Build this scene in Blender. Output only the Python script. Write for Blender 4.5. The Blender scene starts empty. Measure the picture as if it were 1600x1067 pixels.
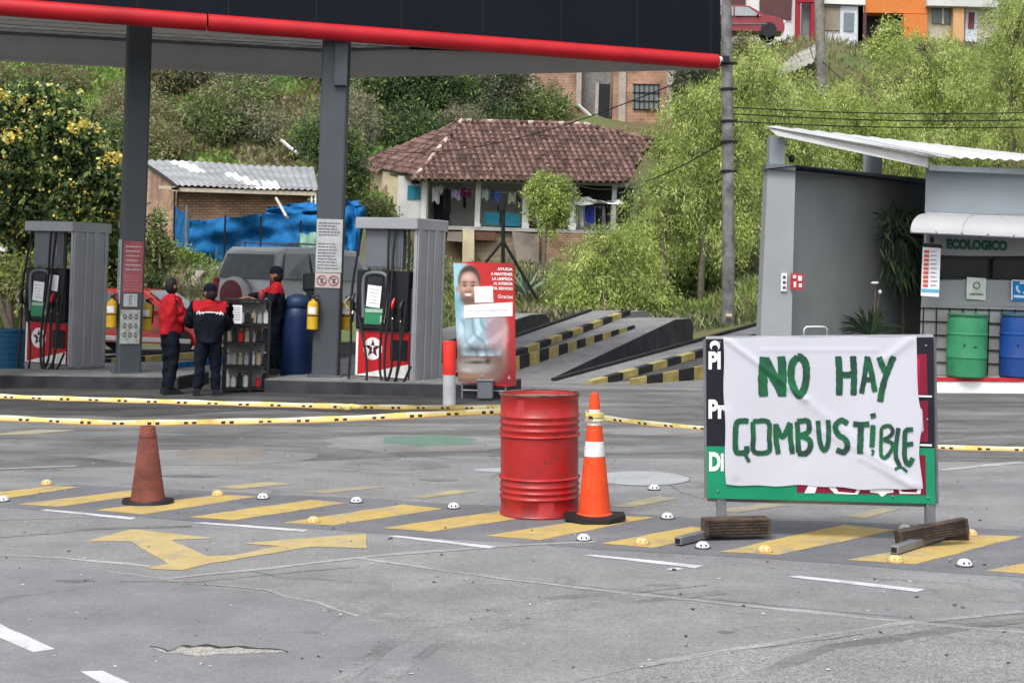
import bpy, math, random
import numpy as np
from mathutils import Vector, Matrix
R_=math.radians
random.seed(7); rng=np.random.default_rng(11)
S=bpy.context.scene
# ---------------- camera ----------------
F=2200.0; HV=428.0; CH=1.75; TILT=0.033
cam=bpy.data.cameras.new('camera'); co=bpy.data.objects.new('camera',cam); S.collection.objects.link(co)
co.location=(0,0,CH); co.rotation_euler=(R_(90),0,0)
cam.sensor_width=36; cam.lens=36*F/1600; cam.shift_y=-(533.5-HV)/1600
cam.clip_start=0.1; cam.clip_end=1500; S.camera=co
S.render.resolution_x=1024; S.render.resolution_y=682
# ---------------- world: overcast daylight ----------------
SUN_EL=R_(58); SUN_AZ=R_(200)
w=bpy.data.worlds.new('World'); S.world=w; w.use_nodes=True
nt=w.node_tree; nt.nodes.clear()
sky=nt.nodes.new('ShaderNodeTexSky'); sky.sky_type='NISHITA'; sky.sun_disc=False
sky.sun_elevation=SUN_EL; sky.sun_rotation=SUN_AZ; sky.air_density=1.0; sky.dust_density=4.0; sky.ozone_density=1.0
hs=nt.nodes.new('ShaderNodeHueSaturation'); hs.inputs['Saturation'].default_value=0.22
bg=nt.nodes.new('ShaderNodeBackground'); bg.inputs['Strength'].default_value=0.15
wo=nt.nodes.new('ShaderNodeOutputWorld')
nt.links.new(sky.outputs[0],hs.inputs['Color']); nt.links.new(hs.outputs[0],bg.inputs['Color']); nt.links.new(bg.outputs[0],wo.inputs['Surface'])
sl=bpy.data.lights.new('sun','SUN'); sl.energy=1.1; sl.angle=R_(16); sl.color=(1,0.97,0.93)
so=bpy.data.objects.new('sun',sl); S.collection.objects.link(so)
so.rotation_euler=(R_(34),0,R_(-28))
S.view_settings.view_transform='Standard'; S.view_settings.look='None'; S.view_settings.gamma=1
S.view_settings.exposure=0.70
# ---------------- helpers ----------------
def P(u,v,D): return Vector(((u-800)*D/F, D, CH-(v-HV)*D/F))
def G(u,v,z=0.0):
    D=(CH-z)*F/(v-HV); return Vector(((u-800)*D/F,D,z))
class Plane:
    def __init__(s,a,b,c):
        s.p=a; s.n=(b-a).cross(c-a).normalized()
        if s.n.y>0: s.n=-s.n
    def hit(s,u,v,off=0.0):
        o=Vector((0,0,CH)); d=Vector(((u-800)/F,1,-(v-HV)/F))
        t=(s.p+s.n*off-o).dot(s.n)/d.dot(s.n); return o+d*t
_m={}
def mat(name,col,rough=0.75,metal=0.0,var=0.12,scale=6.0,bump=0.0,bscale=40.0,spec=0.3,col2=None,coat=0.0,detail=4):
    if name in _m: return _m[name]
    m=bpy.data.materials.new(name); m.use_nodes=True; n=m.node_tree.nodes; l=m.node_tree.links
    b=n['Principled BSDF']; b.inputs['Roughness'].default_value=rough; b.inputs['Metallic'].default_value=metal
    b.inputs['Specular IOR Level'].default_value=spec; b.inputs['Coat Weight'].default_value=coat
    tc=n.new('ShaderNodeTexCoord'); no=n.new('ShaderNodeTexNoise'); no.inputs['Scale'].default_value=scale; no.inputs['Detail'].default_value=detail
    l.new(tc.outputs['Object'],no.inputs['Vector'])
    cr=n.new('ShaderNodeValToRGB'); c=np.array(col[:3]); c2=np.array(col2) if col2 else c*(1-var)
    a=np.clip(c*(1+var),0,1) if not col2 else c
    cr.color_ramp.elements[0].position=0.33; cr.color_ramp.elements[1].position=0.67
    cr.color_ramp.elements[0].color=(*c2,1); cr.color_ramp.elements[1].color=(*a,1)
    l.new(no.outputs['Fac'],cr.inputs['Fac']); l.new(cr.outputs['Color'],b.inputs['Base Color'])
    if bump>0:
        n2=n.new('ShaderNodeTexNoise'); n2.inputs['Scale'].default_value=bscale; n2.inputs['Detail'].default_value=5
        l.new(tc.outputs['Object'],n2.inputs['Vector'])
        bp=n.new('ShaderNodeBump'); bp.inputs['Strength'].default_value=bump; bp.inputs['Distance'].default_value=0.02
        l.new(n2.outputs['Fac'],bp.inputs['Height']); l.new(bp.outputs['Normal'],b.inputs['Normal'])
    _m[name]=m; return m
def brick(name,c1,c2,mortar,sc=1.0,bw=.32,bh=.11,axis='x',rnd=1.0):
    if name in _m: return _m[name]
    m=bpy.data.materials.new(name); m.use_nodes=True; n=m.node_tree.nodes; l=m.node_tree.links
    b=n['Principled BSDF']; b.inputs['Roughness'].default_value=.9; b.inputs['Specular IOR Level'].default_value=.15
    g=n.new('ShaderNodeNewGeometry'); sx=n.new('ShaderNodeSeparateXYZ'); cx=n.new('ShaderNodeCombineXYZ')
    l.new(g.outputs['Position'],sx.inputs[0]); ad=n.new('ShaderNodeMath'); ad.operation='ADD'
    l.new(sx.outputs['X'],ad.inputs[0]); l.new(sx.outputs['Y'],ad.inputs[1])
    l.new(ad.outputs[0],cx.inputs['X']); l.new(sx.outputs['Z'],cx.inputs['Y'])
    t=n.new('ShaderNodeTexBrick'); t.inputs['Color1'].default_value=(*c1,1); t.inputs['Color2'].default_value=(*c2,1); t.inputs['Mortar'].default_value=(*mortar,1)
    t.inputs['Scale'].default_value=sc; t.inputs['Brick Width'].default_value=bw; t.inputs['Row Height'].default_value=bh; t.inputs['Mortar Size'].default_value=.014; t.inputs['Bias'].default_value=-.1
    l.new(cx.outputs[0],t.inputs['Vector'])
    no=n.new('ShaderNodeTexNoise'); no.inputs['Scale'].default_value=1.1; no.inputs['Detail'].default_value=7; l.new(g.outputs['Position'],no.inputs['Vector'])
    cr=n.new('ShaderNodeValToRGB'); cr.color_ramp.elements[0].position=.35; cr.color_ramp.elements[1].position=.65
    cr.color_ramp.elements[0].color=(.6,.6,.6,1); cr.color_ramp.elements[1].color=(1.15,1.12,1.08,1); l.new(no.outputs['Fac'],cr.inputs['Fac'])
    mx=n.new('ShaderNodeMix'); mx.data_type='RGBA'; mx.blend_type='MULTIPLY'; mx.inputs[0].default_value=rnd
    l.new(t.outputs['Color'],mx.inputs[6]); l.new(cr.outputs['Color'],mx.inputs[7]); l.new(mx.outputs[2],b.inputs['Base Color'])
    bp=n.new('ShaderNodeBump'); bp.inputs['Strength'].default_value=.5; bp.inputs['Distance'].default_value=.02; bp.invert=True
    l.new(t.outputs['Fac'],bp.inputs['Height']); l.new(bp.outputs['Normal'],b.inputs['Normal'])
    _m[name]=m; return m
WM={}
def tag(o,label=None,cat=None,group=None,kind=None):
    if label: o['label']=label
    if cat: o['category']=cat
    if group: o['group']=group
    if kind: o['kind']=kind
    return o
def root(name,label,cat,loc,rz=0.0,tilt=True,group=None,scale=1.0):
    o=bpy.data.objects.new(name,None); S.collection.objects.link(o); o.empty_display_size=.2
    Rm=(Matrix.Rotation(TILT,4,'Y') if tilt else Matrix())@Matrix.Rotation(rz,4,'Z')
    o.location=loc; o.rotation_euler=Rm.to_euler(); o.scale=(scale,)*3
    WM[o.name]=Matrix.Translation(Vector(loc))@Rm@Matrix.Scale(scale,4)
    tag(o,label,cat,group); return o
class MB:
    def __init__(s): s.v=[]; s.f=[]; s.m=[]; s.mats=[]
    def mi(s,m):
        if m not in s.mats: s.mats.append(m)
        return s.mats.index(m)
    def add(s,vs,fs,m):
        b=len(s.v); s.v+=[Vector(x) for x in vs]; i=s.mi(m)
        for f in fs: s.f.append([b+k for k in f]); s.m.append(i)
        return s
    def box(s,c,d,m,rot=None,bev=0.0):
        x,y,z=[q/2 for q in d]
        if bev>0:
            bm_v=[];
            for sx in(-1,1):
                for sy in(-1,1):
                    for sz in(-1,1):
                        bm_v+= [(sx*(x-bev),sy*(y-bev),sz*z),(sx*(x-bev),sy*y,sz*(z-bev)),(sx*x,sy*(y-bev),sz*(z-bev))]
            return s.hull(bm_v,m,c,rot)
        vs=[(-x,-y,-z),(x,-y,-z),(x,y,-z),(-x,y,-z),(-x,-y,z),(x,-y,z),(x,y,z),(-x,y,z)]
        fs=[(0,3,2,1),(4,5,6,7),(0,1,5,4),(1,2,6,5),(2,3,7,6),(3,0,4,7)]
        c=Vector(c); Rr=rot if rot else Matrix.Identity(3)
        return s.add([c+Rr@Vector(v) for v in vs],fs,m)
    def hull(s,pts,m,c=(0,0,0),rot=None):
        import bmesh
        b=bmesh.new()
        for p in pts: b.verts.new(p)
        bmesh.ops.remove_doubles(b,verts=b.verts,dist=1e-5)
        bmesh.ops.convex_hull(b,input=b.verts)
        bmesh.ops.dissolve_limit(b,angle_limit=.01,verts=b.verts,edges=b.edges)
        b.verts.index_update(); c=Vector(c); Rr=rot if rot else Matrix.Identity(3)
        vs=[c+Rr@v.co for v in b.verts]; fs=[[v.index for v in f.verts] for f in b.faces]; b.free()
        return s.add(vs,fs,m)
    def quadslab(s,pts,back,m):
        pts=[Vector(p) for p in pts]; n=len(pts); back=Vector(back)
        vs=pts+[p+back for p in pts]
        fs=[list(range(n)),list(range(2*n-1,n-1,-1))]+[[i,i+n,(i+1)%n+n,(i+1)%n] for i in range(n)]
        return s.add(vs,fs,m)
    def px(s,pts,D,th,m):
        """slab from photo outline at depth D (number, list or Plane), extruded back by th"""
        if isinstance(D,Plane): q=[D.hit(u,v) for u,v in pts]; b=-D.n*th
        else:
            Ds=D if isinstance(D,(list,tuple)) else [D]*len(pts)
            q=[P(u,v,d) for (u,v),d in zip(pts,Ds)]; b=Vector((0,th,0))
        return s.quadslab(q,b,m)
    def tube(s,pts,r,m,n=10,cap=True,smooth=0):
        pts=[Vector(p) for p in pts]
        rs=list(r) if isinstance(r,(list,tuple)) else [r]*len(pts)
        if smooth: pts,rs=catmull(pts,rs,smooth)
        b=len(s.v); i=s.mi(m); prev=None; N=len(pts)
        for k,p in enumerate(pts):
            d=(pts[min(k+1,N-1)]-pts[max(k-1,0)]).normalized()
            if prev is None:
                a=Vector((0,0,1)) if abs(d.z)<.9 else Vector((1,0,0)); x=d.cross(a).normalized()
            else: x=(prev-d*prev.dot(d)).normalized()
            prev=x; y=d.cross(x)
            for j in range(n):
                t=2*math.pi*j/n; s.v.append(p+(x*math.cos(t)+y*math.sin(t))*rs[k])
        for k in range(N-1):
            for j in range(n):
                s.f.append([b+k*n+j,b+k*n+(j+1)%n,b+(k+1)*n+(j+1)%n,b+(k+1)*n+j]); s.m.append(i)
        if cap:
            s.f.append([b+j for j in range(n)][::-1]); s.m.append(i); s.f.append([b+(N-1)*n+j for j in range(n)]); s.m.append(i)
        return s
    def lathe(s,prof,m,n=32,c=(0,0,0),mf=None):
        b=len(s.v); c=Vector(c)
        for r,z in prof:
            for j in range(n):
                t=2*math.pi*j/n; s.v.append(c+Vector((r*math.cos(t),r*math.sin(t),z)))
        for k in range(len(prof)-1):
            mm=s.mi(mf(k) if mf else m)
            for j in range(n):
                s.f.append([b+k*n+j,b+k*n+(j+1)%n,b+(k+1)*n+(j+1)%n,b+(k+1)*n+j]); s.m.append(mm)
        return s
    def disc(s,c,x,y,m,n=24,rx=1,ry=1):
        c=Vector(c); return s.add([c+Vector(x)*math.cos(2*math.pi*k/n)*rx+Vector(y)*math.sin(2*math.pi*k/n)*ry for k in range(n)],[list(range(n))],m)
    def sphere(s,c,r,m,nu=12,nv=8):
        c=Vector(c); r=Vector(r) if not isinstance(r,(int,float)) else Vector((r,r,r)); b=len(s.v); i=s.mi(m)
        for a in range(nv+1):
            ph=math.pi*a/nv
            for j in range(nu):
                t=2*math.pi*j/nu; s.v.append(c+Vector((r.x*math.sin(ph)*math.cos(t),r.y*math.sin(ph)*math.sin(t),r.z*math.cos(ph))))
        for a in range(nv):
            for j in range(nu): s.f.append([b+a*nu+j,b+(a+1)*nu+j,b+(a+1)*nu+(j+1)%nu,b+a*nu+(j+1)%nu]); s.m.append(i)
        return s
    def build(s,name,parent=None,w=False,smooth=False,ang=None):
        me=bpy.data.meshes.new(name)
        vs=s.v
        if w and parent is not None:
            Mi=WM[parent.name].inverted(); vs=[Mi@v for v in vs]
        me.from_pydata([tuple(v) for v in vs],[],s.f)
        for m in s.mats: me.materials.append(m)
        me.polygons.foreach_set('material_index',s.m)
        import bmesh
        b=bmesh.new(); b.from_mesh(me); bmesh.ops.recalc_face_normals(b,faces=b.faces)
        if smooth:
            for e in b.edges:
                if len(e.link_faces)==2 and e.calc_face_angle(0)>R_(ang or 35): e.smooth=False
            for f in b.faces: f.smooth=True
        b.to_mesh(me); b.free(); me.update()
        o=bpy.data.objects.new(name,me); S.collection.objects.link(o)
        if parent is not None: o.parent=parent; WM[o.name]=WM[parent.name]
        else: WM[o.name]=Matrix()
        return o
def catmull(pts,rs,k):
    o=[];q=[];N=len(pts)
    for i in range(N-1):
        p0=pts[max(i-1,0)];p1=pts[i];p2=pts[i+1];p3=pts[min(i+2,N-1)]
        for j in range(k):
            t=j/k; o.append(.5*((2*p1)+(p2-p0)*t+(2*p0-5*p1+4*p2-p3)*t*t+(3*p1-p0-3*p2+p3)*t**3)); q.append(rs[i]*(1-t)+rs[i+1]*t)
    o.append(pts[-1]); q.append(rs[-1]); return o,q
def struct(o): o['kind']='structure'; return o
_tc={}
def glyphs(s,bold=0.0,shear=0.0):
    k=(s,bold,shear)
    if k in _tc: return _tc[k]
    cu=bpy.data.curves.new('t','FONT'); cu.body=s; cu.offset=bold; cu.shear=shear; cu.resolution_u=3; cu.fill_mode='FRONT'
    o=bpy.data.objects.new('t',cu); S.collection.objects.link(o); dg=bpy.context.evaluated_depsgraph_get()
    me=bpy.data.meshes.new_from_object(o.evaluated_get(dg)); vs=[(v.co.x,v.co.y) for v in me.vertices]; fs=[list(p.vertices) for p in me.polygons]
    bpy.data.objects.remove(o); bpy.data.curves.remove(cu); bpy.data.meshes.remove(me)
    _tc[k]=(vs,fs); return vs,fs
def text(mb,s,mapf,box,m,bold=.02,slope=0.0):
    """box=(a0,b0,a1,b1): left/top/right/bottom in the map's own coordinates"""
    vs,fs=glyphs(s,bold)
    if not vs: return
    xs=[v[0] for v in vs]; ys=[v[1] for v in vs]; x0,x1,y0,y1=min(xs),max(xs),min(ys),max(ys)
    a0,b0,a1,b1=box; out=[]
    for x,y in vs:
        a=a0+(x-x0)/(x1-x0+1e-9)*(a1-a0); b=b1+(y-y0)/(y1-y0+1e-9)*(b0-b1); out.append(mapf(a,b+slope*(a-a0)))
    mb.add(out,fs,m)
def npmesh(name,V,Fq,mi,mats,parent=None,w=False):
    """V (N,3), Fq (M,4)"""
    if w and parent is not None:
        Mi=np.array(WM[parent.name].inverted()); V=V@Mi[:3,:3].T+Mi[:3,3]
    me=bpy.data.meshes.new(name); me.vertices.add(len(V)); me.vertices.foreach_set('co',V.astype(np.float32).ravel())
    k=Fq.shape[1]; me.loops.add(Fq.size); me.loops.foreach_set('vertex_index',Fq.astype(np.int32).ravel())
    me.polygons.add(len(Fq)); me.polygons.foreach_set('loop_start',np.arange(0,Fq.size,k,dtype=np.int32))
    for m in mats: me.materials.append(m)
    me.polygons.foreach_set('material_index',mi.astype(np.int32)); me.update(calc_edges=True)
    o=bpy.data.objects.new(name,me); S.collection.objects.link(o)
    if parent is not None: o.parent=parent; WM[o.name]=WM[parent.name]
    return o
def leafmat(name,col,tr=.28,rough=.6):
    if name in _m: return _m[name]
    m=bpy.data.materials.new(name); m.use_nodes=True; n=m.node_tree.nodes; l=m.node_tree.links
    b=n['Principled BSDF']; b.inputs['Roughness'].default_value=rough; b.inputs['Specular IOR Level'].default_value=.25
    g=n.new('ShaderNodeNewGeometry'); h=n.new('ShaderNodeHueSaturation'); mr=n.new('ShaderNodeMapRange')
    mr.inputs['To Min'].default_value=.65; mr.inputs['To Max'].default_value=1.4
    no=n.new('ShaderNodeTexNoise'); no.inputs['Scale'].default_value=1.7; no.inputs['Detail'].default_value=3; l.new(g.outputs['Position'],no.inputs['Vector'])
    l.new(no.outputs['Fac'],mr.inputs['Value']); mr.inputs['From Min'].default_value=.3; mr.inputs['From Max'].default_value=.7
    h.inputs['Color'].default_value=(*col,1); l.new(mr.outputs[0],h.inputs['Value']); l.new(h.outputs[0],b.inputs['Base Color'])
    t=n.new('ShaderNodeBsdfTranslucent'); l.new(h.outputs[0],t.inputs['Color']); mx=n.new('ShaderNodeMixShader'); mx.inputs[0].default_value=tr
    l.new(b.outputs[0],mx.inputs[1]); l.new(t.outputs[0],mx.inputs[2]); l.new(mx.outputs[0],n['Material Output'].inputs['Surface'])
    _m[name]=m; return m
def leaves(blobs,n,size,aspect=.4,droop=.3,clump=25,cr=.35,up=.2,shell=.45,spray=0.0):
    """returns V,F,order for n leaf rhombs in ellipsoid blobs [(c,(rx,ry,rz))]"""
    vol=np.array([b[1][0]*b[1][1]*b[1][2] for b in blobs])**.75; vol/=vol.sum()
    nc=max(1,n//clump); bi=rng.choice(len(blobs),nc,p=vol)
    C=np.array([list(b[0]) for b in blobs])[bi]; Rr=np.array([list(b[1]) for b in blobs])[bi]
    d=rng.normal(size=(nc,3)); d/=np.linalg.norm(d,axis=1)[:,None]
    rad=(shell+(1-shell)*rng.random(nc)**.6)[:,None]*(1+.12*rng.normal(size=(nc,1)))
    cc=C+d*rad*Rr
    k=np.repeat(np.arange(nc),clump); N=len(k)
    off=rng.normal(size=(N,3))*cr*.5
    if spray>0:
        tt=rng.random(N)[:,None]*spray; sd=d[k]*np.array([1,1,.3]); off=off*.45+sd*tt+np.array([0,0,-1])*tt*tt*.6/spray*1.0
    p=cc[k]+off
    dr=d[k]*.8+rng.normal(size=(N,3))*.7+np.array([0,0,-droop]); dr/=np.linalg.norm(dr,axis=1)[:,None]
    nn=rng.normal(size=(N,3))+np.array([0,0,up*3]); s=np.cross(dr,nn); s/=np.linalg.norm(s,axis=1)[:,None]+1e-9
    L=(size*(.6+.8*rng.random(N)))[:,None]; W=L*aspect*.5
    V=np.stack([p-dr*L*.5,p+s*W,p+dr*L*.5,p-s*W],1).reshape(-1,3)
    Fq=np.arange(4*N).reshape(-1,4); return V,Fq,k
def tree(name,label,cat,base,blobs,n,size,mats,trunk_r=.12,trunks=None,group=None,bark=None,weights=None,limb=True,**kw):
    r=root(name,label,cat,base,tilt=False,group=group)
    V,Fq,k=leaves(blobs,n,size,**kw)
    if weights is None: weights=[1/len(mats)]*len(mats)
    cm=rng.choice(len(mats),k.max()+1,p=weights); mi=cm[k]; fl=rng.random(len(mi))<.25; mi=np.where(fl,rng.choice(len(mats),len(mi),p=weights),mi)
    npmesh('crown',V,Fq,mi,mats,r,w=True)
    t=MB(); bark=bark or M['bark']; b=Vector(base)
    for tr in (trunks or []): t.tube(tr,[trunk_r*(1-.55*i/(len(tr)-1)) for i in range(len(tr))],bark,8,smooth=4)
    if limb:
        ends=[tr[-1] for tr in trunks] if trunks else [b]
        for c,rr in blobs:
            c=Vector(c); e=Vector(min(ends,key=lambda q:(Vector(q)-c).length)); m2=(e+c)/2+Vector((random.uniform(-.2,.2),0,random.uniform(-.1,.2)))
            t.tube([e,m2,c],[trunk_r*.45,trunk_r*.3,trunk_r*.12],bark,6,smooth=3)
            for q in range(4):
                dd=Vector((random.uniform(-1,1),random.uniform(-1,1),random.uniform(-.3,1))); t.tube([m2,(m2+c)/2+dd*.2,c+Vector((dd.x*rr[0],dd.y*rr[1],dd.z*rr[2]))*.8],[trunk_r*.25,trunk_r*.18,trunk_r*.05],bark,5,smooth=3)
    if t.v: t.build('trunk',r,w=True,smooth=True)
    return r
M={}
def defm():
    g=mat
    M['bark']=g('bark',(.11,.09,.07),.9,bump=.5,var=.3,scale=12)
    M['navy']=g('navy_panel',(.0035,.006,.012),.55,var=.1,scale=1,spec=.15)
    M['red']=g('red_paint',(.50,.012,.018),.35,var=.08,scale=2,coat=.2)
    M['soffit']=g('soffit_paint',(.82,.81,.79),.7,var=.06,scale=1)
    M['colgrey']=g('column_paint',(.064,.074,.086),.5,var=.12,scale=1.5,detail=8)
    M['alu']=g('pump_cladding',(.36,.37,.40),.38,metal=.35,var=.06,scale=3)
    M['alud']=g('pump_dark_cladding',(.15,.16,.185),.45,metal=.2,var=.06,scale=3)
    M['black']=g('black_plastic',(.012,.013,.016),.45,var=.2)
    M['rubber']=g('black_rubber',(.012,.012,.013),.6,var=.2)
    M['white']=g('white_paint',(.78,.78,.77),.6,var=.04)
    M['paper']=g('paper',(.80,.80,.84),.8,var=.03)
    M['pgrey']=g('paper_ink',(.30,.31,.34),.8,var=.1)
    M['green']=g('screen_green',(.03,.22,.10),.3,var=.1)
    M['yellow']=g('yellow_paint',(.60,.36,.02),.5,var=.12)
    M['skin']=g('skin',(.27,.13,.08),.6,var=.05)
    M['hair']=g('hair',(.010,.009,.008),.7)
    M['navycloth']=g('navy_cloth',(.008,.010,.018),.9,var=.3,scale=8,bump=.3,bscale=20,spec=.1)
    M['redcloth']=g('red_cloth',(.36,.014,.02),.85,var=.15,scale=8,bump=.3,bscale=18,spec=.1)
    M['concrete']=g('concrete',(.30,.30,.29),.9,var=.18,scale=2.5,bump=.3)
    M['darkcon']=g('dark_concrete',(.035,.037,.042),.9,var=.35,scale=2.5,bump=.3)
    M['rampgrey']=g('ramp_asphalt',(.215,.215,.22),.9,var=.15,scale=3,bump=.4)
    M['rampedge']=g('ramp_yellow',(.38,.31,.11),.8,var=.25,scale=5)
    M['rampblack']=g('ramp_black',(.025,.026,.028),.8,var=.3,scale=5)
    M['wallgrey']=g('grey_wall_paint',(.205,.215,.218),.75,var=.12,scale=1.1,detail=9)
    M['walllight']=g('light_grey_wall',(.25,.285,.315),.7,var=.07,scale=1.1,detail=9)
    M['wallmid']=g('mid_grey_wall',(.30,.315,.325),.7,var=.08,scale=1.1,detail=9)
    M['glass']=g('dark_glass',(.02,.024,.028),.08,var=.1,spec=.6)
    M['wood']=g('old_timber',(.075,.052,.038),.9,var=.45,scale=9,bump=.8,bscale=30)
    M['steel']=g('galvanised_steel',(.22,.23,.25),.45,metal=.5,var=.15)
    M['tarp']=g('blue_tarp',(.010,.125,.33),.7,var=.3,scale=3.5,bump=.6,bscale=9,spec=.15)
    M['gtarp']=g('green_print',(.25,.45,.35),.6)
    M['bluepl']=g('blue_plastic',(.010,.055,.235),.5,var=.16,scale=3)
    M['dblue']=g('dark_blue_plastic',(.008,.024,.085),.45,var=.15,scale=3)
    M['greenpl']=g('green_plastic',(.035,.225,.105),.5,var=.16,scale=3)
    M['orange']=g('orange_cone',(.72,.07,.016),.5,var=.16,scale=7,detail=9)
    M['refl']=g('reflective_white',(.66,.67,.70),.45,var=.16,scale=9,detail=9)
    M['browncone']=g('faded_cone',(.15,.045,.032),.8,var=.35,scale=6,bump=.3,detail=9)
    M['ytape']=g('yellow_tape',(.62,.50,.17),.5,var=.15,scale=9)
    M['ytape2']=g('orange_tape_edge',(.42,.20,.06),.5,var=.1)
    M['plaster']=g('white_plaster',(.55,.56,.55),.9,var=.14,scale=1.2)
    M['cream']=g('cream_plaster',(.52,.45,.30),.9,var=.2,scale=1.0)
    M['adobe']=g('adobe',(.24,.17,.11),.95,var=.35,scale=1.6,bump=.6)
    M['teal']=g('teal_paint',(.02,.19,.27),.7,var=.15)
    M['brick']=brick('red_brick',(.40,.17,.10),(.30,.12,.075),(.36,.29,.23),bw=.24,bh=.08)
    M['brickp']=brick('pale_brick',(.45,.26,.18),(.38,.21,.14),(.42,.34,.27),bw=.22,bh=.075)
    M['brickb']=brick('brown_brick',(.30,.18,.12),(.40,.28,.20),(.17,.12,.09),bw=.24,bh=.085)
    M['bricko']=brick('orange_brick',(.44,.25,.17),(.36,.18,.12),(.42,.34,.28),bw=.36,bh=.17)
    M['carred']=g('red_car_paint',(.55,.022,.020),.3,var=.04,coat=.5)
    M['carred2']=g('dark_red_car_paint',(.22,.01,.02),.3,var=.04,coat=.5)
    M['cargrey']=g('grey_car_paint',(.46,.47,.49),.35,metal=.2,var=.04,coat=.4)
    M['carglass']=g('car_glass',(.13,.15,.165),.08,var=.1,spec=.8)
    M['chrome']=g('chrome',(.6,.6,.6),.2,metal=.9)
defm()
# ---------------- ground ----------------
def asphalt(name,c1,c2,fine=.35,crack=.0,bump=.35,streak=0.0,paint=None,wear=.0):
    m=bpy.data.materials.new(name); m.use_nodes=True; n=m.node_tree.nodes; l=m.node_tree.links
    b=n['Principled BSDF']; b.inputs['Roughness'].default_value=.85; b.inputs['Specular IOR Level'].default_value=.25
    g=n.new('ShaderNodeNewGeometry'); pos=g.outputs['Position']
    def noise(sc,det=5,rough=.6,vec=None):
        q=n.new('ShaderNodeTexNoise'); q.inputs['Scale'].default_value=sc; q.inputs['Detail'].default_value=det; q.inputs['Roughness'].default_value=rough; l.new(vec or pos,q.inputs['Vector']); return q.outputs['Fac']
    def ramp(f,a,bb,ca,cb):
        r=n.new('ShaderNodeValToRGB'); r.color_ramp.elements[0].position=a; r.color_ramp.elements[1].position=bb
        r.color_ramp.elements[0].color=(*ca,1); r.color_ramp.elements[1].color=(*cb,1); l.new(f,r.inputs['Fac']); return r.outputs['Color']
    def mix(t,a,bb,f=1.0):
        q=n.new('ShaderNodeMix'); q.data_type='RGBA'; q.blend_type=t
        if isinstance(f,float): q.inputs[0].default_value=f
        else: l.new(f,q.inputs[0])
        l.new(a,q.inputs[6]); l.new(bb,q.inputs[7]); return q.outputs[2]
    base=ramp(noise(.42,8,.65),.36,.64,c1,c2)
    if streak>0:
        mp=n.new('ShaderNodeMapping'); mp.inputs['Scale'].default_value=(.35,1.6,1); mp.inputs['Rotation'].default_value=(0,0,.25); l.new(pos,mp.inputs['Vector'])
        st=ramp(noise(1.2,7,.65,mp.outputs[0]),.38,.62,(1-streak,)*3,(1+streak,)*3); base=mix('MULTIPLY',base,st)
    blot=ramp(noise(2.3,6,.7),.35,.7,(.86,)*3,(1.1,)*3); base=mix('MULTIPLY',base,blot)
    gr=noise(75,3,.8); grc=ramp(gr,.3,.7,(1-fine,)*3,(1+fine,)*3); base=mix('MULTIPLY',base,grc)
    gr2=noise(22,4,.8); base=mix('MULTIPLY',base,ramp(gr2,.3,.7,(1-fine*.5,)*3,(1+fine*.5,)*3))
    if crack>0:
        wn=noise(1.1,4,.6); vo=n.new('ShaderNodeTexVoronoi'); vo.feature='DISTANCE_TO_EDGE'; vo.inputs['Scale'].default_value=.55
        mpp=n.new('ShaderNodeMix'); mpp.data_type='RGBA'; mpp.blend_type='ADD'; mpp.inputs[0].default_value=.9
        nc=n.new('ShaderNodeTexNoise'); nc.inputs['Scale'].default_value=1.3; nc.inputs['Detail'].default_value=6; l.new(pos,nc.inputs['Vector'])
        l.new(pos,mpp.inputs[6]); l.new(nc.outputs['Color'],mpp.inputs[7]); l.new(mpp.outputs[2],vo.inputs['Vector'])
        ck=ramp(vo.outputs['Distance'],.004,.018,(1-crack,)*3,(1,1,1))
        mk=ramp(noise(.5,3),.45,.6,(0,)*3,(1,)*3); base=mix('MULTIPLY',base,ck,mk)
        sp=n.new('ShaderNodeTexVoronoi'); sp.inputs['Scale'].default_value=3.2; l.new(pos,sp.inputs['Vector'])
        spc=ramp(sp.outputs['Distance'],.03,.07,(.4,)*3,(1,)*3); mk2=ramp(noise(1.7,2),.5,.62,(0,)*3,(1,)*3); base=mix('MULTIPLY',base,spc,mk2)
    if paint:
        wr=n.new('ShaderNodeRGB'); wr.outputs[0].default_value=(*paint,1)
        pc=mix('MULTIPLY',wr.outputs[0],ramp(noise(5,6,.7),.3,.7,(.82,)*3,(1.1,)*3))
        pc=mix('MULTIPLY',pc,ramp(gr,.3,.7,(.88,)*3,(1.1,)*3))
        f=ramp(noise(9,8,.8),.5+wear*.25-.15,.5+wear*.25+.13,(1,)*3,(0,)*3)
        f2=ramp(gr2,.3,.52,(0,)*3,(1,)*3)
        fm=mix('LIGHTEN',ramp(noise(3,8,.75),.60-wear*.2,.72-wear*.2,(1,)*3,(.25,)*3),f2,.25)
        base=mix('MIX',base,pc,fm)
    l.new(base,b.inputs['Base Color'])
    bp=n.new('ShaderNodeBump'); bp.inputs['Strength'].default_value=bump; bp.inputs['Distance'].default_value=.008
    l.new(gr2,bp.inputs['Height']); l.new(bp.outputs['Normal'],b.inputs['Normal']); return m
A_base=asphalt('asphalt',(.19,.193,.198),(.235,.237,.242),crack=.35,streak=.08)
A_left=asphalt('asphalt_dark_slab',(.178,.182,.189),(.212,.216,.223),fine=.22,crack=.2,streak=.05)
A_right=asphalt('asphalt_light_slab',(.185,.187,.190),(.235,.236,.239),fine=.36,crack=.2,streak=.08)
A_band=asphalt('asphalt_band',(.128,.132,.146),(.175,.178,.190),fine=.25,crack=.2,streak=.06)
A_far=asphalt('asphalt_far',(.095,.095,.096),(.185,.184,.182),fine=.3,crack=.3,streak=.30)
A_conc=asphalt('concrete_patch',(.17,.17,.168),(.235,.233,.228),fine=.2,streak=.1)
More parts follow.
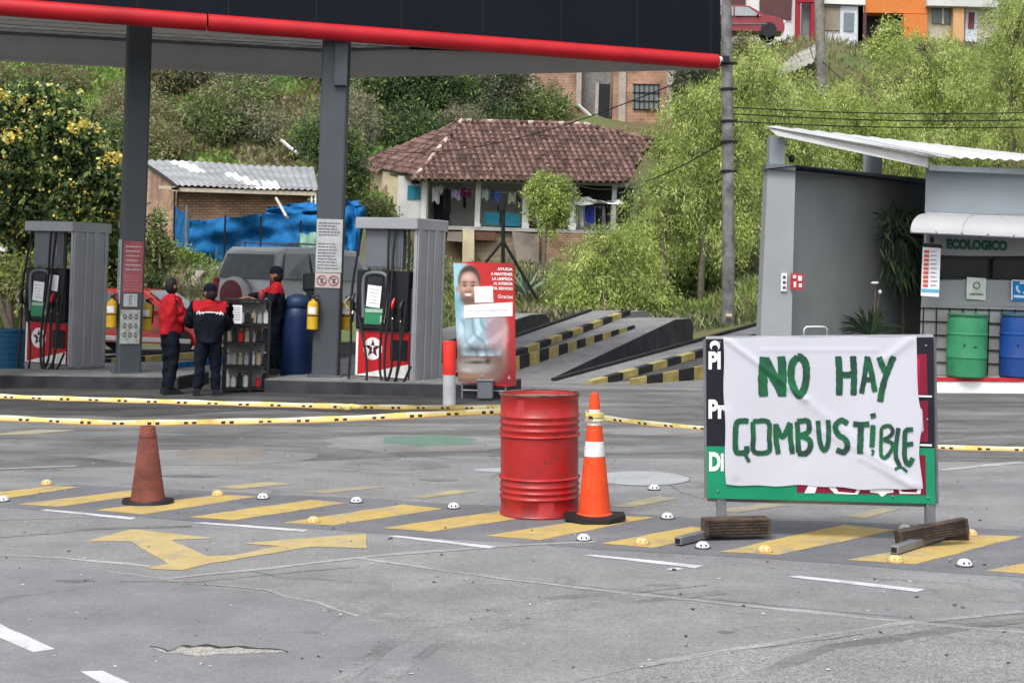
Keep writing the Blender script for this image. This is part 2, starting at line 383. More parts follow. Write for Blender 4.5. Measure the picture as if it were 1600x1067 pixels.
A_seam=asphalt('seam_mortar',(.26,.26,.258),(.33,.33,.325),fine=.35,streak=.2)
A_dkseam=asphalt('dark_crack',(.11,.11,.11),(.16,.16,.16),fine=.3)
A_manh=asphalt('manhole_concrete',(.30,.32,.33),(.36,.375,.38),fine=.15)
Y_paint=asphalt('yellow_road_paint',(.2,.2,.2),(.26,.26,.25),paint=(.46,.335,.115),wear=.5,fine=.3)
Y_paint2=asphalt('faded_yellow_road_paint',(.2,.2,.2),(.26,.26,.25),paint=(.40,.335,.18),wear=.95,fine=.3)
Y_arrow=asphalt('arrow_road_paint',(.2,.2,.2),(.26,.26,.25),paint=(.44,.345,.165),wear=.4,fine=.3)
W_paint=asphalt('white_road_paint',(.2,.2,.2),(.26,.26,.25),paint=(.55,.55,.57),wear=.45,fine=.3)
mb=MB(); mb.add([(-60,-12,0),(60,-12,0),(60,60,0),(-60,60,0)],[(0,1,2,3)],A_base); struct(mb.build('ground'))
def jag(pts,amp=.02,step=.25,closed=True):
    o=[]; n=len(pts); rr=random.Random(5)
    for i in range(n if closed else n-1):
        a=Vector(pts[i]); b=Vector(pts[(i+1)%n]); L=(b-a).length; k=max(1,int(L/step))
        for j in range(k):
            p=a.lerp(b,j/k); 
            if j: p=p+Vector((rr.uniform(-amp,amp),rr.uniform(-amp,amp),0))
            o.append(p)
    if not closed: o.append(Vector(pts[-1]))
    return o
def sheet(name,pxs,z,m,amp=.0,step=.25,kind=True):
    z*=.33
    pts=[G(u,v,0) for u,v in pxs]; pts=[Vector((p.x,p.y,z)) for p in pts]
    if amp: pts=jag(pts,amp,step)
    mb=MB(); import mathutils.geometry as mg
    tri=mg.tessellate_polygon([pts]); mb.add(pts,[list(t) for t in tri],m); o=mb.build(name)
    if kind: struct(o)
    return o
def strip(name,pxs,wd,z,m,amp=.012,step=.2):
    z*=.33
    pts=jag([G(u,v,0) for u,v in pxs],amp,step,closed=False); mb=MB(); N=len(pts); vs=[]
    for i,p in enumerate(pts):
        d=(pts[min(i+1,N-1)]-pts[max(i-1,0)]).normalized(); s=Vector((-d.y,d.x,0))*wd*(.85 if wd>.025 else .5)*random.uniform(.6,1.4)
        vs+=[Vector((p.x,p.y,z))+s,Vector((p.x,p.y,z))-s]
    mb.add(vs,[(2*i,2*i+1,2*i+3,2*i+2) for i in range(N-1)],m); return struct(mb.build(name))
sheet('pavement',[(-1400,600),(3200,600),(3200,706),(1600,722),(700,712),(0,735),(-1400,760)],.003,A_far,.05,.5)
sheet('pavement',[(-1400,585),(300,590),(430,586),(700,590),(800,598),(790,634),(600,648),(420,640),(200,652),(-100,645),(-1400,660)],.0045,asphalt('dark_forecourt',(.034,.034,.034),(.075,.074,.073),fine=.2,streak=.4),.06,.5)  # darker, streaky pavement sheet beneath the canopy
sheet('pavement',[(-700,760),(0,766),(120,757),(540,777),(880,797),(1100,810),(1400,818),(1700,835),(2400,880),(2400,960),(1600,902),(1320,881),(930,858),(600,834),(300,814),(0,792),(-700,770)],.004,A_band,.03,.4)
sheet('pavement',[(-300,880),(60,872),(200,884),(262,905),(300,915),(440,930),(560,960),(640,1000),(735,1050),(780,1100),(600,1160),(-300,1160)],.004,A_left,.03,.3)
sheet('pavement',[(640,895),(900,921),(1200,952),(1410,970),(1100,1020),(900,1065),(870,1110),(790,1110),(735,1050),(640,1000),(560,960),(480,935)],.005,A_right,.03,.3)
sheet('pavement',[(1420,972),(1700,1000),(1900,1200),(800,1200),(905,1068),(1100,1024)],.0045,asphalt('asphalt_gravelly_slab',(.20,.20,.202),(.25,.25,.252),fine=.6,bump=.7,crack=.2),.03,.3)
strip('pavement_seam',[(560,872),(700,893),(900,918),(1200,950),(1420,972),(1700,997)],.028,.008,A_seam)
strip('pavement_seam',[(-100,905),(0,868),(100,872),(235,885)],.03,.0075,A_seam)
strip('pavement_seam',[(1000,1040),(1180,1010),(1420,972),(1600,955)],.035,.0082,A_seam)
strip('pavement_seam',[(250,905),(420,888),(600,867),(800,852),(930,846)],.03,.0078,A_seam)
strip('pavement_seam',[(170,893),(290,912),(420,922),(560,962)],.024,.0076,A_seam,.03)
strip('pavement_crack',[(185,909),(300,910),(350,905),(470,893),(560,886)],.007,.0095,A_dkseam,.012,.1)
strip('pavement_crack',[(720,895),(810,906),(960,920),(1240,949),(1500,974),(1620,982)],.006,.0095,A_dkseam,.01,.1)
strip('pavement_crack',[(1090,1024),(1210,1010),(1350,990)],.008,.0095,A_dkseam,.012,.1)
strip('pavement_crack',[(-60,815),(200,808),(400,818)],.007,.0095,A_dkseam,.02,.2)
strip('pavement_crack',[(940,708),(990,712),(1110,704),(1300,716),(1600,722)],.02,.0095,A_dkseam,.03,.2)
strip('pavement_crack',[(0,690),(280,687),(500,700),(760,694)],.014,.0096,A_dkseam,.03,.3)
strip('pavement_crack',[(540,726),(575,724),(610,727)],.02,.0096,A_dkseam,.03,.2)
strip('pavement_crack',[(1480,655),(1540,668),(1620,672)],.02,.0096,A_dkseam,.03,.2)
strip('pavement_seam',[(1470,690),(1560,683),(1700,688)],.05,.0097,A_conc,.03,.2)
strip('pavement_seam',[(1470,735),(1600,722)],.05,.0097,A_seam,.03,.2)
strip('pavement_seam',[(-50,735),(120,728)],.05,.0097,A_seam,.03,.2)
def blob(u0,u1,v0,v1,k=14,a=.1):
    rr=random.Random(int(u0+v0)); return [((u0+u1)/2+(u1-u0)/2*math.cos(t)*rr.uniform(1-a,1+a),(v0+v1)/2+(v1-v0)/2*math.sin(t)*rr.uniform(1-a,1+a)) for t in [2*math.pi*i/k for i in range(k)]]
sheet('concrete_patch',blob(145,500,702,726,16,.12),.006,A_conc,.04,.3)
sheet('concrete_patch',blob(270,416,700,717,14,.08),.009,asphalt('brown_patch',(.19,.165,.145),(.225,.20,.18),fine=.2),.03,.3)
sheet('concrete_patch',blob(505,800,680,707,16,.15),.006,A_conc,.04,.3)
sheet('concrete_patch',[(600,683),(690,680),(745,686),(735,695),(660,697),(598,693)],.009,asphalt('green_patch',(.11,.19,.15),(.14,.21,.175),fine=.2),.02,.3)
sheet('concrete_patch',blob(530,700,718,734,14,.15),.0062,A_conc,.03,.3)
sheet('concrete_patch',blob(930,1090,668,680,14,.15),.0062,A_conc,.03,.3)
mb=MB(); c=G(1000,747); mb.lathe([(0,.0045),(.405,.0045),(.42,.002)],A_manh,48,(c.x,c.y,0)); mb.lathe([(.42,.0042),(.435,.0042)],asphalt('ring_grey',(.16,.16,.16),(.22,.22,.22)),48,(c.x,c.y,0))
o=mb.build('manhole_cover'); tag(o,'round pale concrete manhole cover in the road right of the orange cone','manhole cover')
sheet('concrete_patch',[(740,733),(790,731),(840,733),(840,739),(775,738),(745,736)],.009,A_manh,.01,.1)
# oil stains and tyre marks
A_oil=asphalt('oil_stain',(.13,.13,.134),(.18,.181,.185),fine=.3,streak=.2)
for i,(u0,u1,v0,v1) in enumerate([(1010,1070,912,917),(90,150,905,910),(1120,1150,985,990),(470,500,985,989),(250,330,742,746),(650,720,748,752),(1480,1560,650,654)]):
    sheet('road_stain',blob(u0,u1,v0,v1,12,.3),.0078+.0002*i,A_oil,.015,.06)
A_tyre=asphalt('tyre_mark',(.165,.166,.17),(.21,.211,.215),fine=.4,streak=.3)
for pl in ([(520,1067),(640,985),(860,935),(1100,912)],[(590,1067),(700,1000),(900,950),(1130,925)],[(-20,840),(150,826),(300,822)],[(1150,1067),(1300,1010),(1620,965)]): strip('tyre_mark',pl,.05,.0072,A_tyre,.01,.15)
# markings
ST=[[(-110,780),(-40,786),(125,761),(75,760)],[(28,788),(90,792),(262,768),(205,766)],[(150,797),(222,804),(402,776),(340,773)],[(295,808),(365,813),(540,786),(485,781)],[(442,817),(520,821),(692,795),(630,788)],[(598,825),(672,831),(845,805),(790,797)],[(757,837),(843,844),(1022,808),(960,806)],[(938,849),(1020,856),(1140,830),(1080,823)],[(1125,862),(1215,867),(1400,828),(1318,820)],[(1322,875),(1430,882),(1597,838),(1530,836)],[(1540,892),(1650,901),(1830,852),(1760,848)]]
for q in ST: sheet('road_marking',q,.0085,Y_paint,.008,.12)
for q in [[(333,762),(375,764),(465,756),(410,753)],[(465,769),(510,771),(608,761),(560,760)],[(635,777),(665,778),(745,768),(715,765)],[(952,791),(985,793),(1060,779),(1030,775)],[(1110,797),(1150,801),(1235,789),(1200,787)],[(1318,806),(1350,810),(1408,795),(1380,793)],[(-30,650+30),(40,679),(120,672),(60,671)]]: sheet('road_marking',q,.0085,Y_paint2,.012,.12)
for q in [[(62,797),(74,796),(213,809),(205,812)],[(302,817),(316,816),(482,828),(474,831)],[(606,838),(622,837),(776,854),(765,857)],[(910,867),(930,867),(1099,884),(1086,888)],[(1230,901),(1250,900),(1446,921),(1432,925)],[(-160,925),(-110,925),(86,1014),(52,1019)],[(126,1049),(160,1048),(330,1130),(270,1130)],[(1040,889),(1058,887),(1070,889),(1050,891)]]: sheet('road_marking',q,.0088,W_paint,.006,.12)
sheet('road_arrow',[(133,846),(205,827),(338,841),(268,844),(324,869),(362,868),(438,853),(380,849),(571,834),(574,857),(490,854),(330,880),(285,891),(225,888),(262,881),(205,846)],.009,Y_arrow,.008,.12)
# pothole: shallow broken bowl
rr=random.Random(3)
top=[(235,1010),(250,1013),(262,1018),(275,1014),(283,1009),(300,1011),(322,1008),(345,1012),(372,1010),(395,1013),(420,1014),(440,1016),(450,1019)]
bot=[(450,1020),(425,1020),(400,1021),(370,1023),(345,1022),(320,1025),(295,1024),(280,1021),(262,1021),(250,1018)]
sheet('pothole',top+bot,.0095,asphalt('pothole_gravel',(.26,.24,.22),(.36,.34,.31),fine=.6,bump=.9),.006,.04)
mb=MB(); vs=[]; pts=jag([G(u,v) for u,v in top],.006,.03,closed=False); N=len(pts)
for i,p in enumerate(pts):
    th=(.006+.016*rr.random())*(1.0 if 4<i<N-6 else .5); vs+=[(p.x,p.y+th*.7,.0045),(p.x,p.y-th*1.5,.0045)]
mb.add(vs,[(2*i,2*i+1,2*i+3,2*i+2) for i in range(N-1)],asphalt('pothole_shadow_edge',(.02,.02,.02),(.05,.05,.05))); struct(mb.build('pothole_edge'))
# loose grit: countless little stones on the road
V=[];Fq=[]
rs=random.Random(9); mb=MB(); gm=[mat('grit_light',(.42,.42,.41),.9),mat('grit_dark',(.06,.06,.06),.9)]
for i in range(330):
    v=rs.uniform(640,1060); u=rs.uniform(-20,1620); p=G(u,v); s=rs.uniform(.003,.010)*(1.3 if rs.random()<.06 else 1)
    mb.hull([(rs.uniform(-1,1)*s*1.5,rs.uniform(-1,1)*s*1.2,rs.uniform(0,1)*s) for _ in range(8)],gm[rs.random()<.45],(p.x,p.y,.002))
tag(mb.build('road_grit'),kind='stuff')
# ---------------- terrain ----------------
PL=[(24,-.4),(33,-.05),(35,.25),(38,1.5),(40.5,2.2),(46,2.5),(52,3.0),(60,5),(70,9.5),(85,15.5),(100,23),(130,36),(170,52)]
PMm=[(24,-.4),(29,-.05),(34,.35),(42,.9),(50,1.3),(57,1.75),(61,3.6),(68,7.2),(71,9.3),(78,11),(90,19),(110,29),(170,55)]
PR=[(24,-.4),(29,-.05),(36,.8),(50,3.6),(60,8.2),(66,11.8),(69,13.0),(76,13.3),(82,17),(100,27),(130,40),(170,55)]
def ip(t,y):
    if y<=t[0][0]: return t[0][1]
    for (a,b),(c,d) in zip(t,t[1:]):
        if y<=c: return b+(d-b)*(y-a)/(c-a)
    return t[-1][1]
def sm(a,b,x): x=min(1,max(0,(x-a)/(b-a))); return x*x*(3-2*x)
def TH(x,y):
    u=x/max(y,1)*F+800; l,m,r=ip(PL,y),ip(PMm,y),ip(PR,y)
    z=l+(m-l)*sm(540,700,u); z=z+(r-z)*sm(1060,1200,u)
    n=.25*math.sin(x*.9+y*.37)*math.sin(y*.6-x*.2)+.12*math.sin(x*2.3+1)*math.sin(y*1.9)
    return z+n*min(1,max(0,(y-33)/6))
xs=np.linspace(-70,75,190); ys=np.concatenate([np.linspace(24,75,110),np.linspace(76.5,170,60)])
V=np.array([(x,y,TH(x,y)) for y in ys for x in xs]); nx=len(xs); idx=np.arange(len(ys)*nx).reshape(len(ys),nx)
Fq=np.stack([idx[:-1,:-1],idx[:-1,1:],idx[1:,1:],idx[1:,:-1]],-1).reshape(-1,4)
tm=mat('hillside_soil',(.10,.13,.045),.95,scale=.35,bump=.8,bscale=3,col2=(.13,.095,.055),detail=9)
o=npmesh('terrain',V,Fq,np.zeros(len(Fq)),[tm]); struct(o); o.data.polygons.foreach_set('use_smooth',[True]*len(o.data.polygons))
# grass over the slopes
def grass(name,n,reg,h,mats,lean=.5,wd=.05):
    (y0,y1),(u0,u1)=reg; y=y0+(y1-y0)*rng.random(n); u=u0+(u1-u0)*rng.random(n); x=(u-800)*y/F
    z=np.array([TH(a,b) for a,b in zip(x,y)]); b=np.stack([x,y,z-.03],1)
    hh=h*(.5+rng.random(n))[:,None]; t=b+np.concatenate([rng.normal(size=(n,2))*lean*hh,hh],1); an=rng.random(n)*math.pi
    s=np.stack([np.cos(an),np.sin(an),0*an],1)*wd; mid=(b+t)/2+np.array([0,0,.12])*hh
    V=np.stack([b,mid+s,t,mid-s],1).reshape(-1,3); Fq=np.arange(4*n).reshape(-1,4)
    cl=(np.sin(x*.8)+np.sin(y*.9+x*.3)+rng.normal(size=n)*.7); mi=np.clip(((cl+2)/4*len(mats)).astype(int),0,len(mats)-1)
    return tag(npmesh(name,V,Fq,mi,mats),kind='stuff')
L_={}
def lm(k,c,tr=.3): L_[k]=leafmat(k,c,tr); return L_[k]
lm('leaf_bright',(.38,.47,.12)); lm('leaf_lime',(.54,.60,.23)); lm('leaf_mid',(.21,.30,.08)); lm('leaf_deep',(.075,.125,.05)); lm('leaf_dark',(.045,.08,.04))
lm('leaf_olive',(.25,.24,.13)); lm('leaf_brown',(.235,.185,.12)); lm('leaf_dry',(.34,.29,.19)); lm('leaf_grey',(.18,.21,.14)); lm('flower_yellow',(.74,.60,.12),.2); lm('flower_pale',(.58,.60,.26),.2); lm('leaf_grass',(.17,.31,.07))
grass('grass',60000,((60,125),(-60,700)),.34,[L_['leaf_olive'],L_['leaf_brown'],L_['leaf_mid'],L_['leaf_grass']],wd=.12)
grass('grass',26000,((70,118),(-60,330)),.36,[L_['leaf_grass'],L_['leaf_mid'],L_['leaf_grass'],L_['leaf_bright']],wd=.055)
grass('grass',26000,((34,58),(600,1250)),.30,[L_['leaf_mid'],L_['leaf_olive'],L_['leaf_deep'],L_['leaf_dry']],wd=.03)
grass('grass',7000,((35,44),(-40,420)),.3,[L_['leaf_olive'],L_['leaf_dry'],L_['leaf_grass'],L_['leaf_mid']],wd=.03)
grass('grass',22000,((50,100),(1100,1700)),.32,[L_['leaf_mid'],L_['leaf_olive'],L_['leaf_brown'],L_['leaf_grass']],wd=.035)
# rubble bank behind the cars
rs=random.Random(4); mb=MB(); rm=[mat('rubble_pale',(.42,.39,.35),.95,var=.3),mat('rubble_grey',(.25,.24,.23),.95,var=.3),mat('rubble_brown',(.22,.14,.09),.95,var=.3)]
for i in range(650):
    u=rs.uniform(215,520); y=rs.uniform(35.2,40.2); x=(u-800)*y/F; s=rs.uniform(.04,.14)*(2 if rs.random()<.03 else 1)
    mb.hull([(rs.uniform(-1,1)*s,rs.uniform(-1,1)*s,rs.uniform(-.8,.8)*s) for _ in range(9)],rm[rs.choice([0,0,1,1,2])],(x,y,TH(x,y)+s*.3))
tag(mb.build('rubble'),kind='stuff')
# ---------------- fuel station canopy ----------------
can=root('station_canopy','big fuel station canopy with navy fascia and red tube edge over the pumps','canopy',(-4,24,0),tilt=False)
a0=P(0,11,19.5); a1=P(1120,97,22.9); dn=(a0-a1).normalized(); A0=a1-dn*0+dn*((a0-a1).length+7); A1=a1
rt=.125
back0=P(0,95,27.0); back1=P(510,122,27.5); bd=(back0-back1).normalized(); B1=back1; B0=back1+bd*16
inn=Vector((-dn.y,dn.x,0)); inn=inn if inn.y>0 else -inn
M['redtube']=mat('red_gloss_tube',(.44,.010,.016),.45,var=.16,scale=1.5,coat=.1,detail=8)
seam=a1+(a0-a1)*((1120-323)/1120.0)*1.0
jn=P(323,35.5,20.4); t=(jn-a1).dot(dn); jn=a1+dn*t
def tubeseg(p,q): 
    m=MB(); m.tube([p,q],rt,M['redtube'],18); return m.build('edge_tube',can,w=True,smooth=True)
tubeseg(A0,jn+dn*.012); tubeseg(jn-dn*.012,A1)
m=MB(); m.tube([A1+Vector((0,0,0)),A1-dn*.02],rt*.8,M['white'],14); m.build('tube_cap',can,w=True)
up=Vector((0,0,1)); FH=1.5
m=MB(); f0=A0+inn*.02+up*(rt*.85); f1=A1+inn*.02+up*(rt*.85)-dn*.08
m.quadslab([f0,f1,f1+up*FH,f0+up*FH],inn*.12,M['navy']); fa_=m.build('fascia',can,w=True); m=MB()
for k in range(14):
    p=f1.lerp(f0,k/14+.01); m.quadslab([p-inn*.002,p-inn*.002+dn*.012,p-inn*.002+dn*.012+up*FH,p-inn*.002+up*FH],inn*.004,M['black'])
m.build('panel_seam',fa_,w=True)
M['rimpaint']=mat('canopy_rim_paint',(.52,.515,.51),.7,var=.05,scale=1)
# returning end fascia, rear fascia, hanging rims
m=MB(); e0=A1+inn*.16-up*rt*.8; e1=B1
sd=(e1-e0).normalized(); en=Vector((-sd.y,sd.x,0))
m.quadslab([e0,e1,e1+up*.62,e0+up*.62],en*.06 if en.y>0 else -en*.06,M['rimpaint'])
m.quadslab([B1,B0,B0+up*.62,B1+up*.62],Vector((0,.08,0)),M['rimpaint']); m.build('rear_rim',can,w=True); m=MB(); m.quadslab([B1+up*.50,B0+up*.50,B0+up*.56,B1+up*.56],Vector((0,-.05,0)),M['alud']); m.quadslab([e0+up*.50,e1+up*.50,e1+up*.56,e0+up*.56],-en*.05 if en.y>0 else en*.05,M['alud'])  # dark strips colour in the shadow gap where rims meet soffit
m.quadslab([B1+up*.0,B0+up*.0,B0+up*.05,B1+up*.05],Vector((0,-.04,0)),M['rimpaint'])
for k in range(18):
    p=B1.lerp(B0,(k+.5)/18); m.quadslab([p+up*.06,p+bd*.03+up*.06,p+bd*.012+up*.5,p+up*.5],Vector((0,-.006,0)),M['rimpaint'])
m.build('rim_trim_shadow_gap',can,w=True)
m=MB(); b0=A0+inn*.14-up*rt*.75; b1=A1+inn*.14-up*rt*.75; m.quadslab([b0,b1,b1+up*.5,b0+up*.5],inn*.05,M['soffit']); m.build('front_rim',can,w=True)
m=MB(); h=up*.40; s=[A0+inn*.2+h,A1+inn*.2+h,B1+up*.56-Vector((0,.02,0)),B0+up*.56-Vector((0,.02,0))]; m.quadslab([s[0],s[3],s[2],s[1]],up*.08,M['soffit'])
m.build('soffit',can,w=True)
m=MB() # panel joints and drip gutters under the soffit
for k in range(1,9):
    f=k/9; p=s[0].lerp(s[3],f); q=s[1].lerp(s[2],f); dd=up*.012
    m.quadslab([p-dd,q-dd,q-dd+inn*.03,p-dd+inn*.03],up*.01,M['colgrey'])
for k in range(2,22):
    f=k/22; p=s[0].lerp(s[1],f); q=s[3].lerp(s[2],f); m.quadslab([p-up*.014,q-up*.014,q-up*.014-dn*.02,p-up*.014-dn*.02],up*.01,M['rimpaint'])
m.build('soffit_joint',can,w=True)
m=MB(); r0=A0+inn*.2+up*(FH*.9); r1=A1+inn*.2+up*(FH*.9); m.quadslab([r0,r1,B1+up*1.3,B0+up*1.3],up*.05,M['steel']); m.quadslab([B1+up*.63,B0+up*.63,B0+up*1.35,B1+up*1.35],Vector((0,.08,0)),M['navy']); m.build('roof_sheet',can,w=True)
m=MB(); g=A1+dn*.1; m.quadslab([g+up*.06-dn*.03,B1+up*.6,B1+up*1.4,g+up*(FH+.1)-dn*.03],Vector((-.05,.02,0)),M['navy']); m.build('end_fascia',can,w=True)
m=MB(); 
for uu,vv in((150,35),(420,62)):
    pass
# ---------------- islands ----------------
def island(px0,px1,dep,label,zz=.2):
    a=G(*px0); b=G(*px1); d=(b-a).normalized(); n=Vector((-d.y,d.x,0)); 
    r=root('pump_island',label,'kerb island',(a.x,a.y,0),tilt=False)
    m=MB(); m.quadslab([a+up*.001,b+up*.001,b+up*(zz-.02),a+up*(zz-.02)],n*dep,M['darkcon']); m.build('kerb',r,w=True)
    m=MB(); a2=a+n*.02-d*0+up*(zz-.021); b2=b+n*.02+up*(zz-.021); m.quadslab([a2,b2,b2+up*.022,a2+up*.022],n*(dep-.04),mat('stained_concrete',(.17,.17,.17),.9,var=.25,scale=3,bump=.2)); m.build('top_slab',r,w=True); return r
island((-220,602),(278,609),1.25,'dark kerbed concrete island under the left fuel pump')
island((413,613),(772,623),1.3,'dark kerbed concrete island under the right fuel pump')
# ---------------- columns ----------------
def column(label,loc,w_,d_,rz,h):
    r=root('canopy_column',label,'column',loc,rz)
    m=MB(); pts=[]
    for sx in(-1,1):
        for sy in(-1,1):
            for e in((0,.03),(.03,0),(.01,.01)):
                pts+= [(sx*(w_/2-e[0]),sy*(d_/2-e[1]),0),(sx*(w_/2-e[0]),sy*(d_/2-e[1]),h)]
    m.hull(pts,M['colgrey']); m.build('shaft',r); m=MB(); m.box((0,0,.03),(w_+.12,d_+.12,.06),M['colgrey'],bev=.01); m.build('base_plate',r)
    return r
M['nored']=mat('faded_red_sign',(.33,.09,.10),.7,var=.15,scale=6)
M['sgrey']=mat('worn_white_sign',(.42,.43,.44),.7,var=.12,scale=9)
M['sink']=mat('sign_ink',(.09,.09,.10),.8)
c1=column('slanting grey canopy column beside the left pump with red and white notices',P(200,586,22.1),.36,.30,R_(24),5.55)
def lsign(name,r,x0,x1,z0,z1,y,m,th=.008): 
    q=MB(); q.box(((x0+x1)/2,y-th/2,(z0+z1)/2),(x1-x0,th,z1-z0),m); return q.build(name,r)
def inklines(r,x0,x1,z0,z1,y,n,m,name='lettering',bold=.5,seed=1):
    rs=random.Random(seed); q=MB(); dz=(z1-z0)/n
    for i in range(n):
        x=x0
        e=x1-rs.uniform(0,.25)*(x1-x0)
        while x<e:
            L=rs.uniform(.015,.05)*((x1-x0)/.3+.3); xe=min(x+L,e); q.box(((x+xe)/2,y-.001,z1-dz*(i+.5)),(xe-x,.002,dz*bold),m); x=xe+.010
    return q.build(name,r)
y=-.152
n1=lsign('notice',c1,-.15,.15,1.30,2.10,y,M['nored']); inklines(n1,-.12,.13,1.62,2.05,y-.009,6,M['sgrey'],bold=.3); inklines(n1,-.12,.13,1.33,1.58,y-.009,6,mat('pale_red_ink',(.45,.2,.2)),bold=.3,seed=3)
n2=lsign('notice',c1,-.13,.08,1.08,1.28,y-.001,M['sgrey']); inklines(n2,-.05,.0,1.10,1.26,y-.011,4,M['sink'])
n3=lsign('notice',c1,-.17,.13,.50,1.03,y-.003,mat('pictogram_board',(.36,.38,.35),.7,var=.25,scale=14))
q=MB()
for i in range(3):
    for j in range(3):
        cx,cz=-.10+j*.085,.92-i*.14; q.disc((cx,y-.0135,cz),(1,0,0),(0,0,1),M['sink'],12,.032,.042); q.disc((cx,y-.0145,cz),(1,0,0),(0,0,1),M['sgrey'],12,.018,.026); q.box((cx,y-.0152,cz),(.012,.001,.06),M['sink'])
q.build('pictogram',n3)
q=MB(); q.box((-.186,0,1.62),(.010,.27,1.0),M['sgrey']); n4=q.build('notice',c1)
q=MB(); rs=random.Random(5)
for i in range(16): q.box((-.1918,0,1.98-i*.042),(.001,.2*rs.uniform(.6,1),.015),M['sink'])
q.tube([(-.1925,.07*math.cos(t),1.23+.07*math.sin(t)) for t in [k*math.pi/8 for k in range(17)]],.008,M['nored'],4); q.build('lettering',n4)
c2=column('slanting grey canopy column beside the right pump with a long white notice',P(509,591,21.3),.40,.30,0,5.45)
q=MB(); q.box((.10,-.05,4.75),(.2,.34,.7),M['colgrey'],bev=.01); q.build('top_bracket',c2)
y=-.152
n1=lsign('notice',c2,-.19,.20,1.60,2.40,y,M['sgrey']); inklines(n1,-.16,.17,2.14,2.36,y-.009,5,M['sink'],bold=.35); inklines(n1,-.16,.17,1.64,2.05,y-.009,9,M['sink'],bold=.28,seed=6)
n2=lsign('notice',c2,-.19,.19,1.37,1.59,y,mat('pinkish_sign',(.46,.40,.38),.7))
q=MB()
for cx in(-.09,.09):
    q.tube([(cx+.07*math.cos(t),y-.012,1.48+.07*math.sin(t)) for t in [k*math.pi/10 for k in range(21)]],.007,M['nored'],4); q.tube([(cx-.05,y-.014,1.53),(cx+.05,y-.014,1.43)],.007,M['nored'],4)
    q.box((cx,y-.011,1.475),(.028,.003,.075),M['sink']); q.box((cx+.01,y-.0115,1.50),(.05,.003,.015),M['sink'])
q.build('pictogram',n2)
# ---------------- fire extinguishers ----------------
def exting(label,loc,sc=1.0):
    r=root('fire_extinguisher',label,'fire extinguisher',loc,group='yellow fire extinguishers on the canopy columns',scale=sc)
    q=MB(); q.lathe([(0,0),(.075,0),(.085,.012),(.085,.36),(.07,.41),(.03,.435),(.03,.46),(0,.46)],M['yellow'],20); cy=q.build('cylinder',r,smooth=True)
    q=MB(); q.lathe([(.0855,.2),(.0865,.205),(.0865,.215),(.0855,.22)],M['black'],20); q.build('strap',r)
    q=MB(); q.box((0,0,.475),(.05,.04,.05),M['black'],bev=.005); q.tube([(-.02,0,.49),(.05,0,.52),(.09,0,.5)],.012,M['black'],6); q.tube([(-.02,0,.47),(.08,0,.475)],.01,M['black'],6); q.build('valve',r)
    q=MB(); q.tube([(.03,-.02,.46),(.10,-.03,.40),(.10,-.03,.2),(.095,-.03,.12)],.012,M['rubber'],6,smooth=4); q.build('hose',r,smooth=True)
    q=MB(); 
    for k in range(7):
        t0=-2.3+k*.2; t1=t0+.2; q.add([(.0868*math.cos(t0),.0868*math.sin(t0),.24),(.0868*math.cos(t1),.0868*math.sin(t1),.24),(.0868*math.cos(t1),.0868*math.sin(t1),.34),(.0868*math.cos(t0),.0868*math.sin(t0),.34)],[(0,1,2,3)],M['paper'])
    q.build('label',cy); return r
def ext_at(u,v,D,label): return exting(label,P(u,v,D))
ext_at(488,515,21.1,'yellow fire extinguisher on the left side of the column by the right pump')
ext_at(541,515,21.5,'yellow fire extinguisher half hidden on the right side of the column by the right pump')
ext_at(174,512,22.0,'yellow fire extinguisher on the left side of the column by the left pump')
ext_at(229,517,22.5,'yellow fire extinguisher between the left column and the man in the red shirt')
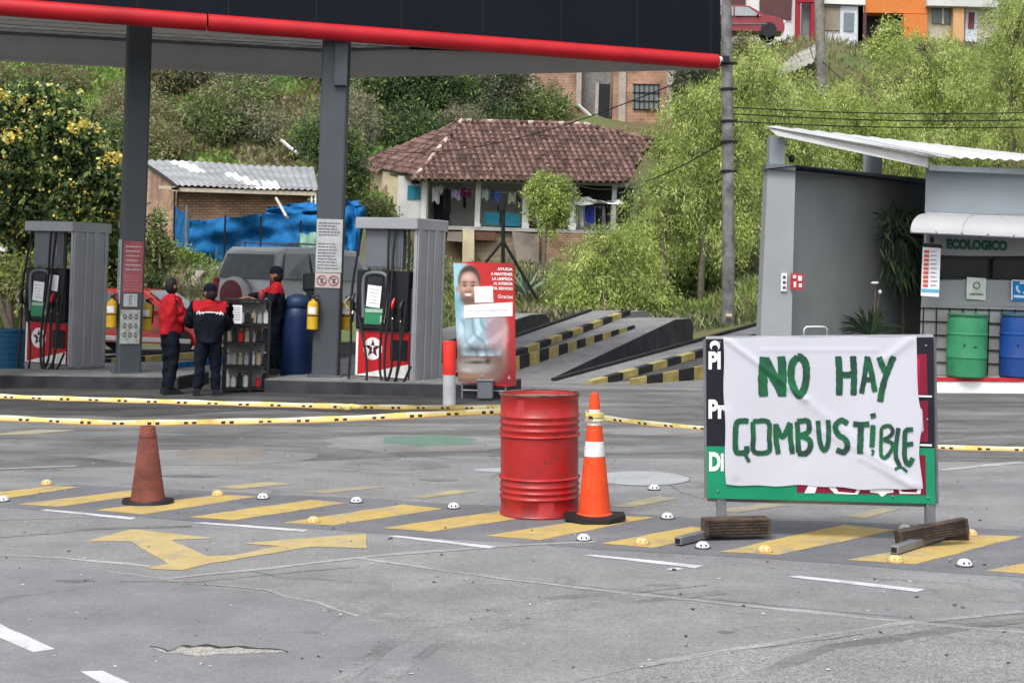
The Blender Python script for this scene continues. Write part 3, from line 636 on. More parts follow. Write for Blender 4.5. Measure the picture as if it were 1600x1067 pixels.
# ---------------- pumps ----------------
def star(q,c,r,y,m,k=.42,rot=0):
    pts=[]
    for i in range(10):
        a=math.pi/2+i*math.pi/5+rot; rr=r if i%2==0 else r*k; pts.append((c[0]+rr*math.cos(a),y,c[1]+rr*math.sin(a)))
    q.add(pts+[(c[0],y,c[1])],[(i,(i+1)%10,10) for i in range(10)],m)
def pump(label,loc,rz,face='black'):
    r=root('fuel_pump',label,'fuel pump',loc,rz,group=None)
    W,Dp,H=1.02,.80,2.42; x0=-W/2
    q=MB(); q.box((0,Dp/2+.02,.70),(W-.06,Dp-.06,1.40),M['alud']); q.box((0,Dp/2,.04),(W,Dp,.08),M['steel']); q.build('cabinet',r)
    q=MB(); q.box((0,Dp/2-.01,H-.075),(W+.06,Dp+.10,.17),M['alu'],bev=.012); q.build('top_beam',r)
    # side cladding: ribbed full-height panel
    q=MB(); q.box((W/2-.02,Dp/2,1.18),(.05,Dp,2.3),M['alu'])
    for yy in(.06,.30,.52,.74): q.box((W/2+.015,yy,1.18),(.022,.10 if yy in(.06,.52) else .05,2.26),M['alu'],bev=.006)
    q.build('side_panel',r)
    q=MB(); q.box((x0+.05,Dp*.25,1.2),(.05,.10,2.3),M['alu']); q.box((x0+.05,Dp*.75,1.2),(.05,.10,2.3),M['alu']); q.build('post',r)
    q=MB(); q.box((-.09,.10,1.98),(.66,.10,.60),M['alud'],bev=.008); q.box((-.09,.046,1.98),(.6,.01,.54),M['alud']); up_=q.build('hose_panel',r)
    q=MB(); q.box((.10,.042,1.95),(.02,.006,.13),M['alu']); q.build('plate',up_)
    # electronics head
    q=MB(); q.box((-.04,.08,1.22),(.90,.26,.88),M['black'],bev=.02); hd=q.build('display_housing',r)
    q=MB(); q.tube([(-.34,-.055,.95),(-.36,-.055,1.45),(-.28,-.055,1.60),(0.0,-.055,1.60),(.06,-.055,1.45),(.04,-.055,.95)],.028,M['alud'],8,smooth=4); q.build('housing_rim',hd,smooth=True)
    q=MB(); q.box((-.15,-.055,1.50),(.26,.012,.12),M['glass']); q.build('screen',hd); q=MB(); q.box((-.15,-.055,.98),(.34,.014,.24),M['green']); sc_=q.build('green_sticker',hd); q=MB(); q.box((-.15,-.066,1.06),(.30,.006,.05),mat('pale_sticker',(.35,.45,.38))); q.box((.0,-.066,.94),(.08,.006,.1),mat('pale_sticker',(.35,.45,.38))); q.build('lettering',sc_)
    q=MB(); Rm=Matrix.Rotation(.08,3,'Y'); q.box((-.16,-.068,1.27),(.24,.004,.32),M['paper'],Rm); pp=q.build('paper_notice',hd)
    q=MB(); rs=random.Random(2)
    for i in range(5): q.box((-.16,-.071,1.37-i*.05),(.17*rs.uniform(.6,1),.001,.008),M['pgrey'],Rm)
    q.build('lettering',pp)
    # lower panel with star emblem
    q=MB(); q.box((-.04,.03,.42),(.92,.04,.66),M['red']); lp=q.build('lower_panel',r)
    q=MB(); q.add([(-.5,.0085,.095),(.42,.0085,.095),(.42,.0085,.30)],[(0,1,2)],M['white']); q.build('white_stripe',lp)
    q=MB(); q.add([(-.5,.0085,.748),(-.46,.0085,.748),(-.46,.0085,.095),(-.5,.0085,.095)],[(0,1,2,3)],M['white'])
    c=(-.20,.50); q.disc((c[0],.0085,c[1]),(1,0,0),(0,0,1),M['white'],28,.165,.165); star(q,c,.14,.0065,mat('emblem_star',(.10,.012,.02)))
    q.box((c[0],.004,c[1]+.035),(.075,.002,.018),M['white']); q.box((c[0],.004,c[1]-.01),(.02,.002,.08),M['white']); q.build('emblem',lp)
    q=MB(); q.box((.26,.006,.50),(.30,.006,.30),M['black']); q.build('hatch',lp)
    # nozzles and hoses
    for i,(nx,nz) in enumerate(((.20,1.05),(.34,1.02),(-.50,1.1))):
        q=MB(); q.tube([(nx,-.10,nz),(nx,-.13,nz+.10),(nx,-.07,nz+.2)],[.022,.028,.02],M['black'] if i else M['red'],8,smooth=3); q.box((nx,-.11,nz+.02),(.05,.07,.12),M['black'],bev=.01); nn=q.build('nozzle',r,smooth=True)
        q=MB(); q.tube([(nx,-.10,nz-.03),(nx+.02,-.14,nz-.10)],.012,mat('nozzle_metal',(.45,.40,.3),.4,metal=.6),6); q.build('spout',nn)
    def hose(p): q=MB(); q.tube(p,.019,M['rubber'],8,smooth=7); q.build('hose',r,smooth=True)
    hose([(.02,-.0,2.3),(.06,-.06,2.0),(.10,-.12,1.5),(.06,-.18,.7),(.08,-.2,.18),(.18,-.22,.02),(.27,-.2,.25),(.24,-.16,.7),(.20,-.12,1.02)])
    hose([(.14,-.0,2.3),(.15,-.06,1.9),(.18,-.14,1.3),(.16,-.22,.5),(.22,-.25,.05),(.34,-.24,.04),(.40,-.2,.3),(.38,-.16,.7),(.34,-.12,1.0)])
    hose([(.36,.0,2.3),(.40,-.03,2.0),(.42,-.08,1.4),(.40,-.16,.6),(.36,-.2,.1),(.48,-.24,.02),(.60,-.2,.3)])
    hose([(-.52,.1,2.3),(-.55,.05,1.9),(-.60,.0,1.3),(-.56,-.04,.6),(-.50,-.15,-.10),(-.30,-.35,-.18),(-.12,-.3,-.1),(-.16,-.2,.3),(-.40,-.06,.9),(-.50,-.08,1.1)])
    q=MB(); q.tube([(-.62,-.02,1.05),(-.68,-.04,1.15),(-.60,-.04,1.25)],[.02,.03,.02],mat('nozzle_metal',(.45,.40,.3),.4,metal=.6),6,smooth=3); q.build('nozzle',r)
    return r
pump('grey and red fuel pump on the left with a blue tub behind it, two papers on its black panel',P(76,578,22.9),R_(-38)) if 0 else None
pR=pump('grey and red fuel pump standing beside the tall man poster',P(598,599,20.65),R_(-28))
pL=pump('grey and red fuel pump at the far left behind the dark kerb',P(72,576,23.2),R_(-28))
q=MB(); q.box((.18,-.068,1.42),(.20,.004,.26),M['paper'],Matrix.Rotation(.1,3,'Y')); q.build('paper_notice',pL)
# ---------------- bollard ----------------
b=G(702,632); r=root('bollard','red topped grey bollard in front of the right fuel pump','bollard',(b.x,b.y,0),tilt=False)
q=MB(); q.lathe([(.0,0),(.088,0),(.085,.40),(0,.40)],mat('bollard_grey',(.42,.43,.44),.6),20); q.build('lower_sleeve',r,smooth=True)
q=MB(); q.lathe([(.0,.40),(.088,.402),(.088,.83),(.08,.85),(0,.856)],mat('bollard_red',(.66,.03,.02),.5),20); q.build('upper_sleeve',r,smooth=True)
# ---------------- poster ----------------
pp=P(757,603,19.6); r=root('poster_stand','tall red printed poster of a smiling man leaning beside the right fuel pump','poster',(pp.x,pp.y,.0),tilt=False)
PL_=Plane(P(708,410,19.75),P(806,602,19.5),P(716,596,19.75))
q=MB(); q.px([(708,411),(735,409),(803,412),(806,602),(790,604),(716,596)],PL_,.02,M['red']); brd=q.build('panel',r,w=True)
def lay(name,polys,off,parent=brd):
    q=MB()
    for i,(pts,m) in enumerate(polys):
        vs=[PL_.hit(u,v,off+.0009*i) for u,v in pts]
        import mathutils.geometry as mg
        q.add(vs,[list(t) for t in mg.tessellate_polygon([vs])],m)
    return q.build(name,parent,w=True)
cm=lambda n,c: mat(n,c,.55,var=.12,scale=7)
ell=lambda u,v,a,b,k=18,t0=0,t1=2*math.pi:[(u+a*math.cos(t0+(t1-t0)*i/k),v+b*math.sin(t0+(t1-t0)*i/k)) for i in range(k+(0 if t1-t0>6.2 else 1))]
def g2(u,v,a,b,c,d): return np.exp(-((u-a)/c)**2-((v-b)/d)**2)
def inell(u,v,a,b,c,d,s=.12): return 1/(1+np.exp((((u-a)/c)**2+((v-b)/d)**2-1)/s))
nu_,nv_=130,250; aa,bb_=np.meshgrid((np.arange(nu_+1)/nu_),(np.arange(nv_+1)/nv_)); 
TLc,TRc,BRc,BLc=(708.3,411.2),(802.7,412.2),(805.6,601.6),(716.2,596)
U=(1-aa)*(1-bb_)*TLc[0]+aa*(1-bb_)*TRc[0]+aa*bb_*BRc[0]+(1-aa)*bb_*BLc[0]; Vv=(1-aa)*(1-bb_)*TLc[1]+aa*(1-bb_)*TRc[1]+aa*bb_*BRc[1]+(1-aa)*bb_*BLc[1]
C=np.zeros(U.shape+(3,)); 
def lp(m,c): 
    global C
    C=C*(1-m[...,None])+np.array(c)*m[...,None]
C[:]=(.50,.02,.02); lp(np.clip((Vv-480)/120,0,1)*.8,(.10,.01,.02)); lp(g2(U,Vv,806,410,30,40)*.6,(.16,.01,.02))
lp(1/(1+np.exp((U-728+(Vv-411)*.02)/3))*(Vv<520),(.30,.58,.66)); lp(g2(U,Vv,712,480,8,22)*.7,(.10,.35,.5))
nz=rng.normal(size=U.shape)
lp(np.clip(inell(U,Vv,745,560,48,48,.1)*(Vv>540),0,1),(.17,.10,.085)); lp(inell(U,Vv,742,572,26,12,.3),(.33,.31,.29)); lp(g2(U,Vv,745,566,18,2.5),(.02,.02,.02)); lp(g2(U,Vv,762,564,4,5),(.02,.02,.02)); lp(g2(U,Vv,735,588,26,4),(.32,.17,.11)); lp(g2(U,Vv,730,578,9,3),(.5,.42,.36))
body=inell(U,Vv,752,520,38,46,.12)*(Vv>468)*(Vv<556); lp(body,(.30,.43,.50)); lp(body*np.clip(np.sin(U*.22+Vv*.10+1.2*np.sin(Vv*.13)),0,1)*.75,(.55,.70,.76)); lp(body*np.clip(np.sin(U*.35-Vv*.16+1.5*np.sin(Vv*.09+U*.1)),0,1)**2*.6,(.10,.20,.28)); lp(g2(U,Vv,732,486,5,6)*.8,(.55,.75,.8)); lp(g2(U,Vv,726,520,9,12)*.5,(.55,.72,.78))
arm=inell(U,Vv,776,516,16,34,.15); lp(arm,(.36,.26,.28)); lp(arm*np.clip(np.sin(Vv*.16+U*.12),0,1)*.6,(.58,.44,.46)); lp(g2(U,Vv,788,530,4,22)*.8,(.62,.28,.24))
lp(g2(U,Vv,745,546,34,6)*.85,(.06,.05,.06)); lp(g2(U,Vv,758,540,20,3)*.5,(.3,.2,.18))
lp(inell(U,Vv,735,474,10,13,.2),(.30,.15,.11)); lp(inell(U,Vv,733,438,17.5,23,.06),(.035,.025,.025)); lp(inell(U,Vv,714.5,452,2.4,5,.3),(.42,.22,.17)); lp(inell(U,Vv,751,453,2.4,5,.3),(.42,.22,.17))
lp(inell(U,Vv,733,449,15.5,24,.08),(.47,.265,.20)); lp(g2(U,Vv,730,433,9,6)*.75,(.72,.50,.42)); lp(g2(U,Vv,724,451,3.5,3.5)*.6,(.68,.43,.36)); lp(g2(U,Vv,742,452,3.5,3.5)*.5,(.62,.38,.31)); lp(g2(U,Vv,746,452,3,20)*.5,(.28,.14,.10)); lp(g2(U,Vv,719,452,2,20)*.35,(.30,.16,.12))
lp(np.clip(g2(U,Vv,731.5,469,12,6.5)*1.2,0,.85),(.09,.055,.05)); lp(g2(U,Vv,722,464,3,7)*.6,(.10,.06,.05)); lp(g2(U,Vv,742,464,3,7)*.6,(.10,.06,.05)); lp(g2(U,Vv,732,456.0,7.5,1.6)*.85,(.08,.05,.045))
lp(inell(U,Vv,731.5,461,6,3,.25),(.38,.10,.09)); lp(inell(U,Vv,731.5,460.4,5,1.9,.25),(.85,.83,.80))
for ex in (726,739): lp(g2(U,Vv,ex,446,3.6,2.0),(.03,.02,.02)); lp(g2(U,Vv,ex,441.0,4.6,1.5),(.03,.02,.02)); lp(g2(U,Vv,ex-.4,447.6,3,1.0)*.3,(.30,.16,.12))
lp(g2(U,Vv,732,449,1.2,5)*.5,(.66,.44,.37)); lp(g2(U,Vv,735,452,1,2)*.5,(.25,.13,.10)); lp(g2(U,Vv,732,453.2,2.6,.8)*.6,(.22,.11,.09))
C*=1+.06*nz[...,None]; C=np.clip(C,0,1)
vs=[PL_.hit(a,b,.0015) for a,b in zip(U.ravel(),Vv.ravel())]; idx=np.arange(U.size).reshape(U.shape); Fq=np.stack([idx[:-1,:-1],idx[:-1,1:],idx[1:,1:],idx[1:,:-1]],-1).reshape(-1,4)
pm=bpy.data.materials.new('printed_photo'); pm.use_nodes=True; at=pm.node_tree.nodes.new('ShaderNodeVertexColor'); at.layer_name='print'; pb=pm.node_tree.nodes['Principled BSDF']; pm.node_tree.links.new(at.outputs['Color'],pb.inputs['Base Color']); pb.inputs['Roughness'].default_value=.45
po=npmesh('printed_picture',np.array([tuple(v) for v in vs]),Fq,np.zeros(len(Fq)),[pm],brd,w=True); ca=po.data.color_attributes.new('print','FLOAT_COLOR','POINT'); ca.data.foreach_set('color',np.concatenate([C.reshape(-1,3),np.ones((U.size,1))],1).astype(np.float32).ravel())
lf=lambda a,b: PL_.hit(a,b,.004)
q=MB()
for s_,bx in (('AYUDA',(777,418,801,422.5)),('A MANTENER',(767,425.5,801,430)),('LA LIMPIEZA',(769,433,801,437.5)),('AL INTERIOR',(771,440.5,801,445)),('DEL SERVICIO',(769,448,801,452.5))): text(q,s_,lf,bx,M['white'],.03,.03)
text(q,'Gracias',lf,(778,460,801,466),M['white'],.01,.03); star(q,(0,0),.001,0,M['white'])
cs=PL_.hit(796,590,.004); q.add([cs+Vector((.03*k*math.cos(a),0,.03*k*math.sin(a))) for a,k in [(math.pi/2+i*math.pi/5,1 if i%2==0 else .4) for i in range(10)]],[list(range(10))],cm('poster_pink',(.6,.35,.36)))
q.build('lettering',brd,w=True)
q=MB(); q.px([(741,448),(770,447),(771,472),(742,473)],PL_,-.006,M['paper']); q.build('paper_patch',brd,w=True)
q=MB(); q.px([(725,477),(801,472),(801,494),(725,497)],PL_,-.008,M['paper']); q.build('paper_strip',brd,w=True)
q=MB(); text(q,'servicio no disponible',lambda a,b: PL_.hit(a,b,.0095),(731,484,792,489),mat('pale_blue_ink',(.45,.50,.66)),.0,-.03); q.build('lettering',brd,w=True)
q=MB()
for u in(722,760,790):
    a=PL_.hit(u,598,-.03); q.tube([a,Vector((a.x,a.y,0.0))],.014,M['steel'],8)
a=PL_.hit(722,600,-.03);b=PL_.hit(800,606,-.03); q.tube([Vector((a.x,a.y,.12)),Vector((b.x,b.y,.12))],.012,M['steel'],8); q.tube([Vector((a.x+.3,a.y+.6,0)),PL_.hit(755,440,-.03)],.014,M['steel'],8); q.build('stand_frame',r,w=True)
# grey crate by poster
a=G(758,626); q=MB(); q.box((a.x,a.y+.2,.14),(.22,.3,.26),M['alud'],bev=.02); q.box((a.x,a.y+.2,.275),(.24,.32,.02),M['steel'],bev=.005); q.tube([(a.x-.06,a.y+.2,.285),(a.x-.06,a.y+.2,.33),(a.x+.06,a.y+.2,.33),(a.x+.06,a.y+.2,.285)],.008,M['steel'],6); tag(q.build('utility_box'),'small grey box standing on the ground under the man poster','box')
# ---------------- oil cabinet ----------------
a=G(384,613); r=root('display_cabinet','black framed glass cabinet of oil bottles between the two station attendants','display cabinet',(a.x,a.y,0),R_(14))
q=MB(); cw,cd,chh=.66,.42,1.36
for sx in(-1,1):
    for sy in(0,1): q.box((sx*(cw/2-.02),sy*cd+.0,chh/2),(.04,.04,chh),M['black'])
for z in(.05,.38,.72,1.0,chh): q.box((0,cd/2,z),(cw-.04,cd-.02,.03),M['black'])
q.box((.06,0,.55),(.04,.03,1.1),M['black']); q.build('frame',r)
q=MB(); q.box((0,cd-.01,.7),(cw-.09,.008,1.25),mat('cabinet_back',(.26,.27,.28),.5)); q.build('back_panel',r)
q=MB(); q.box((-.18,-.03,1.15),(.17,.006,.27),M['paper']); nn=q.build('paper_notice',r)
q=MB(); 
for i in range(6): q.box((-.18,-.034,1.25-i*.035),(.12,.001,.012),M['pgrey'])
q.build('lettering',nn)
bm_=[mat('bottle_grey',(.30,.31,.33),.4),mat('bottle_white',(.6,.6,.58),.4),M['red'],M['black'],mat('bottle_tan',(.35,.27,.18),.4)]
rs=random.Random(8); k=0
for z in(.065,.395,.735,1.015):
    for i in range(7):
        if rs.random()<.15: continue
        x=-.27+i*.09; hh=rs.uniform(.16,.24); q=MB(); mm=rs.choice(bm_)
        q.box((0,0,hh*.4),(.07,.05,hh*.8),mm,bev=.01); q.tube([(0,0,hh*.78),(0,0,hh*.95)],.018,mm,8); bt=root('oil_bottle','','bottle',WM[r.name]@Vector((x,.14,z)),R_(14),group='oil bottles in the black cabinet'); bt['label']=mm.name.replace('bottle_','').replace('_paint','').replace('black_plastic','black')+' oil bottle, '+['first','second','third','fourth','fifth','sixth','last'][i]+' place from the left on the '+{.065:'bottom',.395:'third',.735:'second',1.015:'top'}[z]+' cabinet shelf'
        q.build('body',bt); q=MB(); q.lathe([(.02,hh*.95),(.02,hh*1.05),(0,hh*1.05)],rs.choice(bm_),8); q.build('cap',bt)
# items on top of the cabinet: red ball-like lamp & cloth
q=MB(); tp=WM[r.name]@Vector((.2,.2,chh+.016)); q.lathe([(0,0),(.04,0),(.05,.04),(.045,.10),(.02,.13),(0,.13)],mat('jug_red',(.22,.02,.03),.5),16,tp); tag(q.build('red_jug',smooth=True),'small round red jug on top of the black cabinet','jug')
# ---------------- tall blue bin ----------------
a=P(462,587,21.9); r=root('blue_bin','tall dark blue plastic bin on the island behind the right column','bin',a)
q=MB(); q.lathe([(0,0),(.23,0),(.25,.04),(.25,.9),(.24,.98),(.2,1.05),(0,1.06)],M['dblue'],24); q.build('body',r,smooth=True)
q=MB(); q.sphere((0,-.02,1.12),(.22,.2,.16),mat('blue_cover',(.012,.035,.085),.5),14,8); q.build('lid',r,smooth=True)
a=P(484,585,22.2); r=root('black_case','narrow black equipment case rising beside the blue bin','case',a)
q=MB(); q.box((0,0,.7),(.16,.3,1.4),M['black'],bev=.02); q.box((0,0,1.45),(.28,.3,.30),M['black'],bev=.03); q.build('body',r); q=MB(); q.box((0,-.155,1.45),(.18,.01,.2),M['glass']); q.build('window',r)
# ---------------- blue tub with tree at far left ----------------
a=G(14,583); r=root('plant_tub','blue plastic tub with tree stems at the far left behind the pump','planter',(a.x,a.y,0),tilt=False)
q=MB(); q.lathe([(0,0),(.24,0),(.27,.1),(.30,.72),(.32,.74),(.32,.78),(.29,.78),(.27,.72),(0,.70)],mat('faded_blue_tub',(.02,.11,.23),.5),24); q.build('tub',r,smooth=True)
q=MB()
for i in range(6): q.lathe([(.272+i*.005,.15+i*.1),(.284+i*.005,.16+i*.1),(.275+i*.005,.17+i*.1)],mat('faded_blue_tub',(.02,.11,.23),.5),24)
q.build('ribs',r)
# ---------------- ramps ----------------
def ramp(label,path,w_,h1,plate=None,stripes=True):
    """path: near start, end on the ground plan (world xy); rises to h1"""
    a,b=Vector((*path[0],0)),Vector((*path[1],0)); d=(b-a).normalized(); n=Vector((d.y,-d.x,0)); L=(b-a).length
    r=root('inspection_ramp',label,'ramp',tuple(a),tilt=False)
    q=MB(); a0,a1_=a,a+n*-w_; 
    pl=plate or 0; c=b+d*pl
    prof=[(0,.0),(L,h1),(L+pl,h1),(L+pl+.25,h1-.12),(L+pl+.25,-.3),(0,-.3)]
    f=[a+d*s+up*z for s,z in prof]; q.quadslab(f,-n*w_,M['rampgrey']); q.build('deck',r,w=True)
    if not stripes:
        q=MB(); f=[a+n*.004+d*s+up*z for s,z in [(0,.0),(L,h1-.015),(L+pl,h1-.015),(L+pl+.25,h1-.13),(L+pl+.25,-.3),(0,-.3)]]; q.quadslab(f,-n*.01,M['darkcon']); q.build('side_face',r,w=True)
    if stripes:
        q=MB(); N=16
        for i in range(N):
            s0,s1=L*i/N,L*(i+1)/N; z0,z1=h1*i/N,h1*(i+1)/N; mm=M['rampedge'] if i%2==0 else M['rampblack']
            p=[a+d*s0+n*.004+up*(z0+.045),a+d*s1+n*.004+up*(z1+.045),a+d*s1+n*.004+up*(max(z1-.07,-.01)),a+d*s0+n*.004+up*(max(z0-.07,-.02))]
            q.quadslab(p,-n*.14,mm)
        q.build('striped_kerb',r,w=True); q=MB()
        for i in range(N):
            s0,s1=L*i/N,L*(i+1)/N; z0,z1=h1*i/N,h1*(i+1)/N
            p=[a+d*s0-n*(w_+.004)+up*(z0+.05),a+d*s1-n*(w_+.004)+up*(z1+.05),a+d*s1-n*(w_+.004)+up*(z1-.1),a+d*s0-n*(w_+.004)+up*(z0-.1)]
            q.quadslab(p,n*.10,M['rampblack'])
        q.build('black_kerb',r,w=True)
    return r
def ux(u,D): return ((u-800)*D/F,D)
ramp('nearest sloping concrete ramp with a black and yellow edge, right beside the price board',[ux(925,22.4),ux(1260,26.6)],.9,.82)
ramp('middle ramp with a dark bare side wall and a blocky raised end',[ux(868,24.0),ux(1055,29.5)],1.3,.80,.9,stripes=False)
ramp('far ramp with a black and yellow edge behind the man poster',[ux(700,23.5),ux(985,30.5)],1.0,.93,.8)
q=MB(); a=Vector((*ux(985,22.2),0)); b=Vector((*ux(1260,25.2),0)); N=12
for i in range(N):
    p=a.lerp(b,i/N); e=a.lerp(b,(i+1)/N); z0=.36*i/N; z1=.36*(i+1)/N; q.quadslab([p+up*-.02,e+up*-.02,e+up*(z1+.09),p+up*(z0+.09)],Vector((.0,.14,0)),[M['rampedge'],M['rampblack']][i%2])
tag(q.build('striped_kerb'),'low black and yellow kerb in front of the nearest ramp','kerb')
q=MB(); a=Vector((*ux(690,22.8),0)); b=Vector((*ux(992,28.6),0)); N=20
for i in range(N):
    p=a.lerp(b,i/N); e=a.lerp(b,(i+1)/N); z0=.62*i/N; z1=.62*(i+1)/N; q.quadslab([p+up*-.02,e+up*-.02,e+up*(z1+.09),p+up*(z0+.09)],Vector((.0,.14,0)),[M['rampedge'],M['rampblack']][i%2])
tag(q.build('striped_kerb'),'low black and yellow kerb running up behind the man poster','kerb')
ramp('short dark ramp end just right of the man poster behind the others',[ux(560,26),ux(830,33)],1.0,.80,.8,stripes=False)
ramp('grey ramp under the parked cars behind the attendants',[ux(120,27.5),ux(520,30)],1.0,.25,.8)
sheet('pavement',[(810,592),(905,588),(1195,604),(1195,612),(810,604)],.0035,A_conc,.03,.5)
strip('pavement_crack',[(806,596),(930,602),(1190,606)],.06,.006,A_dkseam,.02,.5)
q=MB(); 
for i,(u,c_) in enumerate(((300,'tarp'),(325,'tarp'))): pass
p0=G(262,577);p1=G(352,567); q=MB(); q.quadslab([p0,p1,p1+up*.10,p0+up*.10],Vector((0,.15,0)),M['tarp']); tag(q.build('painted_kerb'),'low blue painted kerb in front of the red hatchback','kerb')
# ---------------- price board with banner ----------------
BP=Plane(P(1103,530,9.42),P(1458,528,9.10),P(1105,778,9.42))
r=root('price_board','black and green price board on two steel posts, mostly covered by white cloth','sign',G(1290,848),tilt=False)
M['bblack']=mat('board_black',(.012,.013,.02),.3,var=.1); M['bgreen']=mat('board_green',(.008,.23,.115),.35,var=.08,scale=3); M['bred']=mat('board_red',(.20,.008,.03),.35,var=.2,scale=2); M['bred2']=mat('board_bright_red',(.42,.01,.04),.35,var=.2)
q=MB(); q.px([(1103,530),(1458,527),(1460,700),(1104,697)],BP,.025,M['bblack']); q.px([(1104,697),(1460,700),(1462,787),(1105,778)],BP,.025,M['bgreen']); pan=q.build('panel',r,w=True)
q=MB(); ft=lambda a,b: BP.hit(a,b,.0035)
for s_,bx in (('Pl',(1107,549,1126,577)),('Pr',(1107,624,1134,654)),('Di',(1108,706,1131,736))): text(q,s_,ft,bx,M['white'],.045)
q.add([BP.hit(1117+8*math.cos(t),540+8*math.sin(t),.003) for t in [k*math.pi/8 for k in range(16)]],[list(range(16))],M['paper'])
q.add([BP.hit(1117+5*math.cos(t),544+5*math.sin(t),.0045) for t in [k*math.pi/8 for k in range(16)]],[list(range(16))],M['bblack'])
q.add([ft(1425,617),ft(1456,618),ft(1456,620.5),ft(1425,620)],[(0,1,2,3)],M['white']); q.add([ft(1425,693),ft(1456,694),ft(1456,697),ft(1425,696)],[(0,1,2,3)],M['white'])
q.build('lettering',pan,w=True)
q=MB(); q.px([(1420,553),(1448,553),(1449,616),(1420,616)],BP,-.003,M['bred']); q.px([(1428,560),(1437,560),(1438,612),(1428,612)],BP,-.0045,M['bred2']); q.px([(1420,626),(1450,626),(1450,690),(1420,690)],BP,-.003,M['bred'])
q.px([(1432,630),(1441,640),(1443,672),(1434,684),(1430,684),(1430,630)],BP,-.0045,mat('pink_print',(.6,.55,.6)))
q.px([(1244,706),(1446,711),(1447,773),(1245,769)],BP,-.003,M['bred'])
for pl in ([(1257,770),(1266,752),(1280,752),(1273,770)],[(1285,752),(1300,752),(1310,768),(1336,770),(1345,752),(1352,752),(1340,772),(1305,771)],[(1355,752),(1395,752),(1396,769),(1386,770),(1378,776),(1372,770),(1360,769)],[(1398,750),(1410,768),(1432,769),(1437,752),(1441,752),(1438,771),(1406,771)]): q.px(pl,BP,-.005,M['white'])
q.build('price_panel',pan,w=True)
q=MB(); 
for (u,v) in ((1122,767),(1125,535),(1447,540),(1450,777),(1449,655),(1395,775)): q.sphere(BP.hit(u,v,.004),.008,M['steel'],8,5)
q.build('bolt',pan,w=True)
q=MB()
for e in (((1103,530),(1458,527)),((1105,778),(1462,787)),((1103,530),(1105,778)),((1458,527),(1462,787))):
    q.tube([BP.hit(*e[0],-.045),BP.hit(*e[1],-.045)],.02,M['steel'],4)
q.build('back_frame',r,w=True)
for (u,vt,uf,vf) in ((1127,779,1130,838),(1453,787,1452,846)):
    a=BP.hit(u,vt,-.035); f=Vector((a.x,a.y,.05)); q=MB(); q.box(((a+f)/2),(.06,.05,(a-f).z+.02),M['steel'],bev=.004); q.build('post',r,w=True)
    q=MB(); n=BP.n; c=Vector((a.x,a.y,.035)); dr=Vector((-.66,-.75,0)).normalized(); ang=math.atan2(dr.y,dr.x)
    q.box(c+dr*.12,(.78,.055,.05),M['steel'],Matrix.Rotation(ang,3,'Z'),bev=.004)
    e=c+dr*.511; q.box(e,(.004,.035,.03),M['black'],Matrix.Rotation(ang,3,'Z'))
    q.build('foot',r,w=True)
# banner
def bmap(a,b):
    u=(1-a)*(1-b)*1130+a*(1-b)*1432+a*b*1437+(1-a)*b*1134; v=(1-a)*(1-b)*527+a*(1-b)*526+a*b*765+(1-a)*b*756
    if a>.97: u+= 6*math.exp(-((b-.55)/.12)**2)+5*sm(.75,1,b)
    return u,v
def inv(u,v):
    a=(u-1132)/302; b=(v-527)/(229+9*a); return a,b
def disp(a,b):
    z=.010+.006*math.sin(a*6+b*3)
    for (x0,y0,x1,y1,am,wd) in ((.02,.02,.42,.42,.011,.016),(.42,.42,.95,.97,.006,.03),(.97,.02,.82,.16,.009,.02),(.2,.09,.8,.085,.004,.01),(.45,.6,.9,.88,.005,.02),(.05,.95,.02,.5,.006,.02),(.95,.97,.7,.8,.007,.02)):
        dx,dy=x1-x0,y1-y0; L=dx*dx+dy*dy; t=max(0,min(1,((a-x0)*dx+(b-y0)*dy)/L)); d=((a-x0-t*dx)**2+(b-y0-t*dy)**2)**.5; z+=am*math.exp(-(d/wd)**2)
    return z
NX,NY=90,70; vs=[]
for j in range(NY+1):
    for i in range(NX+1):
        a,b=i/NX,j/NY; u,v=bmap(a,b); 
        if j==0: v+=1.2*math.sin(a*17)
        if j==NY: v+=1.5*math.sin(a*11)+1*math.sin(a*29)
        if i==0: u+=1.0*math.sin(b*13)
        vs.append(BP.hit(u,v,.004+disp(a,b)))
q=MB(); q.add(vs,[(j*(NX+1)+i,j*(NX+1)+i+1,(j+1)*(NX+1)+i+1,(j+1)*(NX+1)+i) for j in range(NY) for i in range(NX)],mat('white_cloth',(.51,.515,.58),.9,var=.03,scale=3,spec=.05))
ban=q.build('cloth_banner',smooth=True,ang=80); tag(ban,'white cloth banner hand painted in green NO HAY COMBUSTIBLE, hung over the price board','banner')
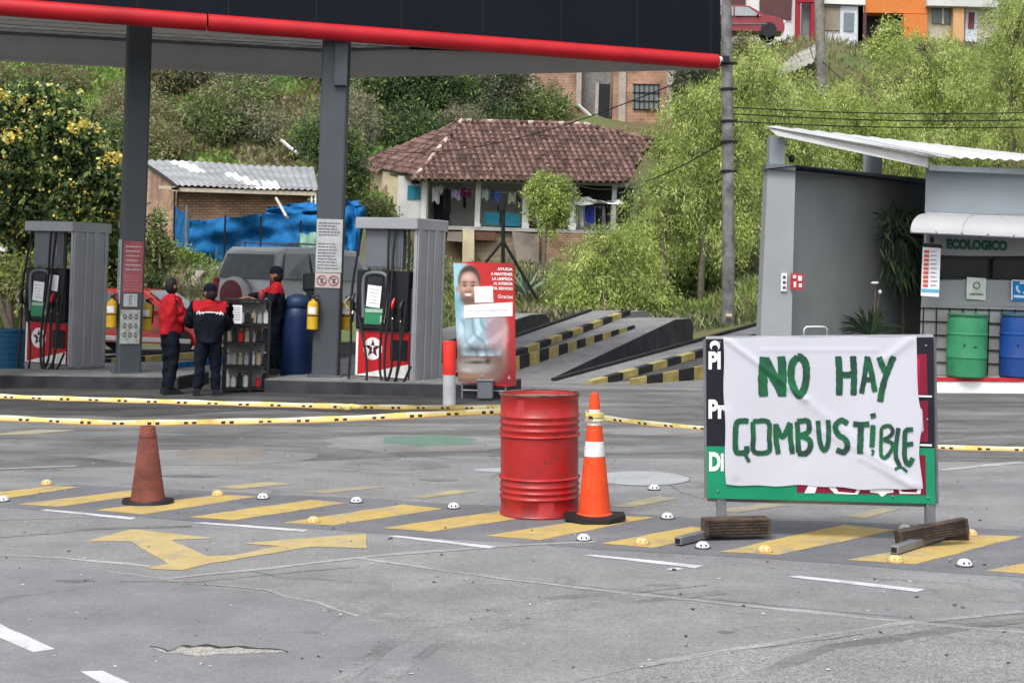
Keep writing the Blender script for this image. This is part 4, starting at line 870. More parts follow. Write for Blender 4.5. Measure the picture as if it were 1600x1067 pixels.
STK=[(54,[(305,385),(300,230),(312,85)]),(56,[(312,100),(380,230),(450,360)]),(50,[(445,385),(448,230),(440,80)]),(42,[(570,85),(522,140),(515,240),(540,330),(578,375),(615,320),(630,220),(622,130),(585,88),(566,86)]),
(38,[(872,80),(880,215),(880,375)]),(36,[(985,78),(992,220),(988,375)]),(36,[(880,215),(935,222),(990,212)]),(30,[(1048,362),(1075,210),(1092,80)]),(32,[(1092,85),(1125,210),(1150,350)]),(30,[(1068,258),(1132,255)]),(34,[(1182,85),(1205,150),(1232,205)]),(36,[(1293,80),(1240,210),(1205,330),(1190,425)]),
(32,[(192,572),(140,570),(100,590),(92,700),(98,800),(140,812),(178,800),(176,760)]),(22,[(160,800),(178,845),(198,880)]),(28,[(225,575),(340,578),(348,700),(345,800),(235,802),(228,690),(225,575)]),(30,[(418,820),(400,700),(398,592)]),(30,[(398,595),(450,690),(508,582)]),(30,[(508,585),(510,700),(525,818)]),
(30,[(560,575),(568,700),(570,810)]),(30,[(560,575),(635,568),(652,610),(640,655),(585,680)]),(32,[(585,680),(655,715),(655,780),(620,815),(565,812)]),(28,[(718,568),(728,700),(748,770),(770,790),(792,750),(800,660),(795,562)]),(32,[(945,590),(895,565),(852,605),(868,670),(925,710),(942,760),(915,805),(858,788)]),
(32,[(985,590),(1050,598),(1108,592)]),(36,[(1045,600),(1040,700),(1038,818)]),(30,[(1135,600),(1133,680),(1125,770)]),(14,[(1122,790),(1140,800),(1128,830)]),(32,[(1132,512),(1142,548)]),(20,[(1200,620),(1196,720),(1195,825)]),(22,[(1200,620),(1255,606),(1285,640),(1270,680),(1215,712)]),(22,[(1215,712),(1282,740),(1275,790),(1225,850),(1190,820)]),
(26,[(1328,622),(1312,740),(1310,840),(1340,915)]),(16,[(1300,935),(1350,920),(1395,955)]),(28,[(1440,635),(1385,645),(1375,740),(1378,850),(1405,900),(1440,850)]),(26,[(1380,750),(1442,742)])]
q=MB(); mg1=mat('green_brush_paint',(.008,.115,.042),.7,var=.5,scale=9,col2=(.015,.045,.035))
rs=random.Random(2)
for si,(wd,pts) in enumerate(STK):
    pp=[Vector((x,y,0)) for x,y in pts]; pp,_=catmull(pp,[1]*len(pp),9) if len(pp)>2 else ([pp[0].lerp(pp[1],k/9) for k in range(10)],0)
    N=len(pp); sv=[]
    for i,p in enumerate(pp):
        d=(pp[min(i+1,N-1)]-pp[max(i-1,0)]).normalized(); s=Vector((-d.y,d.x,0))*wd*.5*1.32
        if i in(0,N-1): s*=.86
        for t in(-1,-.5,0,.5,1):
            x=p+s*t*(1+ (rs.uniform(-.10,.10) if abs(t)==1 else 0)); u,v=x.x/4.852+1130,x.y/4.85+540; a,b=inv(u,v)
            sv.append(BP.hit(u,v,.004+disp(min(max(a,0),1),min(max(b,0),1))+.0042+.00008*si))
    q.add(sv,[(i*5+k,i*5+k+1,(i+1)*5+k+1,(i+1)*5+k) for i in range(N-1) for k in range(4)],mg1)
q.build('lettering',ban,w=True)
# timber blocks weighing the feet
def timber(label,pu,sz,rz,z=0,rx=0):
    p=G(*pu); rs=random.Random(int(pu[0])); q=MB(); x,y,zz=[a/2 for a in sz]
    R3=Matrix.Rotation(rz,3,'Z')@Matrix.Rotation(rx,3,'Y')
    q.hull([(sx*x*(1-.02*rs.random()),sy*y*(1-.1*rs.random()),sz_*zz*(1-.1*rs.random())) for sx in(-1,1) for sy in(-1,1) for sz_ in(-1,1) for _ in range(2)],M['wood'],(p.x,p.y+.1,z+zz),R3)
    for k in range(5): q.box(Vector((p.x,p.y+.1,z+zz))+R3@Vector((0,-y-.001,-zz*.7+k*zz*.35)),(sz[0]*.9,.004,.004),M['black'],R3)
    o=q.build('timber_block'); tag(o,label,'timber')
timber('dark timber block lying across the left foot of the price board',(1153,846),(.44,.14,.110),R_(8),.03)
timber('long dark tilted timber plank across the right foot of the price board',(1463,858),(.50,.07,.095),R_(14),.05,R_(-7))
timber('short dark timber block behind the right post under the tilted plank',(1482,846),(.30,.13,.085),R_(-4),.0)
# ---------------- drum ----------------
b=G(843,802); r=root('oil_drum','ribbed red steel drum holding the yellow tape beside the orange cone','drum',(b.x,b.y,0),tilt=False)
R0=.288; H=.875; prof=[(0,.012),(R0-.012,.012),(R0,.0),(R0+.004,.012),(R0-.004,.022)]
def rib(z,h=.013,a=.012): return [(R0-.004,z-h),(R0-.004+a*.7,z-h*.5),(R0-.004+a,z),(R0-.004+a*.7,z+h*.5),(R0-.004,z+h)]
for f,a in ((.155,.010),(.205,.009),(.255,.009),(.315,.016),(.665,.016),(.715,.009),(.77,.009),(.825,.010)): prof+=rib(f*H,.013,a)
prof+=[(R0-.004,H-.02),(R0+.004,H-.012),(R0+.004,H),(R0-.008,H),(R0-.012,H-.012),(R0-.014,H-.03),(0,H-.03)]
dm=bpy.data.materials.new('red_drum_paint'); dm.use_nodes=True; n=dm.node_tree.nodes; l=dm.node_tree.links; bb=n['Principled BSDF']
tc=n.new('ShaderNodeTexCoord'); no=n.new('ShaderNodeTexNoise'); no.inputs['Scale'].default_value=3.5; no.inputs['Detail'].default_value=8; no.inputs['Roughness'].default_value=.7; l.new(tc.outputs['Object'],no.inputs['Vector'])
cr=n.new('ShaderNodeValToRGB'); cr.color_ramp.elements[0].position=.34; cr.color_ramp.elements[0].color=(.26,.012,.012,1); cr.color_ramp.elements[1].position=.5; cr.color_ramp.elements[1].color=(.37,.012,.012,1)
l.new(no.outputs['Fac'],cr.inputs['Fac'])
sx=n.new('ShaderNodeSeparateXYZ'); l.new(tc.outputs['Object'],sx.inputs[0]); n3=n.new('ShaderNodeTexNoise'); n3.inputs['Scale'].default_value=7; n3.inputs['Detail'].default_value=8; l.new(tc.outputs['Object'],n3.inputs['Vector'])
ma=n.new('ShaderNodeMath'); ma.operation='MULTIPLY_ADD'; ma.inputs[1].default_value=.75; l.new(n3.outputs['Fac'],ma.inputs[0]); l.new(sx.outputs['Z'],ma.inputs[2])
c2=n.new('ShaderNodeValToRGB'); c2.color_ramp.elements[0].position=.30; c2.color_ramp.elements[0].color=(1,1,1,1); c2.color_ramp.elements[1].position=.46; c2.color_ramp.elements[1].color=(0,0,0,1); l.new(ma.outputs[0],c2.inputs['Fac'])
mx=n.new('ShaderNodeMix'); mx.data_type='RGBA'; l.new(c2.outputs['Color'],mx.inputs[0]); l.new(cr.outputs['Color'],mx.inputs[6]); mx.inputs[7].default_value=(.22,.02,.018,1)
n5=n.new('ShaderNodeTexNoise'); n5.inputs['Scale'].default_value=26; n5.inputs['Detail'].default_value=6; l.new(tc.outputs['Object'],n5.inputs['Vector']); c5=n.new('ShaderNodeValToRGB'); c5.color_ramp.elements[0].position=.62; c5.color_ramp.elements[1].position=.68; c5.color_ramp.elements[0].color=(0,0,0,1); c5.color_ramp.elements[1].color=(1,1,1,1); l.new(n5.outputs['Fac'],c5.inputs['Fac'])
m2=n.new('ShaderNodeMix'); m2.data_type='RGBA'; l.new(c5.outputs['Color'],m2.inputs[0]); l.new(mx.outputs[2],m2.inputs[6]); m2.inputs[7].default_value=(.10,.03,.025,1)
l.new(m2.outputs[2],bb.inputs['Base Color']); bb.inputs['Roughness'].default_value=.38
bp=n.new('ShaderNodeBump'); bp.inputs['Strength'].default_value=.35; bp.inputs['Distance'].default_value=.01; l.new(no.outputs['Fac'],bp.inputs['Height']); l.new(bp.outputs['Normal'],bb.inputs['Normal'])
q=MB(); q.lathe(prof,dm,96)
for v in q.v:
    rr_=math.hypot(v.x,v.y)
    if rr_>.2:
        t_=math.atan2(v.y,v.x); dn2=0
        for (ta,za,wa,ha,am_) in ((-1.9,.50,.30,.10,.010),(-1.1,.44,.22,.13,.012),(-1.4,.10,.25,.05,.009),(-2.5,.36,.2,.08,.008),(-.7,.62,.2,.06,.008),(-2.1,.84,.2,.03,.006)): dn2+=am_*math.exp(-((t_-ta)/wa)**2-((v.z-za)/ha)**2)
        f_=(rr_-dn2)/rr_; v.x*=f_; v.y*=f_
q.build('body',r,smooth=True,ang=50)
q=MB(); q.lathe([(R0+.006,H-.004),(R0+.010,H+.004),(R0+.002,H+.010),(R0-.008,H+.004)],mat('worn_rim',(.12,.06,.05),.6,var=.6,scale=14),64); q.build('rim',r,smooth=True)
q=MB(); q.lathe([(0,H-.024),(R0-.016,H-.024)],mat('drum_lid',(.20,.11,.09),.8,var=.4,scale=6),48); q.lathe([(.035,H-.02),(.035,H-.008),(0,H-.008)],M['steel'],12,(.17,0,0)); q.build('lid',r)
# ---------------- cones ----------------
b=G(929,813); r=root('traffic_cone','bright orange traffic cone with two white bands and a black base beside the red drum','traffic cone',(b.x,b.y,0),tilt=False)
q=MB(); bs=[]
for k in range(8):
    t=math.pi/8+k*math.pi/4; bs.append((.235*math.cos(t),.20*math.sin(t)))
vb=[(x,y,.0+.018*(abs(x)/.2)**2) for x,y in bs]; q.hull([(x,y,z) for x,y,z in vb]+[(x*.98,y*.98,z+.03) for x,y,z in vb]+[(.13*math.cos(t),.13*math.sin(t),.045) for t in [k*math.pi/6 for k in range(12)]],M['rubber']); q.build('base',r)
HC=.90
def cr_(z): return .118-(z-.04)*(.118-.030)/(HC-.04)
bands=[.04,.46,.565,.68,.79,HC]; cols=[M['orange'],M['refl'],M['orange'],M['refl'],M['orange']]
pf=[(.128,.04),(.128,.052)]; 
q=MB(); q.lathe([(.128,.038),(.128,.052),(cr_(.06)+.004,.062)],M['orange'],32)
zs=[.055]+bands[1:]
for i in range(5):
    e=.0015 if i in(1,3) else 0; q.lathe([(cr_(zs[i])+e,zs[i]),(cr_(zs[i+1])+e,zs[i+1])],cols[i],32)
q.lathe([(cr_(HC),HC),(cr_(HC)-.006,HC+.008),(cr_(HC)-.012,HC),(cr_(HC)-.014,HC-.05)],M['orange'],32)
q.build('cone',r,smooth=True)
b=G(231,786); r=root('traffic_cone','faded brownish red traffic cone standing alone on the yellow stripes','traffic cone',(b.x,b.y,0),tilt=False)
q=MB(); q.hull([(.20*math.cos(t)*1.0,.15*math.sin(t),.004+.012*(abs(math.cos(t)))**3) for t in [k*math.pi/10 for k in range(20)]]+[(.19*math.cos(t),.14*math.sin(t),.026+.012*(abs(math.cos(t)))**3) for t in [k*math.pi/10 for k in range(20)]],M['rubber']); q.build('base',r)
q=MB(); q.lathe([(.137,.024),(.135,.04),(.125,.06),(.056,.585),(.052,.59),(.047,.585),(.05,.5)],M['browncone'],32); q.lathe([(.066,.505),(.069,.508),(.068,.52),(.064,.522)],M['browncone'],32); q.build('cone',r,smooth=True)
# ---------------- barrier tapes ----------------
def tape(label,pts,wd=.048,tw=0.0,sub=28,grp='yellow barrier tapes'):
    pp,_=catmull([Vector(p) for p in pts],[1]*len(pts),sub); 
    # resample
    L=[0]; 
    for a,b in zip(pp,pp[1:]): L.append(L[-1]+(b-a).length)
    n=int(L[-1]/.035); out=[]; j=0
    for i in range(n+1):
        s=L[-1]*i/n
        while j<len(L)-2 and L[j+1]<s: j+=1
        t=(s-L[j])/(L[j+1]-L[j]+1e-9); out.append(pp[j].lerp(pp[j+1],t))
    q=MB(); rows=[-.5,-.1,.32,.5]; vs=[]; N=len(out)
    for i,p in enumerate(out):
        d=(out[min(i+1,N-1)]-out[max(i-1,0)]).normalized(); s=i*.035; ang=tw*math.sin(s*.7)+.22*math.sin(s*2.1)+.10*math.sin(s*6.3)
        side=d.cross(up).normalized(); dn_=-up; ax=dn_*math.cos(ang)+side*math.sin(ang)
        for rr in rows: vs.append(p+ax*wd*rr*(1+.1*math.sin(s*9)))
    q.add(vs,[],M['ytape']); i0=q.mi(M['ytape']); i1=q.mi(M['black']); i2=q.mi(M['ytape2']); i3=q.mi(mat('pale_tape',(.66,.63,.45),.5))
    for i in range(N-1):
        for k in range(3):
            q.f.append([i*4+k,i*4+k+1,(i+1)*4+k+1,(i+1)*4+k]); q.m.append([i3 if (i//5)%3 else i0, i1 if (i%9 in(0,2)) else i0, i2][k])
    o=q.build('barrier_tape'); tag(o,label,'barrier tape',grp); return o
tape('upper yellow and black barrier tape running left from the red drum past the bollard',[P(-120,611,13.6),P(0,619,13.3),P(250,627,12.7),P(545,635,12.0),P(700,636.5,11.2),P(778,637,10.62),P(786,636,10.45)],.045,.5)
tape('lower yellow and black barrier tape passing over the brown cone to the red drum',[P(-120,649,12.0),P(0,653,11.8),P(120,658.5,11.5),P(220,660.5,11.3),P(480,656,11.0),P(660,648,10.7),P(782,642,10.35),P(810,641,10.22),P(843,639,10.20),P(880,638,10.24),P(905,638,10.38)],.047,.3)
tape('tape from the orange cone going behind the price board to the right edge',[P(915,638,9.95),P(918,650,9.93),P(945,653,10.0),P(1010,661,10.4),P(1100,669,10.8),P(1300,687,11.2),P(1460,698,11.4),P(1600,702,11.5),P(1750,708,11.6)],.042,.6)
q=MB(); c=P(548,636,11.95)
for k in range(7): q.sphere(c+Vector((random.uniform(-.06,.06),0,random.uniform(-.02,.02))),(.04,.02,.018),M['ytape'],8,5)
tag(q.build('tape_knot'),'bunched knot in the upper yellow tape, left of the bollard','tape knot')
q=MB(); q.lathe([(.062,.73),(.066,.735),(.064,.765),(.058,.77)],M['ytape'],20,WM['traffic_cone'].translation); q.lathe([(.064,.705),(.068,.71),(.066,.728)],mat('pale_tape',(.66,.63,.45),.5),20,WM['traffic_cone'].translation)
tag(q.build('tape_loop'),'loop of yellow tape tied round the neck of the orange cone','tape loop')
# ---------------- road studs ----------------
def stud(u,v,c,i):
    p=G(u,v); lab=('yellow' if c=='y' else 'white')+' domed reflective road stud '+i
    lab=lab.replace('domed reflective ','domed '); r=root('road_stud',lab,'road stud',(p.x,p.y,.002),tilt=False,scale=.88,group='domed road studs along the striped marking')
    mt=mat('stud_yellow',(.56,.45,.22),.5,var=.2,scale=30) if c=='y' else mat('stud_white',(.60,.60,.60),.5,var=.15,scale=30)
    q=MB(); q.lathe([(.052,0),(.052,.010),(.045,.028),(.030,.042),(.012,.048),(0,.048)],mt,20); q.build('dome',r,smooth=True)
    q=MB(); q.lathe([(.060,0),(.058,.007),(.050,.008)],M['black'] if c!='y' else M['ytape2'],20); q.build('base_ring',r)
    for k in(-1,1):
        q=MB(); q.box((k*.016,-.040,.022),(.014,.012,.020),M['black'] if c!='y' else mat('stud_amber',(.5,.30,.06)),bev=.003); q.build('reflector',r)
for a in [(73,757,'y','alone on the farthest left yellow stripe'),(5,783,'w','at the left picture edge'),(340,774,'y','just right of the brown cone at the end of a stripe'),(411,779,'w','second to the right of the brown cone'),(557,785,'w','between the third and fourth stripes right of the brown cone'),(490,816,'y','on the fourth stripe, above the right end of the white dash'),(709,794,'w','just left of the red drum'),(912,844,'w','in front of the orange cone base'),(1003,850,'y','on the stripe right of the orange cone'),(1043,810,'w','between the orange cone and the price board'),(1098,856,'w','in front of the left foot of the price board'),(1195,862,'y','on the wide stripe under the price board'),(1414,829,'w','peeping over the planks behind the right foot of the board'),(1516,836,'y','at the right end of the tilted plank'),(1399,878,'y','in front of the right foot of the board'),(1507,884,'w','farthest right, on the dark band'),(1022,765,'w','small and far, beside the round manhole cover')]: stud(*a)
# ---------------- eco building on the right ----------------
WL=4.6
r=root('service_building','grey flat service building with the green ECOLÓGICO sign, white roof and curved awning','building',G(1440,612),tilt=False)
Dl,Dr_=20.0,23.2
SW=Plane(P(1240,260,20.4),P(1447,280,23.2),P(1236,560,20.4))
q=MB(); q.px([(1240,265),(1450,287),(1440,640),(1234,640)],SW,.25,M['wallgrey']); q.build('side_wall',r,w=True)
q=MB(); q.px([(1200,259),(1243,261),(1234,618),(1184,618)],20.0,.35,M['walllight'] if 0 else M['wallmid']); q.build('corner_pillar',r,w=True)
q=MB(); q.px([(1197,256),(1246,258),(1450,280),(1450,288),(1246,267),(1197,264)],[19.93,19.93,23.0,23.0,19.93,19.93],.4,M['alud']); q.build('wall_cap',r,w=True)
FBK=Vector((1.25,3.0,0))
class FQ(MB):
    def px(s,pts,D,th,m):
        if isinstance(D,Plane) and th>2: return s.quadslab([D.hit(u,v) for u,v in pts],FBK,m)
        return MB.px(s,pts,D,th,m)
FP=Plane(P(1447,262,21.2),P(1700,270,21.0),P(1437,588,21.2))
# box behind the facade so the side is solid
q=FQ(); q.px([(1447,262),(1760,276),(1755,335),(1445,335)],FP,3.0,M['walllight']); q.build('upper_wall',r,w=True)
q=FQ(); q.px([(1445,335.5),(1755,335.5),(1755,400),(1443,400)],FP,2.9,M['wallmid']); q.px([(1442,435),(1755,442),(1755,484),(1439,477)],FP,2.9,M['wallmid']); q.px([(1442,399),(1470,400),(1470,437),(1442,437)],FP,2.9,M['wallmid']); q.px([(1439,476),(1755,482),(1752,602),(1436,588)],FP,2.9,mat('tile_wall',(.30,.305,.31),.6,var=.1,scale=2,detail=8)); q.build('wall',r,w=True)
q=MB(); q.px([(1469,400),(1755,408),(1755,443),(1469,437)],[21.26]*4,.1,M['glass']); win=q.build('window',r,w=True)
q=MB()
for a in ([(1469,399),(1755,406),(1755,410),(1469,403)],[(1469,433),(1755,441),(1755,444),(1469,436.5)],[(1552,403),(1556,403),(1555,437),(1551,437)],[(1469,401),(1472,401),(1472,436),(1469,436)],[(1652,403),(1656,403),(1655,438),(1651,438)]): q.px(a,21.15,.1,M['black'])
q.build('frame',win,w=True)
# wire mesh / tile joints
q=MB()
for k in range(16):
    u=1443+k*20.5; a=FP.hit(u,480+k*.45,.02); b=FP.hit(u-3,590+k*.7,.02); q.tube([a,b],.009,M['black'],5)
for k in range(6): 
    v=481+k*21; a=FP.hit(1438,v,.02); b=FP.hit(1750,v+9,.02); q.tube([a,b],.010,M['black'],5)
q.build('wire_grid',r,w=True)
# awning
q=MB(); N=10; af=FP; vs=[]; th=[]
ul,ur=1428,1720
for k in range(N+1):
    t=k/N*math.pi/2; off=.02+.75*math.sin(t); vz=334+ (0)*t; z=.30*(1-math.cos(t))
    for (u,dv) in ((1447,0),(1760,14)):
        p=FP.hit(u,334+dv,0); lx=(P(1405,364,20.45)-FP.hit(1447,364,.77)); vs.append(p+FP.n*off-up*z+Vector((lx.x,0,0))*(off/.77))
fs=[(2*k,2*k+1,2*k+3,2*k+2) for k in range(N)]
vs2=[v-up*.012 for v in vs]; q.add(vs,fs,mat('awning_sheet',(.40,.40,.41),.35,var=.05,scale=2)); q.add(vs2,fs,mat('awning_sheet',(.40,.40,.41)))
q.add([vs[0]]+[vs[2*k] for k in range(1,N+1)]+[vs[2*N]+(vs[0]-vs[2*N]).dot(up)*up*0+FP.n*-.73-Vector((lx.x,0,0))*.95],[list(range(N+2))],mat('awning_sheet',(.40,.40,.41)))
aw=q.build('awning',r,w=True,smooth=True)
q=MB(); q.tube([vs[2*N],vs[2*N+1]],.018,mat('awning_trim',(.35,.35,.37),.4),6); q.tube([vs[0],vs[1]],.02,mat('awning_trim',(.35,.35,.37),.4),6)
for k in range(9):
    p=vs[2*N].lerp(vs[2*N+1],k/8); q.sphere(p+FP.n*.015+up*.015,.014,M['steel'],6,4)
for k in (2,5): q.tube([vs[2*j].lerp(vs[2*j+1],k/8)+up*.004+FP.n*.004 for j in range(N+1)],.006,mat('awning_trim',(.35,.35,.37)),5)
q.build('trim',aw,w=True)
q=MB(); q.px([(1530,368),(1535,366.5),(1532.5,371.3),(1529,372)],FP,-.012,mat('green_letters',(.003,.085,.055),.5)); text(q,'ECOLOGICO',lambda a,b: FP.hit(a,b,.012),(1479,373,1574,389),mat('green_letters',(.004,.13,.08),.5),.065,.035); q.build('lettering',r,w=True)
# roof
q=MB(); RA=[P(1199,199,19.8),P(1215,213,19.85),P(1449,262,20.9),P(1760,273,20.7)]
Pn=P(1208,204,19.8); Pf=P(1449,252,20.9); Pr=P(1780,262,20.7); Pb=P(1640,247,27)
sl_=M['white']; q.quadslab([P(1199,199,19.8),P(1449,247,20.9),P(1449,262,20.9),P(1214,212,19.8)],Vector((.05,.08,0)),mat('roof_fascia_white',(.50,.50,.50),.6,var=.05)); q.build('roof_fascia',r,w=True)
q=MB(); a=P(1197,198,19.75); b_=P(1449,243,20.85); c_=P(1790,266,20.6); d_=P(1720,249,28.5); NS=40; vs=[]
a=P(1197,198,19.75); far0=P(1290,212,22.6)
E0,E1=P(1449,246,20.86),P(1800,262,20.6); T0,T1=P(1197,198,19.76),P(1660,249.5,29.0)
for i in range(NS+1):
    t=i/NS
    for k in(0,1): 
        p=(E0.lerp(E1,t) if k==0 else T0.lerp(T1,t)); vs.append(p+up*.03*abs(math.sin(t*NS*.5*math.pi)))
q.add(vs,[(2*i,2*i+1,2*i+3,2*i+2) for i in range(NS)],mat('roof_sheet_white',(.46,.47,.48),.55,var=.08,scale=1.5)); q.build('roof',r,w=True)
q=MB(); q.px([(1452,258),(1760,271),(1760,280),(1452,266)],20.95,.2,mat('roof_gutter',(.28,.32,.34),.5)); q.build('gutter',r,w=True)
q=MB(); q.px([(1203,212),(1227,216),(1226,258),(1202,257)],20.05,.2,M['walllight']); q.build('roof_post',r,w=True)
q=MB(); q.px([(1354,238),(1379,243),(1378,272),(1353,270)],22.3,.2,M['walllight']); q.build('roof_post',r,w=True)
q=MB(); q.sphere(P(1237,248,20.2),(.05,.07,.06),M['black'],10,6); q.tube([P(1237,248,20.2),P(1228,242,20.3)],.012,M['black'],6); q.build('camera_lamp',r,w=True)
q=MB(); q.px([(1221,427),(1230,427),(1229,455),(1220,455)],19.97,.02,M['paper']); nn=q.build('notice',r,w=True)
q=MB(); 
for k in range(3): q.px([(1223,431+k*8),(1228,431+k*8),(1228,435+k*8),(1223,435+k*8)],19.96,.003,M['sink'])
q.build('lettering',nn,w=True)
q=MB(); q.px([(1236,427),(1256,428),(1255,453),(1235,452)],19.95,.02,mat('red_sign',(.45,.03,.04))); nn=q.build('notice',r,w=True)
q=MB()
for (u,v,a,b) in ((1239,430,5,5),(1247,431,6,8),(1240,440,4,9),(1248,443,5,6)): q.px([(u,v),(u+a,v),(u+a,v+b),(u,v+b)],19.94,.003,M['refl'])
q.build('lettering',nn,w=True)
# platform
q=MB(); a=Vector((P(1452,600,20.6).x,20.75,0)); b=Vector((10.5,20.3,0)); 
q.quadslab([a,b,b+up*.17,a+up*.17],Vector((0,1.2,0)),M['white']); q.build('platform',r,w=True)
q=MB(); a2=a+up*.171-Vector((0,.012,0)); b2=b+up*.171-Vector((0,.012,0)); q.quadslab([a2,b2,b2+up*.055,a2+up*.055],Vector((0,.10,0)),mat('red_edge',(.45,.02,.03),.5)); q.quadslab([a2+Vector((0,.10,-.005)),b2+Vector((0,.10,-.005)),b2+Vector((0,.10,.05)),a2+Vector((0,.10,.05))],Vector((0,1.1,0)),mat('platform_top',(.42,.36,.35),.8)); q.build('platform_edge',r,w=True)
# small signs
def psign(name,label,pts,D,m): 
    q=MB(); q.px(pts,D,.015,m); o=q.build(name); tag(o,label,'sign'); return o
s1=psign('hanging_notice','tall white notice with red lines and blue foot, hanging at the building corner',[(1442,386),(1470,388),(1467,464),(1439,462)],20.75,M['paper'])
q=MB(); rs=random.Random(3)
for k in range(9):
    v=391+k*6.6; q.px([(1444-k*.25,v),(1452-k*.25,v),(1452-k*.25,v+4.5),(1444-k*.25,v+4.3)],20.742,.003,mat('notice_red',(.62,.10,.07))); q.px([(1454,v+1),(1454+rs.uniform(6,12),v+1.3),(1464,v+2.6),(1454,v+2.6)],20.742,.003,M['pgrey'])
q.px([(1440,451),(1467,452),(1467,457),(1440,456)],20.742,.003,mat('notice_blue',(.10,.42,.62))); q.build('lettering',s1,w=True)
q=MB(); q.px([(1438,386),(1443,380),(1470,382),(1474,388)],20.75,.03,M['black']); q.tube([P(1456,380,20.78),P(1456,370,20.78)],.03,M['black'],6); q.build('hanger',s1,w=True)
s2=psign('white_notice','small square white notice with a grey ring on the wall above the green barrel',[(1511,433),(1541,435),(1540,469),(1510,467)],21.1,mat('offwhite_sign',(.60,.66,.60)))
q=MB(); c=(1526,446); q.tube([P(c[0]+5*math.cos(t),c[1]+5*math.sin(t),21.09) for t in [k*math.pi/8 for k in range(17)]],.006,M['sink'],4); text(q,'ATENCIÓN',lambda a,b: P(a,b,21.09),(1515,457,1536,461),M['sink'],.03,.03); q.build('lettering',s2,w=True)
s3=psign('recycling_sign','blue recycling sign with a white arrow symbol at the right picture edge',[(1580,437),(1640,440),(1640,473),(1580,469)],21.05,mat('sign_blue',(.01,.20,.52)))
q=MB(); c=(1598,450)
for k in range(3):
    t0=k*2*math.pi/3; q.tube([P(c[0]+9*math.cos(t),c[1]+8*math.sin(t),21.04) for t in [t0+j*.3 for j in range(6)]],.018,M['white'],5); e=t0+1.75
q.px([(1584,461),(1616,463),(1616,466.5),(1584,464.5)],21.045,.003,M['white']); q.px([(1580,437),(1640,440),(1640,441.5),(1580,438.5)],21.045,.003,M['white']); q.px([(1580,437),(1582,437),(1582,469),(1580,469)],21.045,.003,M['white']); q.build('emblem',s3,w=True)
# barrels
def barrel(label,u,m,hole=True):
    p=P(u,585,20.95+.18); p.y=21.1 if 0 else p.y; z=.222; r=root('plastic_barrel',label,'barrel',((u-800)*20.85/F,20.85+.0,z),tilt=True)
    q=MB(); q.lathe([(0,0),(.26,0),(.285,.02),(.288,.28),(.296,.29),(.296,.31),(.290,.32),(.290,.62),(.298,.63),(.298,.65),(.29,.66),(.285,.86),(.27,.91),(.275,.93),(.27,.945),(.20,.945),(.19,.93),(0,.93)],m,36); q.build('body',r,smooth=True)
    q=MB(); q.lathe([(.288,.905),(.294,.91),(.294,.93),(.286,.935)],mat('barrel_ring',(.04,.12,.07) if hole else (.01,.05,.18),.5),36); q.build('ring',r,smooth=True)
    q=MB(); q.sphere((-.12,-.266,.48),(.016,.01,.02),M['black'],8,5); q.sphere((.03,-.29,.46),(.03,.006,.01),M['black'],8,5); q.build('bung',r)
barrel('green plastic barrel on the platform under the ECOLÓGICO sign',1509,M['greenpl']); barrel('blue plastic barrel on the platform at the right picture edge',1592,M['bluepl'],False)
# tube rail
q=MB(); q.tube([P(1255,560,17.8),P(1256,522,17.8),P(1258,513,17.8),P(1264,511,17.8),P(1286,511,17.8),P(1291,514,17.8),P(1292,522,17.8),P(1292,560,17.8)],.018,M['chrome'],8,smooth=3)
for uu in(1255,1292):
    a=P(uu,560,17.8); q.tube([a,Vector((a.x,a.y,0))],.018,M['chrome'],8)
tag(q.build('tube_rail',smooth=True),'bent steel tube rail showing above the white banner','rail')
# ---------------- people ----------------
def skin(name,V,E,Rr,m,parent,rootv=0,sub=2,matf=None,smooth=True):
    me=bpy.data.meshes.new(name); me.from_pydata([tuple(v) for v in V],E,[]); o=bpy.data.objects.new(name,me); S.collection.objects.link(o)
    md=o.modifiers.new('s','SKIN'); 
    if not me.skin_vertices: 
        raise RuntimeError('skin')
    for i,r in enumerate(Rr):
        sv=me.skin_vertices[0].data[i]; sv.radius=(r,r) if isinstance(r,(int,float)) else r; sv.use_root=(i==rootv)
    md.use_smooth_shade=True
    sb=o.modifiers.new('u','SUBSURF'); sb.levels=sub; sb.render_levels=sub
    dg=bpy.context.evaluated_depsgraph_get(); me2=bpy.data.meshes.new_from_object(o.evaluated_get(dg)); bpy.data.objects.remove(o); bpy.data.meshes.remove(me)
    me2.name=name; me2.materials.clear()
    for k in m: me2.materials.append(k)
    if matf:
        for p in me2.polygons: p.material_index=matf(p.center)
    for p in me2.polygons: p.use_smooth=True
    if name in('jacket','trousers'):
        for v in me2.vertices:
            c=v.co; d=.006*math.sin(c.z*38+3*math.sin(c.x*14+c.y*11))+.004*math.sin(c.z*71+c.y*33+c.x*20)+.005*math.sin(c.x*60-c.z*25)
            v.co=c+v.normal*d
    o=bpy.data.objects.new(name,me2); S.collection.objects.link(o); o.parent=parent; WM[o.name]=WM[parent.name]; return o
